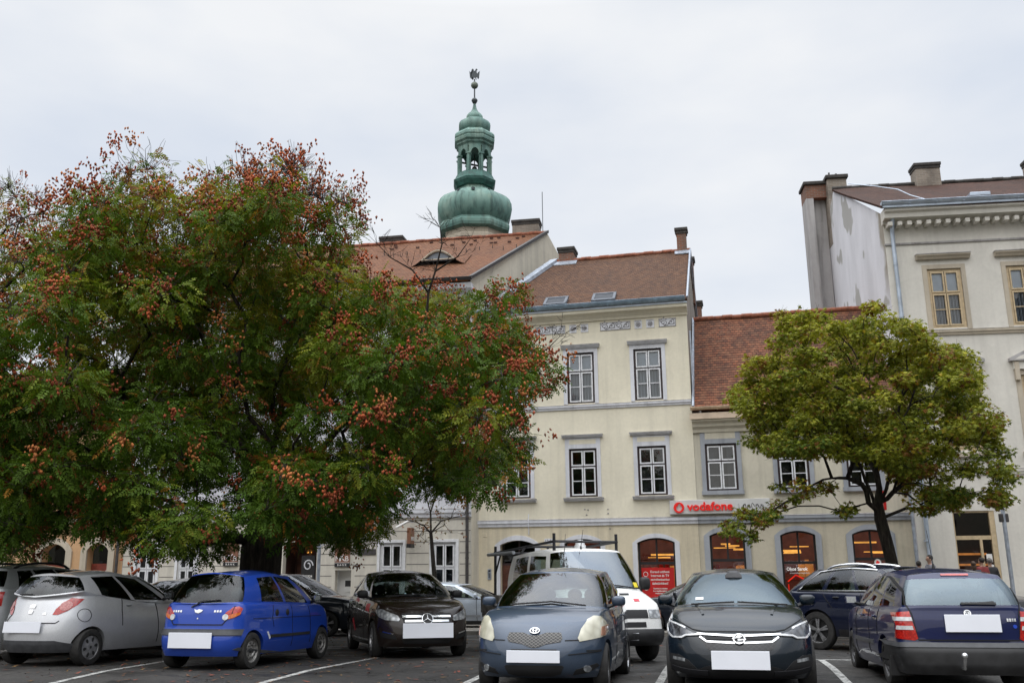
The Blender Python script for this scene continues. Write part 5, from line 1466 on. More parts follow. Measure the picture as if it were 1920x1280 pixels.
def shopfront(parent, x0, x1, z0, zs, rise, seed, transom=1.62):
    r = random.Random(seed)
    f = MB(); y = .16; t = .07
    f.box(x0, x0 + t, y, y + .08, z0, zs); f.box(x1 - t, x1, y, y + .08, z0, zs); f.box(x0 + t, x1 - t, y, y + .08, transom - .09, transom); f.box(x0 + t, x1 - t, y, y + .08, z0, z0 + .08)
    f.box((x0 + x1) / 2 - .03, (x0 + x1) / 2 + .03, y, y + .06, transom, zs + rise)
    ins = arch_pts(x0, x1, zs, rise); inn = arch_pts(x0 + t, x1 - t, zs - .02, rise - .04)
    for k in range(len(ins) - 1): f.poly([(ins[k][0], y, ins[k][1]), (inn[k][0], y, inn[k][1]), (inn[k + 1][0], y, inn[k + 1][1]), (ins[k + 1][0], y, ins[k + 1][1])])
    w = f.build('shop_window', M['sign_black'], parent)
    g = MB(); g.poly([(x0, y + .05, z0), (x1, y + .05, z0)] + [(p[0], y + .05, p[1]) for p in ins]); g.build('pane', M['pane'], w)
    # what one sees of the lit shop: back wall, ceiling light, shelves
    D = 2.2; yb = y + D
    b = MB(); xa, xb = x0 - .5, x1 + .5
    b.poly([(xa, yb, GZ), (xb, yb, GZ), (xb, yb, 2.7), (xa, yb, 2.7)]); b.poly([(xa, y + .1, 2.62), (xa, yb, 2.62), (xb, yb, 2.62), (xb, y + .1, 2.62)])
    b.poly([(xa, y + .1, GZ), (xa, yb, GZ), (xa, yb, 2.7), (xa, y + .1, 2.7)]); b.poly([(xb, y + .1, GZ), (xb, y + .1, 2.7), (xb, yb, 2.7), (xb, yb, GZ)])
    b.build('shop_room', M['shop_back'], w)
    l = MB(); z = transom + .05
    for k in range(r.randint(3, 4)):
        xx = x0 + (x1 - x0) * r.uniform(-.1, .75); L = (x1 - x0) * r.uniform(.2, .75); yy = y + r.uniform(.7, 2.0); zz = z + r.uniform(.05, .5)
        l.box(xx, xx + L, yy, yy + .3, zz, zz + r.uniform(.02, .07))
    l.build('ceiling_light', M['glow_amber'], w)
    sh = MB()
    for k in range(4):
        zz = z0 + .2 + .36 * k; sh.box(xa + .1, xb - .1, yb - .35, yb - .05, zz, zz + .04)
    sh.build('shelf', M['shop_brown'], w)
    gl = MB()
    for k in range(3):
        xx = x0 + .1 + (x1 - x0) * r.uniform(.1, .9); zz = r.uniform(.7, 1.2); gl.box(xx, xx + r.uniform(.12, .28), yb - .5, yb - .42, zz, zz + r.uniform(.2, .45))
    gl.box(x1 - .32, x1 - .08, y + 1.2, y + 1.26, .3, 1.35)
    gl.build('glowing_display', M['glow_warm'], w)
    goods = MB()
    for k in range(9):
        xx = xa + .2 + (xb - xa - .4) * k / 9; zz = z0 + .24 + .36 * r.randint(0, 3); goods.box(xx, xx + .13, yb - .3, yb - .12, zz, zz + r.uniform(.1, .26))
    goods.build('goods', M['board_red'], w)
    return w
shopfront(H1, *ar2[:4], ar2[4], 3); shopfront(H1, *ar3[:4], ar3[4], 4, 1.50)

# --- low shop house
H2 = building('shop_house', 'low two-storey shop house with steep mottled red roof left of the tall ivory house', FY)
up = [(4.51, 5.61, 3.93, 5.59, 0), (6.97, 8.03, 3.93, 5.55, 0), (9.26, 10.30, 3.93, 5.55, 0)]
w = MB(); wall_mesh(w, 4.133, 11.5, 2.9, 6.6, up, .2, y=.02); w.build('wall', M['wall_shop'], H2)
gr = [(4.49, 5.69, -.2, 2.37, .15), (6.88, 8.04, -.5, 2.35, .15), (9.22, 10.40, -.2, 2.35, .15)]
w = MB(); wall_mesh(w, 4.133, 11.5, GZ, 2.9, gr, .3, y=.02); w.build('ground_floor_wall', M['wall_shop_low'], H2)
for x0, x1, z0, z1, _ in up:
    casement(H2, x0, x1, z0, z1, y=.1, back='grey'); surround(H2, x0, x1, z0, z1, .15, 'trim_grey', head=.36, panel='wall_shop')
    s = MB(); s.box(x0 - .18, x1 + .18, -.10, .05, z0 - .14, z0); s.build('window_sill', M['trim_grey'], H2)
    s = MB(); s.box(x0 - .28, x1 + .28, -.07, .05, z1 + .51, z1 + .66); s.build('window_hood', M['trim_grey'], H2)
band(H2, 4.14, 11.42, 2.80, 3.03, .09, 'trim_grey')
s = MB(); s.prism([(4.12, .02, 6.0), (4.12, -.07, 6.0), (4.12, -.09, 6.12), (4.12, -.2, 6.2), (4.12, -.22, 6.32), (4.12, -.36, 6.38), (4.12, -.36, 6.44), (4.12, .02, 6.44)], (7.4, 0, 0)); s.build('cornice', M['wall_shop'], H2, recalc=True)
s = MB(); s.box(4.06, 11.55, -.42, -.30, 6.445, 6.66); s.build('eave_board', M['fascia_beige'], H2)
gutter(H2, (4.1, -.42, 6.86), (11.5, -.42, 6.86), .10, 'gutter_beige')
roof_plane(H2, (4.2, -.46, 6.78), (11.6, -.46, 6.78), (11.6, 3.5, 11.07), (4.2, 3.5, 11.07), 'tile_shop', sag=.03)
roof_plane(H2, (11.6, 7.5, 6.8), (4.2, 7.5, 6.8), (4.2, 3.52, 11.05), (11.6, 3.52, 11.05), 'tile_shop')
ridge(H2, (4.22, 3.5, 11.1), (11.5, 3.5, 11.1))
s = MB(); s.tube([(4.2, -.44, 6.9), (4.2, 3.5, 11.16)], .05, 6); s.build('verge_flashing', M['zinc'], H2)
for q, sd in zip(gr, (11, 12, 13)):
    arch_surround(H2, *q[:4], q[4], .19, 'trim_grey'); shopfront(H2, *q[:4], q[4], sd, 1.58 if sd != 12 else 1.48)
downpipe(H2, [(11.32, -.35, 6.8), (11.32, -.12, 6.1), (11.32, -.12, GZ + .15)], .075, 'pipe_pale')

# --- tall ivory house at right
H3 = building('corner_house', 'tall ivory three-storey house at right with dark roof, ochre windows and stained party wall', FR)
wx = (1.03, 3.66, 6.3, 8.9)
holes = [(x, x + 1.14, 9.28, 11.42, 0) for x in wx] + [(x, x + 1.14, 5.05, 7.55, 0) for x in wx]
w = MB(); wall_mesh(w, -.27, 12, 4.3, 13.2, holes, .22); w.build('wall', M['wall_right'], H3)
door = (.93, 2.24, GZ, 3.05, 0)
w = MB(); wall_mesh(w, -.27, 12, GZ, 4.3, [door, (6.0, 8.4, .2, 3.0, 0)], .35); w.build('ground_floor_wall', M['wall_right'], H3)
M['wall_party'] = None
def party_mat():
    T = NT('party_wall_patched'); tc = T.n('TexCoord'); v = tc.outputs['Object']
    vo = T.noise(1.0, T.mapping(v, (.9, .8, .55)), 2.5, .45)
    f = T.ramp(vo.outputs[0], [(.60, 0.0), (.63, .8)])
    st = T.noise(1.0, T.mapping(v, (1.2, 1.2, .4)), 5)
    b = T.ramp(st.outputs[0], [(.3, (.60, .60, .63, 1)), (.7, (.74, .74, .78, 1))])
    m = T.mix(f, b, (.33, .32, .29, 1))
    sp = T.n('SeparateXYZ', {0: v})
    ed = T.n('MapRange', {0: T.math('ADD', sp.outputs[1], T.math('MULTIPLY', T.noise(.7, v, 3).outputs[0], 2.2).outputs[0]).outputs[0], 1: 1.35, 2: 1.75, 3: 1.0, 4: 0.0})
    hi = T.n('MapRange', {0: sp.outputs[2], 1: 10.2, 2: 11.6, 3: 0.0, 4: 1.0})
    m2 = T.mix(T.math('MULTIPLY', ed.outputs[0], hi.outputs[0]), m, (.30, .27, .22, 1))
    bp = T.n('Bump', {'Strength': .3, 'Distance': .03, 'Height': T.noise(12, v, 5).outputs[0]})
    p = T.n('BsdfPrincipled', {'Base Color': m2, 'Roughness': .92, 'Normal': bp}); return T.done(p)
M['wall_party'] = party_mat()
w = MB(); w.poly([(-.27, 9.8, GZ), (-.27, 0, GZ), (-.27, 0, 13.55), (-.32, 6.3, 17.15), (-.32, 9.8, 15.2)]); w.build('party_wall', M['wall_party'], H3)
roof_plane(H3, (-.42, -.62, 13.6), (12, -.62, 13.6), (12, 6.2, 17.1), (-.42, 6.2, 17.1), 'tile_right', sag=.05)
ridge(H3, (-.4, 6.2, 17.12), (12, 6.2, 17.12), mat='chimney_cap')
s = MB(); s.prism([(-.3, 0, 12.36), (-.3, -.05, 12.36), (-.3, -.06, 12.42), (-.3, 0, 12.42)], (12.2, 0, 0)); s.build('string_course', M['trim_dark'], H3, recalc=True)
s = MB(); s.prism([(-.32, 0, 13.12), (-.32, -.14, 13.12), (-.32, -.16, 13.2), (-.32, -.46, 13.24), (-.32, -.48, 13.40), (-.32, -.58, 13.46), (-.32, -.58, 13.58), (-.32, 0, 13.58)], (12.3, 0, 0)); s.build('cornice', M['wall_right'], H3, recalc=True)
for k in range(38):
    x = -.2 + k * .325; s = MB(); s.box(x, x + .15, -.40, 0, 12.98, 13.118); s.build('dentil', M['wall_right'], H3)
gutter(H3, (-.45, -.66, 13.75), (12, -.66, 13.75), .11, 'gutter_pale')
s = MB(); s.box(-.4, 12, -.66, -.585, 13.56, 13.64); s.build('eave_flashing', M['gutter_pale'], H3)
band(H3, -.27, 12, 9.02, 9.2, .10, 'stone'); band(H3, -.27, 12, 4.22, 4.4, .08, 'wall_right')
for x in wx:
    casement(H3, x, x + 1.14, 9.28, 11.42, y=.08, outer='win_ochre', fw=.10, sash='win_ochre', back='curtain', split=.40)
    surround(H3, x, x + 1.14, 9.22, 11.42, .15, 'stone', proud=.025); hood(H3, x - .33, x + 1.47, 11.76, 'stone', h=.16, d=.2)
    casement(H3, x, x + 1.14, 5.05, 7.55, y=.08, outer='win_ochre', fw=.10, sash='win_ochre', back='curtain', split=.36)
    surround(H3, x, x + 1.14, 4.95, 7.55, .17, 'stone', proud=.03)
    s = MB(); s.prism([(x - .34, 0, 8.02), (x + 1.48, 0, 8.02), (x + 1.48, 0, 8.12), (x + .57, 0, 8.56), (x - .34, 0, 8.12)], (0, -.2, 0)); s.build('pediment', M['trim_dark'], H3, recalc=True)
    s = MB(); s.prism([(x - .18, 0, 8.06), (x + 1.32, 0, 8.06), (x + 1.2, 0, 8.14), (x + .57, 0, 8.42), (x - .06, 0, 8.14)], (0, -.203, 0)); s.box(x - .22, x + 1.36, -.12, .01, 7.74, 8.018); s.build('window_hood', M['wall_right'], H3)
    for sg in (x - .2, x + 1.19):
        s = MB(); s.box(sg, sg + .15, -.16, 0, 7.35, 8.0); s.build('console', M['stone'], H3, bevel=.02)
    s = MB(); s.box(x - .25, x + 1.39, -.16, 0, 4.82, 4.95); s.build('window_sill', M['stone'], H3)
# shop door: ochre frame, transom, glass, paper notices
f = MB(); x0, x1 = door[0], door[1]
f.box(x0, x0 + .05, .05, .14, GZ, 3.05); f.box(x1 - .16, x1, .02, .16, GZ, 3.05); f.box(x0 + .05, x1 - .16, .05, .14, 2.12, 2.25); f.box(x0 + .05, x1 - .16, .05, .14, 2.99, 3.05)
f.box(x0 + .78, x0 + .86, .05, .14, GZ, 2.12); f.build('shop_door_frame', M['win_ochre'], H3)
g = MB(); g.poly([(x0, .1, GZ), (x1, .1, GZ), (x1, .1, 3.05), (x0, .1, 3.05)]); g.build('pane', M['pane'], H3)
b = MB(); b.poly([(x0 - .8, 2.4, GZ), (x1 + .8, 2.4, GZ), (x1 + .8, 2.4, 3.2), (x0 - .8, 2.4, 3.2)]); b.poly([(x0 - .8, .16, 3.1), (x0 - .8, 2.4, 3.1), (x1 + .8, 2.4, 3.1), (x1 + .8, .16, 3.1)]); b.poly([(x1 + .6, .36, GZ), (x1 + .6, 2.4, GZ), (x1 + .6, 2.4, 3.1), (x1 + .6, .36, 3.1)]); b.poly([(x0 - .6, .36, GZ), (x0 - .6, .36, 3.1), (x0 - .6, 2.4, 3.1), (x0 - .6, 2.4, GZ)])
b.build('shop_room', M['shop_dark'], H3)
l = MB()
for k in range(4): l.box(x0 + .05, x1 + .4, 2.2, 2.3, .55 + .36 * k, .62 + .36 * k)
l.box(x0 + .3, x1 - .2, 1.6, 1.64, .95, 1.1); l.build('glowing_shelf', M['glow_warm'], H3)
n = MB(); n.box(x0 + .92, x0 + 1.10, .04, .045, 1.40, 1.66); n.box(x0 + .94, x0 + 1.12, .04, .045, 1.0, 1.32); n.build('paper_notice', M['letter_white'], H3)
downpipe(H3, [(-.02, -.5, 13.6), (-.02, -.15, 12.85), (-.02, -.12, 12.4), (.05, -.12, GZ + .15)], .07, 'gutter_pale')
downpipe(H3, [(-.38, -.1, 6.4), (-.38, -.1, GZ + .2)], .05, 'zinc')
chimney(H3, 3.5, 6.2, 16.8, 1.0, .7, 1.0, 'brick_render', capw=.06); chimney(H3, 8.1, 6.2, 16.8, 1.0, .7, 1.0, 'brick_render', capw=.06)
s = MB(); s.box(-1.24, -.92, 7.6, 8.6, GZ + 9, 17.3); s.box(-.92, -.34, 7.95, 8.6, GZ + 9, 17.3); st = s.build('party_chimney', M['trim_dark'], H3)
s = MB(); s.box(-1.245, -.335, 7.59, 8.605, 17.302, 17.92); s.build('chimney_stack', M['brick'], st)
s = MB(); s.box(-1.32, -.27, 7.5, 8.7, 17.925, 18.08); s.build('chimney_cap', M['chimney_cap'], st, bevel=.02)
s = MB(); s.box(-.33, .5, 7.3, 8.5, 15.0, 18.05); st = s.build('chimney', M['brick_render'], H3)
s = MB(); s.box(-.40, .58, 7.2, 8.6, 18.053, 18.22); s.build('chimney_cap', M['chimney_cap'], st, bevel=.02)
s = MB(); s.tube([(-.1, 7.8, 18.2), (-.1, 7.8, 18.55)], .04, 6); s.tube([(.2, 7.8, 18.2), (.2, 7.8, 18.48)], .05, 6); s.build('chimney_pot', M['chimney_cap'], st)
s = MB(); s.tube([(.2, 5.9, 17.2), (.9, 4.6, 16.5), (1.2, 2.6, 15.5), (1.0, .6, 14.45), (1.1, -.5, 13.85)], .022, 5); s.build('roof_cable', M['gutter_pale'], H3)
s = MB(); s.box(2.9, 3.6, .2, .8, 14.15, 14.3); s.build('roof_hatch', M['gutter_pale'], H3, bevel=.02)

# --- bank house
M['tile_right_plain'] = simple('vent_tile_dark', (.07, .03, .022), .85, 0, .3)
H4 = building('bank_house', 'white bank house behind the big tree with orange tiled roof and eyebrow dormer', FM)
gw = [(-3.52, -2.62, .25, 2.28, 0), (-1.5, -.6, .25, 2.28, 0), (-13.42, -12.55, .25, 2.3, 0), (-11.68, -10.9, .25, 2.3, 0)]
bd = (-7.35, -6.0, GZ, 2.35, 0); ni = (-5.25, -4.62, GZ, 1.30, 0)
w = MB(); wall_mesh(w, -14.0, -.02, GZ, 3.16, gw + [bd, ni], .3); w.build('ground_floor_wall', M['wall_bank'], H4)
g = MB()
for k in range(9):
    z = GZ + .55 + k * .40
    segs = [(-14.0, -.05)]
    for h in gw + [bd, ni]:
        if h[2] - .1 < z < h[3] + .12:
            segs = [q for a, b in segs for q in ((a, min(b, h[0] - .14)), (max(a, h[1] + .14), b)) if q[1] - q[0] > .05]
    for a, b in segs: g.box(a, b, -.004, .01, z - .014, z + .014)
g.build('rustication_joint', M['groove'], H4)
uw = [(x, x + 1.0, z, z + 1.9, 0) for x in (-13.3, -11.4, -9.4, -7.2, -5.3, -3.5, -1.5) for z in (4.2, 8.0)]
w = MB(); wall_mesh(w, -14.0, -.02, 3.16, 12.0, uw, .2); w.build('wall', M['wall_bank_up'], H4)
for h in gw:
    casement(H4, *h[:4], y=.1, outer='win_white', fw=.08, back='grey', split=.44); surround(H4, *h[:4], .1, 'win_white')
for h in uw:
    casement(H4, *h[:4], y=.1, outer='win_white', fw=.07, back='room'); surround(H4, *h[:4], .12, 'trim_white', head=.05)
band(H4, -14.0, -.02, 3.18, 3.48, .12, 'trim_white'); band(H4, -14.0, -.02, 7.3, 7.5, .1, 'trim_white')
s = MB(); s.prism([(-14.1, 0, 11.5), (-14.1, -.1, 11.5), (-14.1, -.16, 11.7), (-14.1, -.4, 11.9), (-14.1, -.45, 12.1), (-14.1, 0, 12.1)], (14.15, 0, 0)); s.build('cornice', M['trim_white'], H4, recalc=True)
gutter(H4, (-14.1, -.52, 12.28), (.1, -.52, 12.28), .11, 'pipe_dark')
roof_plane(H4, (-14.1, -.55, 12.2), (-.1, -.55, 12.2), (2.1, 6.0, 16.25), (-14.1, 6.0, 16.25), 'tile_bank', sag=.02)
roof_plane(H4, (4.3, 12.4, 12.2), (-14.1, 12.4, 12.2), (-14.1, 6.02, 16.23), (2.1, 6.02, 16.23), 'tile_bank')
ridge(H4, (-14.1, 6.0, 16.27), (2.15, 6.0, 16.27))
w = MB(); w.poly([(-.02, 0, GZ), (4.35, 12.4, GZ), (4.35, 12.4, 12.2), (2.18, 6.02, 16.3), (-.02, -.3, 12.3), (-.02, 0, 12.0)]); w.build('gable_wall', M['wall_gable_white'], H4)
s = MB(); s.obox((1.09, 2.86, 14.33), (1.1, 3.17, 2.0), (.09, -.03, 0), (0, -.02, .06)); s.build('verge_flashing', M['pipe_dark'], H4)
# eyebrow dormer
M['dormer_glass'] = simple('dormer_glass', (.14, .16, .19), .3, 0, .25, 3)
def eyebrow(parent, cx, v, wd=1.15, hh=.66):
    A = Vector((cx, -.55 + 6.55 * v, 12.2 + 4.05 * v)); u = Vector((0, 6.55, 4.05)).normalized(); n = Vector((0, -u.z, u.y))
    mb = MB(); N = 30; rows = 8; idx = {}
    for i in range(N + 1):
        t = -1 + 2 * i / N
        lift = hh * (math.cos(t * PI) * .5 + .5) ** .85
        for j in range(rows + 1):
            s_ = j / rows; back = s_ * 1.7
            sm = (1 - s_) ** 1.6
            p = A + Vector((t * wd, 0, 0)) + Vector((0, 0, 1)) * (lift * sm) + u * back * 1.0 + n * (.035)
            idx[i, j] = mb.vert(p)
    for i in range(N):
        for j in range(rows):
            mb.face([idx[i, j], idx[i + 1, j], idx[i + 1, j + 1], idx[i, j + 1]], 0, [((-1 + 2 * a / N) * wd, b * .22) for a, b in ((i, j), (i + 1, j), (i + 1, j + 1), (i, j + 1))])
    o = mb.build('eyebrow_dormer', M['tile_bank'], parent, smooth=60)
    fr = MB(); gl = MB()
    top = [(A + Vector((t * wd, 0, hh * (math.cos(t * PI) * .5 + .5) ** .85 - .01))) for t in [-.62 + 1.24 * k / 20 for k in range(21)]]
    fr.tube([p + Vector((0, .02, 0)) for p in top], .05, 6); fr.tube([top[0] + Vector((0, .0, .02)), top[-1] + Vector((0, .0, .02))], .03, 6); fr.build('dormer_frame', M['stone'], o)
    gl.poly([p + Vector((0, .06, -.02)) for p in top]); gl.build('dormer_pane', M['dormer_glass'], o)
    bk = MB(); bk.poly([p + Vector((0, .25, 0)) for p in top]); bk.build('room_beyond', M['room'], o)
eyebrow(H4, -1.85, .34)
chimney(H4, 1.2, 6.3, 15.9, 1.25, .7, .95, 'brick_render', capw=.05); chimney(H4, -5.3, 6.3, 15.9, 1.1, .6, .62, 'brick_render', capw=.05)
# snow guards and vents on the tiles
rr_ = random.Random(5)
for k in range(14):
    x = -6 + k * .55; v = .62 + .03 * (k % 3); p = Vector((x, -.55 + 6.55 * v, 12.2 + 4.05 * v)); s = MB(); s.tube([p, p + Vector((0, -.02, .16))], .016, 4); s.build('snow_guard', M['chimney_cap'], H4)
for k in range(16):
    x = rr_.uniform(-5, 1.2); v = rr_.uniform(.78, .95); p = Vector((x, -.55 + 6.55 * v, 12.24 + 4.05 * v)); s = MB(); s.box(p.x, p.x + .16, p.y - .05, p.y, p.z - .03, p.z + .03); s.build('vent_tile', M['tile_right_plain'], H4)
s = MB(); s.tube([(2.0, 6.0, 16.2), (2.0, 6.0, 18.3)], .018, 5); s.build('lightning_rod', M['iron'], H4)
# recessed entrance
b = MB(); b.box(bd[0], bd[1], 1.2, 1.25, GZ, 2.5); b.box(bd[0] - .02, bd[0], .3, 1.2, GZ, 2.4); b.box(bd[1], bd[1] + .02, .3, 1.2, GZ, 2.4); b.build('entrance_recess', M['shop_dark'], H4)
l = MB(); l.box(bd[0] + .5, bd[0] + .68, 1.1, 1.15, 1.95, 2.0); l.build('entrance_lamp', M['glow_amber'], H4)
b = MB(); b.box(bd[0] + .1, bd[0] + .7, 1.15, 1.19, GZ, 1.9); b.build('door', M['wood_brown'], H4)
b = MB(); b.box(ni[0], ni[1], .34, .40, GZ, 1.3); b.box(ni[0] + .25, ni[1] - .03, .31, .345, .5, 1.02); b.build('cash_machine', M['sign_white'], H4)
b = MB(); b.box(ni[0] + .3, ni[1] - .08, .30, .312, .7, .92); b.build('cash_machine_screen', M['sign_black'], H4)
downpipe(H4, [(-.16, -.12, 12.0), (-.16, -.12, GZ + .2)], .06, 'pipe_dark')

# --- peach house at far left
H5 = building('peach_house', 'peach two-storey house at far left with stone door surrounds and red-brown doors', FM)
ar = [(-17.58, -16.5, GZ, 2.12, .28), (-15.58, -14.64, GZ, 2.12, .28), (-20.4, -19.4, GZ, 2.12, .28), (-23.4, -22.4, GZ, 2.12, .28)]
w = MB(); wall_mesh(w, -27, -14.03, GZ, 3.3, ar, .4, y=.02); w.build('ground_floor_wall', M['wall_peach'], H5)
uph = [(x, x + 1.0, 4.0, 5.9, 0) for x in (-24.6, -22.2, -19.8, -17.4, -15.6)]
w = MB(); wall_mesh(w, -27, -14.03, 3.3, 7.2, uph, .2, y=.02); w.build('wall', M['wall_peach'], H5)
for h in uph: casement(H5, *h[:4], y=.1, outer='win_white', back='room'); surround(H5, *h[:4], .13, 'stone')
band(H5, -27, -14.03, 3.2, 3.42, .1, 'stone')
for h in ar:
    arch_surround(H5, *h[:4], h[4], .26, 'stone', .06)
    d = MB(); d.box(h[0], h[1], .34, .42, GZ, 1.62); dd = d.build('door', M['wood_red'], H5)
    for k in (0, 1):
        x = h[0] + .12 + k * (h[1] - h[0] - .1) / 2; g = MB(); g.poly([(x, .335, .6), (x + .28, .335, .6), (x + .28, .335, 1.2)] + [(x + .14 + .14 * math.cos(a), .335, 1.2 + .16 * math.sin(a)) for a in [PI * j / 6 for j in range(7)]] + [(x, .335, 1.2)]); g.build('door_pane', M['curtain'], dd)
    g = MB(); g.poly([(h[0], .4, 1.62), (h[1], .4, 1.62)] + [(p[0], .4, p[1]) for p in arch_pts(h[0], h[1], h[3], h[4])]); g.build('fanlight', M['dark_glass'], H5)
    g = MB(); g.poly([(h[0], .8, GZ), (h[1], .8, GZ), (h[1], .8, 2.5), (h[0], .8, 2.5)]); g.build('room_beyond', M['room'], H5)
s = MB(); s.prism([(-27, .02, 6.9), (-27, -.1, 6.9), (-27, -.35, 7.15), (-27, -.35, 7.3), (-27, .02, 7.3)], (12.9, 0, 0)); s.build('cornice', M['stone'], H5, recalc=True)
roof_plane(H5, (-27, -.45, 7.3), (-14.05, -.45, 7.3), (-14.05, 5, 10.6), (-27, 5, 10.6), 'tile_right')
downpipe(H5, [(-14.2, -.12, 7.2), (-14.2, -.12, GZ + .2)], .06, 'pipe_dark')

# --- church tower
M['verdigris'] = simple('ball_verdigris', (.17, .20, .16), .6, .1, .3, 4)
T0 = thing('church_tower', 'green copper onion spire with open bell lantern rising behind the orange roof', 'tower', (-3.45, 82.0, 0), (0, 0, rad(22.5 + 4)))
def octa(prof, name, mat='patina', n=8, parent=T0, smooth=None, sub=1):
    m = MB(); m.lathe(prof, n * sub, 0, (0, 0, 0), 'z', 0, cap=True); return m.build(name, M[mat], parent, smooth=smooth)
SC = 1.025
def zq(z): return 1.6 + (z - 1.6) * SC
def pr(l): return [(r, zq(z)) for r, z in l]
octa(pr([(2.95, -2), (2.95, 29.6), (3.1, 29.7), (3.1, 30.0), (2.95, 30.15), (2.95, 30.9)]), 'tower_shaft', 'stone')
octa(pr([(2.95, 30.6), (3.42, 30.75), (3.5, 31.0), (3.5, 31.25), (3.3, 31.5), (3.25, 31.7)]), 'eave_moulding', 'patina')
octa(pr([(3.25, 31.6), (3.4, 31.8), (3.62, 32.2), (3.76, 32.75), (3.72, 33.3), (3.5, 33.8), (3.12, 34.2), (2.5, 34.5), (1.95, 34.7), (1.68, 34.95), (1.6, 35.3), (1.58, 35.5)]), 'onion_dome', smooth=28)
octa(pr([(1.58, 35.2), (1.85, 35.22), (2.1, 35.6), (2.15, 35.85), (2.0, 36.0), (1.75, 36.5), (1.7, 36.62)]), 'lower_cornice', 'patina_dark')
RL = 1.52
for k in range(8):
    a = 2 * PI * k / 8; c, s_ = math.cos(a), math.sin(a)
    m = MB(); P0 = Vector((c * RL, s_ * RL, 0)); rd = Vector((c, s_, 0)); tg = Vector((-s_, c, 0))
    z0, z1 = zq(36.5), zq(38.3)
    m.obox(P0 + Vector((0, 0, (z0 + z1) / 2)), rd * .15, tg * .17, Vector((0, 0, (z1 - z0) / 2)))
    m.obox(P0 + rd * .1 + Vector((0, 0, (z0 + z1) / 2)), rd * .12, tg * .11, Vector((0, 0, (z1 - z0) / 2 - .02)))
    m.obox(P0 + rd * .05 + Vector((0, 0, z1 - .05)), rd * .22, tg * .23, Vector((0, 0, .07)))
    m.build('lantern_column', M['patina'], T0)
    # arch between this column and the next
    a2 = a + 2 * PI / 8; Q0 = Vector((math.cos(a2), math.sin(a2), 0)) * RL
    zt = zq(39.15); A_ = Vector((P0.x, P0.y, 0)); w_ = (Q0 - A_); m = MB()
    pts = [A_ + w_ * (.16 + .68 * j / 10) + Vector((0, 0, z1 + (zt - z1) * .62 * math.sin(PI * j / 10) ** .6)) for j in range(11)]
    face = [A_ + Vector((0, 0, z1))] + pts + [Q0 + Vector((0, 0, z1)), Q0 + Vector((0, 0, zt)), A_ + Vector((0, 0, zt))]
    m.prism(face, (A_ + Q0).normalized() * .16); m.build('lantern_arch', M['patina'], T0, recalc=True)
octa(pr([(1.3, 39.0), (1.66, 39.05), (1.7, 39.25), (1.85, 39.4), (1.87, 39.55), (2.04, 39.7), (2.07, 39.95), (2.0, 40.05), (2.07, 40.2), (2.04, 40.45), (1.85, 40.7), (1.6, 40.85), (1.42, 40.95)]), 'upper_cornice', smooth=22)
octa(pr([(1.42, 40.9), (1.58, 41.1), (1.65, 41.4), (1.62, 41.7), (1.42, 42.0), (1.05, 42.2), (.82, 42.3)]), 'middle_dome', smooth=28)
octa(pr([(.82, 42.25), (.86, 42.4), (.84, 42.6), (.64, 42.9), (.40, 43.12), (.24, 43.4), (.15, 43.8), (.10, 44.1)]), 'spire', smooth=28)
m = MB(); m.lathe(pr([(.06, 43.9), (.2, 44.1), (.30, 44.3), (.30, 44.4), (.2, 44.55), (.07, 44.65), (.06, 46.6)]), 12, 0, cap=True); m.build('finial_rod', M['iron'], T0, smooth=40)
m = MB(); m.sphere((0, 0, zq(45.95)), .36, 14, 10); m.build('finial_ball', M['verdigris'], T0, smooth=60)
# double-headed eagle cut from sheet
half = [(0, .0), (.06, .02), (.10, -.12), (.2, -.2), (.16, -.02), (.22, .1), (.30, -.05), (.36, -.12), (.36, .08), (.44, -.02), (.46, .3), (.52, .72), (.42, .55), (.36, .62), (.28, .42), (.22, .5), (.2, .72), (.3, .8), (.2, .92), (.1, .86), (.06, .7), (0, .62)]
m = MB(); ez = zq(46.55)
full = [(x, z) for x, z in half] + [(-x, z) for x, z in half[::-1][1:-1]]
bm = bmesh.new(); f = bm.faces.new([bm.verts.new((x * 1.0, 0, ez + .2 + z * 1.1)) for x, z in full]); bmesh.ops.triangulate(bm, faces=bm.faces[:])
for fc in bm.faces: m.prism([tuple(v.co) for v in fc.verts], (0, .05, 0))
bm.free(); e = m.build('eagle_vane', M['iron'], T0); e.rotation_euler = (0, 0, -rad(22.5 + 4))
m = MB(); bz = zq(36.9); m.lathe([(.42, bz), (.36, bz + .12), (.26, bz + .42), (.2, bz + .6), (.05, bz + .66)], 14); m.tube([(0, 0, bz + .6), (0, 0, bz + 1.9)], .05, 6); m.box(-1.3, 1.3, -.06, .06, bz + .75, bz + .9); m.build('bell', M['bronze'], T0, smooth=40)
for a_, zz in ((-PI * .64, 34.0), (-PI * .5, 34.05), (-PI * .35, 34.0)):
    m = MB(); r_ = 3.12; c_ = Vector((r_ * math.cos(a_ - rad(26.5)), r_ * math.sin(a_ - rad(26.5)), zq(zz))); m.box(c_.x - .13, c_.x + .13, c_.y - .13, c_.y + .13, c_.z - .1, c_.z + .14); m.build('dome_hatch', M['iron'], T0)
# ------------------------------------------------------------------ signs and fittings (things of their own)
def face_text(F, x, y, z):
    """matrix that sets lettering flat on a facade, in facade coordinates"""
    return Matrix.Translation((x, y, z)) @ Matrix.Rotation(PI / 2, 4, 'X')
def fthing(name, label, cat, F, group=None):
    o = thing(name, label, cat, group=group); o.matrix_world = F; return o

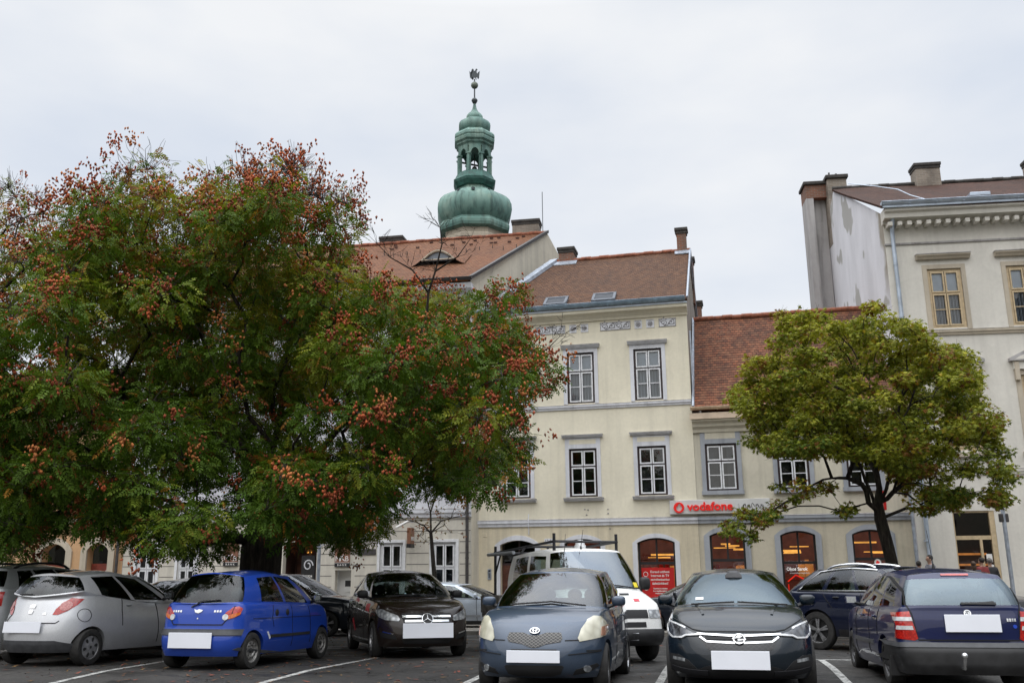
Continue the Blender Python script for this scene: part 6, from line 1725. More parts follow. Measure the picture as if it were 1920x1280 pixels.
S1 = fthing('shop_sign', 'long white fascia sign with red vodafone lettering above the arched shop windows', 'sign', FY)
s = MB(); s.box(3.17, 6.62, -.13, -.001, 3.13, 3.62); s.build('sign_panel', M['sign_white'], S1, bevel=.01)
t = MB()
c0 = (3.50, 3.36); R = .185
ringp = []
n = 26
dp = []
for k in range(n):
    a = 2 * PI * k / n
    # speech-mark drop: a round counter with a tail to the upper left-centre
    r_ = .105
    px, pz = c0[0] + .005 + r_ * math.cos(a), c0[1] - .02 + r_ * math.sin(a)
    if 1.15 < a < 2.2:
        pz += .075 * math.sin((a - 1.15) / 1.05 * PI); px += .02
    dp.append((px, pz))
for k in range(n):
    a, b = 2 * PI * k / n, 2 * PI * (k + 1) / n
    o0 = (c0[0] + R * math.cos(a), c0[1] + R * math.sin(a)); o1 = (c0[0] + R * math.cos(b), c0[1] + R * math.sin(b)); i0, i1 = dp[k], dp[(k + 1) % n]
    t.poly([(o0[0], -.18, o0[1]), (i0[0], -.18, i0[1]), (i1[0], -.18, i1[1]), (o1[0], -.18, o1[1])][::-1]); t.poly([(o0[0], -.18, o0[1]), (o1[0], -.18, o1[1]), (o1[0], -.12, o1[1]), (o0[0], -.12, o0[1])][::-1]); t.poly([(i0[0], -.18, i0[1]), (i0[0], -.12, i0[1]), (i1[0], -.12, i1[1]), (i1[0], -.18, i1[1])][::-1])
t.build('logo_ring', M['sign_red'], S1, recalc=True)
text_obj('lettering', 'vodafone', .40, M['sign_red'], S1, face_text(FY, 4.58, -.155, 3.37), .025, .011, 1.06)
g = MB()
rg = random.Random(4)
for k in range(5):
    x, z = 5.75 + k * .15, 3.42 + rg.uniform(-.08, .06)
    g.tube([(x + .06 * math.cos(t_ * .8 + k), -.134, z + .07 * math.sin(t_ * 1.3 + k * 2)) for t_ in range(9)], .009, 4)
g.build('graffiti_scrawl', M['pipe_dark'], S1)

S2 = fthing('hanging_sign', 'red projecting sign with white ring hanging from the shop wall beside the right tree', 'sign', FY)
s = MB(); s.box(10.22, 10.30, -.85, -.30, 3.1, 3.72); s.build('sign_panel', M['board_red'], S2, bevel=.01)
s = MB(); s.tube([(10.26, 0, 3.6), (10.26, -.32, 3.6)], .02, 6); s.tube([(10.26, 0, 3.2), (10.26, -.32, 3.2)], .02, 6); s.build('bracket', M['iron'], S2)
r_ = MB()
for sx in (10.215, 10.305):
    pts = [(sx, -.575 + .15 * math.cos(2 * PI * k / 20), 3.41 + .18 * math.sin(2 * PI * k / 20)) for k in range(21)]
    r_.tube(pts, .028, 6, cap=False)
r_.build('sign_ring', M['letter_white'], S2)

def poster(label, x0, x1, z0, z1, lines, red=True):
    P = fthing('window_poster', label, 'poster', FY)
    s = MB(); s.box(x0, x1, .138, .146, z0, z1); s.build('poster_sheet', M['board_red'], P)
    h = (z1 - z0)
    for k, (tx, sz, zz) in enumerate(lines): text_obj('lettering', tx, sz, M['letter_white'], P, face_text(FY, x0 + (x1 - x0) * .56, .134, z0 + h * zz), .001, .002, .95)
    c = MB()
    for zz in (.78, .32):
        cx, cz = x0 + .14, z0 + h * zz; c.tube([(cx + .08 * math.cos(2 * PI * k / 14), .134, cz + .08 * math.sin(2 * PI * k / 14)) for k in range(15)], .010, 4, cap=False)
    c.build('round_emblem', M['letter_white'], P)
    return P
poster('red window poster with white lines of text in an arched shop window', 2.06, 3.2, .28, 1.30, [('Keresd otthoni', .115, .86), ('Internet és TV', .115, .73), ('szolgáltatásainkat', .10, .60), ('üzletünkben!', .115, .47), ('Részletek az üzletben', .06, .30), ('és az ügyfélszolgálaton', .06, .22), ('munkatársainktól', .06, .14)])
S4 = fthing('neon_sign', 'red neon house outline with white Okos Sarok lettering in the middle shop doorway', 'sign', FY)
s = MB(); s.tube([(7.04, .44, .80), (7.32, .44, 1.02), (7.62, .44, .86)], .026, 6); s.tube([(7.68, .44, .82), (7.78, .44, .74)], .026, 6); s.tube([(7.70, .44, .70), (7.71, .44, .30)], .026, 6); s.tube([(7.06, .44, .72), (7.06, .44, .3)], .02, 6); s.build('neon_tube', M['glow_red'], S4)
text_obj('lettering', 'Okos Sarok', .15, M['glow_white'], S4, face_text(FY, 7.36, .14, 1.22), .002, .004, .95)
text_obj('small_lettering', 'az okosotthon megoldások', .062, M['letter_white'], S4, face_text(FY, 7.44, .14, 1.09), .001, .001, .95)
s = MB(); s.box(7.48, 7.66, .5, .52, .62, .92); s.build('notice_card', M['trim_grey'], S4)
S5 = fthing('window_emblem', 'round white emblem with red drop above small vodafone lettering on the right shop window', 'sign', FY)
s = MB(); s.poly([(9.98 + .11 * math.cos(2 * PI * k / 20), .136, 1.42 + .11 * math.sin(2 * PI * k / 20)) for k in range(20)]); s.build('emblem_disc', M['letter_white'], S5)
s = MB(); s.poly([(9.98 + .06 * math.cos(2 * PI * k / 16), .133, 1.41 + .06 * math.sin(2 * PI * k / 16) + (.04 if k == 5 else 0)) for k in range(16)]); s.build('emblem_drop', M['sign_red'], S5)
text_obj('lettering', 'vodafone', .12, M['letter_white'], S5, face_text(FY, 9.98, .134, 1.22), .001, .002)

S6 = fthing('house_number_plate', 'small pale house number plate beside the arched gate', 'sign', FY)
s = MB(); s.box(-1.42, -1.08, -.02, -.001, 2.16, 2.36); s.build('number_plate', M['trim_white'], S6)
text_obj('lettering', '12-14', .14, M['pipe_dark'], S6, face_text(FY, -1.25, -.022, 2.27), .001, .001)
S7 = fthing('intercom', 'steel door intercom on the cream wall left of the gate', 'intercom', FY)
s = MB(); s.box(-3.58, -3.44, -.03, -.001, .92, 1.30); s.build('intercom_plate', M['zinc'], S7, bevel=.005)
s = MB()
for k in range(5): s.box(-3.55, -3.47, -.034, -.03, .98 + k * .035, 1.0 + k * .035)
s.box(-3.55, -3.47, -.034, -.03, 1.2, 1.26); s.build('call_button', M['sign_black'], S7)
S8 = fthing('utility_cover', 'small painted meter cover on the tan wall below the white moulding', 'cover', FY)
s = MB(); s.box(-3.75, -3.62, -.015, -.001, 2.45, 2.6); s.build('cover_plate', M['wall_yellow_low'], S8, bevel=.004)

def bank_sign(label, x, z0, z1, w=.58):
    P = fthing('bank_sign', label, 'sign', FM)
    h = z1 - z0
    s = MB(); s.box(x, x + w, -.06, -.005, z0 + h * .17, z1); s.build('sign_panel', M['sign_brown'], P)
    s = MB(); s.box(x, x + w, -.06, -.005, z0, z0 + h * .155); s.build('sign_footer', M['sign_black'], P)
    s = MB(); s.box(x, x + w, -.064, -.06, z0 + h * .16, z0 + h * .175); s.build('rule_line', M['letter_white'], P)
    text_obj('lettering', 'M', .27, M['letter_white'], P, face_text(FM, x + w * .21, -.062, z0 + h * .32), .002, .0)
    text_obj('lettering', 'K', .38, M['letter_white'], P, face_text(FM, x + w * .52, -.062, z0 + h * .36), .002, .0)
    text_obj('lettering', 'B', .27, M['letter_white'], P, face_text(FM, x + w * .82, -.062, z0 + h * .32), .002, .0)
    text_obj('small_lettering', 'B A N K', .105, M['letter_white'], P, face_text(FM, x + w * .5, -.062, z0 + h * .075), .001, .001)
bank_sign('brown MKB bank sign above the wall niche, nearer the brown car', -5.26, 1.42, 2.32)
bank_sign('brown MKB bank sign left of the big trunk above the blue car', -9.75, 1.48, 2.34)
S9 = fthing('wall_plaque', 'dark blank wall plaque right of the brown bank sign', 'plaque', FM)
s = MB(); s.box(-4.36, -3.67, -.035, -.002, 1.84, 2.06); s.build('plaque_plate', M['pipe_dark'], S9, bevel=.012)
S10 = fthing('projecting_sign', 'brown projecting box sign on the bank wall between the white windows', 'sign', FM)
s = MB(); s.box(-2.30, -2.16, -.62, -.12, 2.08, 2.80); s.build('sign_box', M['sign_brown'], S10, bevel=.01)
s = MB(); s.box(-2.31, -2.15, -.625, -.115, 2.08, 2.22); s.build('sign_footer', M['sign_black'], S10)
s = MB(); s.tube([(-2.23, 0, 2.7), (-2.23, -.15, 2.7)], .02, 6); s.build('bracket', M['iron'], S10)
for sx, rz in ((-2.305, -PI / 2), (-2.155, PI / 2)):
    text_obj('lettering', 'MKB', .2, M['letter_white'], S10, Matrix.Translation((sx, -.37, 2.40)) @ Matrix.Rotation(rz, 4, 'Z') @ Matrix.Rotation(PI / 2, 4, 'X'), .002, .003)
S11 = fthing('sign_floodlight', 'white tube floodlight on an arm over the brown projecting sign', 'lamp', FM)
s = MB(); s.tube([(-2.25, 0, 3.02), (-2.3, -.5, 3.0)], .014, 6); s.build('lamp_arm', M['zinc'], S11)
s = MB(); s.tube([(-2.72, -.62, 2.80), (-2.28, -.5, 3.04)], .045, 8); s.build('lamp_tube', M['letter_white'], S11, smooth=50)
S12 = fthing('entrance_poster', 'black poster with a pale spiral emblem standing in the bank entrance', 'poster', FM)
s = MB(); s.box(-6.72, -6.18, .30, .32, .9, 1.85); s.build('poster_sheet', M['sign_black'], S12)
s = MB(); s.tube([(-6.45 + (.20 - .008 * k) * math.cos(k * .45), .296, 1.48 + (.22 - .008 * k) * math.sin(k * .45)) for k in range(19)], .028, 6); s.build('spiral_emblem', M['trim_white'], S12)
text_obj('lettering', 'MKB24', .12, M['letter_white'], S12, face_text(FM, -6.45, .297, 1.08), .001, .003)
# flag on the bank house, half hidden by leaves
S13 = fthing('flag', 'red and white flag hanging from the bank facade behind the leaves', 'flag', FM)
s = MB(); s.tube([(-6.3, 0, 4.0), (-6.3, -1.0, 5.2)], .025, 6); s.build('flag_pole', M['trim_white'], S13)
s = MB()
for k in range(8):
    a, b = k / 8, (k + 1) / 8
    f_ = lambda t: (-6.3 + .05 * math.sin(t * 9), -.95 + .75 * t, 5.12 - .35 * t)
    p, q = f_(a), f_(b); s.poly([p, q, (q[0] + .04, q[1] + .03, q[2] - 1.1), (p[0] + .04, p[1] + .03, p[2] - 1.1)])
s.build('flag_cloth', M['orange_red'], S13)

def post(name, label, cat, x, y, h, mat, r=.05, parts=None):
    z = gz(x, y)
    o = thing(name, label, cat, (x, y, z)); s = MB(); s.tube([(0, 0, 0), (0, 0, h)], r, 10); s.lathe([(r * 2, 0), (r * 2, .06), (r, .1)], 12, 0, (0, 0, 0)); s.build('pole', M[mat], o, smooth=50)
    return o
pB = Vector((-6.95, 33.4, 0))
o = post('street_lamp', 'grey street lamp post in front of the bank entrance', 'street lamp', -6.75, 32.6, 4.6, 'zinc', .06)
s = MB(); s.tube([(0, 0, 4.5), (0, -.3, 4.75), (0, -.9, 4.8)], .03, 6); s.build('arm', M['zinc'], o); s = MB(); s.sphere((0, -1.05, 4.76), .2, 10, 8, 0, (.7, 1.3, .5)); s.build('lamp_head', M['trim_white'], o, smooth=60)
s = MB(); s.tube([(0, 0, 2.62), (.28, -.1, 2.82)], .018, 6); s.tube([(0, 0, 2.62), (-.1, -.1, 2.72)], .018, 6); s.build('bracket', M['zinc'], o)
o = post('sign_post', 'grey steel post in front of the ochre shop doorway at right', 'post', 15.0, 28.6, 4.0, 'zinc', .06)
s = MB(); s.box(-.14, .14, -.05, .05, 2.72, 2.98); s.build('post_box', M['pipe_dark'], o, bevel=.02)
# ------------------------------------------------------------------ ground, paving, markings, fallen leaves
def asphalt():
    T = NT('worn_asphalt'); tc = T.n('TexCoord'); v = tc.outputs['Object']
    big = T.noise(.22, v, 6, .62); mid = T.noise(1.6, v, 5, .6); fine = T.noise(45, v, 3, .7)
    base = T.ramp(big.outputs[0], [(.36, (.014, .0135, .013, 1)), (.5, (.029, .028, .027, 1)), (.64, (.060, .057, .053, 1))])
    gr = T.ramp(fine.outputs[0], [(.3, (.55, .55, .55, 1)), (.72, (1.55, 1.5, 1.45, 1))])
    c = T.mix(1.0, base, gr, 'MULTIPLY')
    dm = T.ramp(mid.outputs[0], [(.52, 0.0), (.68, .65)])
    c2 = T.mix(dm, c, (.013, .0125, .012, 1))
    # damp patches are smoother
    ro = T.ramp(mid.outputs[0], [(.46, .88), (.64, .42)])
    cr = T.n('TexVoronoi', {'Vector': T.n('VectorMath', {0: v, 1: T.n('VectorMath', {0: T.noise(1.2, v, 4).outputs['Color'], 1: (.9, .9, .9)}, operation='MULTIPLY').outputs[0]}, operation='ADD').outputs[0], 'Scale': .33}, feature='DISTANCE_TO_EDGE')
    ck = T.ramp(cr.outputs['Distance'], [(.0, 1.0), (.012, 0.0)])
    c3 = T.mix(T.math('MULTIPLY', ck.outputs[0], .7), c2, (.008, .008, .008, 1))
    b = T.n('Bump', {'Strength': .55, 'Distance': .012, 'Height': T.math('ADD', fine.outputs[0], T.math('MULTIPLY', ck.outputs[0], -1.2).outputs[0]).outputs[0]})
    p = T.n('BsdfPrincipled', {'Base Color': c3, 'Roughness': ro, 'Specular IOR Level': .4, 'Normal': b}); return T.done(p)
def paving():
    T = NT('pavement_slabs'); tc = T.n('TexCoord'); v = tc.outputs['Object']
    br = T.n('TexBrick', {'Vector': T.mapping(v, (1, 1, 1), (0, 0, -rad(14))).outputs[0], 'Color1': (.20, .18, .155, 1), 'Color2': (.165, .15, .13, 1), 'Mortar': (.07, .063, .055, 1), 'Scale': 1, 'Mortar Size': .012, 'Brick Width': .4, 'Row Height': .4})
    n = T.ramp(T.noise(.8, v, 6).outputs[0], [(.35, (.7, .7, .7, 1)), (.7, (1.1, 1.1, 1.08, 1))])
    m = T.mix(1, br.outputs[0], n, 'MULTIPLY')
    p = T.n('BsdfPrincipled', {'Base Color': m, 'Roughness': .8}); return T.done(p)
def line_paint():
    T = NT('worn_road_paint'); tc = T.n('TexCoord'); v = tc.outputs['Object']
    w = T.math('ADD', T.math('MULTIPLY', T.noise(7, v, 6, .7).outputs[0], .6).outputs[0], T.math('MULTIPLY', T.noise(38, v, 4, .7).outputs[0], .4).outputs[0])
    f = T.ramp(w.outputs[0], [(.40, 0.0), (.53, 1.0)])
    c = T.mix(f, (.05, .048, .046, 1), (.42, .42, .40, 1))
    p = T.n('BsdfPrincipled', {'Base Color': c, 'Roughness': .8}); return T.done(p)
M['asphalt'] = asphalt(); M['paving'] = paving(); M['line'] = line_paint()
M['kerb'] = plaster('kerb_granite', (.24, .225, .20, 1), .5, (.1, .1, .09, 1), .3)
def sheet(name, mat, xs, ys, dz, keep=None):
    g = MB(); ix = {}
    for i, x in enumerate(xs):
        for j, y in enumerate(ys): ix[i, j] = g.vert((x, y, gz(x, y) + dz))
    for i in range(len(xs) - 1):
        for j in range(len(ys) - 1):
            if keep is None or keep((xs[i] + xs[i + 1]) / 2, (ys[j] + ys[j + 1]) / 2): g.face([ix[i, j], ix[i + 1, j], ix[i + 1, j + 1], ix[i, j + 1]])
    o = g.build(name, mat); o['kind'] = 'structure'; return o
sheet('asphalt_ground', M['asphalt'], [-600, -150, -60, -26] + list(range(-24, 25, 3)) + [26, 60, 150, 600], [-300, -60, -10, 3, 14.5] + [16, 18, 20, 22, 24, 26, 28, 30, 32, 33, 36, 60, 200, 900], 0.0)
# pavement in front of the houses, raised on a kerb
KX0, KX1 = -34.0, 30.0
ky = lambda x: 27.35 - .262 * (x + 5.2)
pv = MB(); n = 32; rows = 10; ix = {}
for i in range(n + 1):
    x = KX0 + (KX1 - KX0) * i / n
    for j in range(rows + 1):
        t = j / rows; y = ky(x) + .16 + t * 16; ix[i, j] = pv.vert((x, y, gz(x, y) + .11))
for i in range(n):
    for j in range(rows): pv.face([ix[i, j], ix[i + 1, j], ix[i + 1, j + 1], ix[i, j + 1]])
pv.build('pavement', M['paving'])['kind'] = 'structure'
kb = MB()
for i in range(64):
    x0 = KX0 + i; x1 = x0 + .985; y0, y1 = ky(x0), ky(x1); z0, z1 = gz(x0, y0), gz(x1, y1)
    b_ = len(kb.v)
    kb.v += [(x0, y0, z0 - .05), (x1, y1, z1 - .05), (x1, y1, z1 + .1), (x0, y0, z0 + .1), (x0 + .04, y0 + .17, z0 + .114), (x1 + .04, y1 + .17, z1 + .114)]
    kb.face([b_, b_ + 1, b_ + 2, b_ + 3]); kb.face([b_ + 3, b_ + 2, b_ + 5, b_ + 4])
kb.build('kerb', M['kerb'])['kind'] = 'structure'
def pline(a, b, w=.11):
    a, b = Vector(a), Vector(b); d = (b - a).normalized(); nn = Vector((-d.y, d.x)) * w / 2; m = MB(); k = 12; prev = None
    for i in range(k + 1):
        p = a.lerp(b, i / k); q = [(p.x + nn.x, p.y + nn.y), (p.x - nn.x, p.y - nn.y)]
        q = [m.vert((x, y, gz(x, y) + .005)) for x, y in q]
        if prev: m.face([prev[0], prev[1], q[1], q[0]])
        prev = q
    m.build('parking_line', M['line'])['kind'] = 'structure'
pline((-6.35, 11.6), (-5.95, 16.4)); pline((-3.72, 11.6), (-2.45, 17.2)); pline((-.95, 11.6), (.3, 17.2)); pline((1.62, 11.6), (2.85, 17.0)); pline((4.12, 11.6), (5.15, 16.25)); pline((6.9, 11.6), (7.9, 16.0))
pline((4.75, 16.42), (7.6, 15.78), .12)
# fallen leaves
lf = MB(); rl_ = random.Random(8)
for k in range(1500):
    x = rl_.gauss(-4.5, 4.2) if k < 1150 else rl_.uniform(-9, 12); y = rl_.uniform(11.2, 25)
    if k >= 1350: x = rl_.gauss(9.5, 2.5); y = rl_.uniform(20, 27)
    a = rl_.uniform(0, 2 * PI); s_ = rl_.uniform(.025, .055); z = gz(x, y) + .012
    c, s2 = math.cos(a), math.sin(a); tz = rl_.uniform(-.02, .03)
    P = [(-s_, 0), (0, s_ * .5), (s_ * 1.2, 0), (0, -s_ * .5)]
    lf.poly([(x + p * c - q * s2, y + p * s2 + q * c, z + (tz if i == 2 else 0)) for i, (p, q) in enumerate(P)], rl_.choice((0, 0, 1, 2)))
o = lf.build('fallen_leaves', [simple('dead_leaf_brown', (.10, .045, .02), .8, 0, .3), simple('dead_leaf_ochre', (.20, .11, .03), .8, 0, .3), simple('dead_leaf_red', (.18, .05, .03), .8, 0, .3)]); o['kind'] = 'stuff'
o['label'] = 'scattered fallen leaves on the asphalt between the cars'; o['category'] = 'leaves'
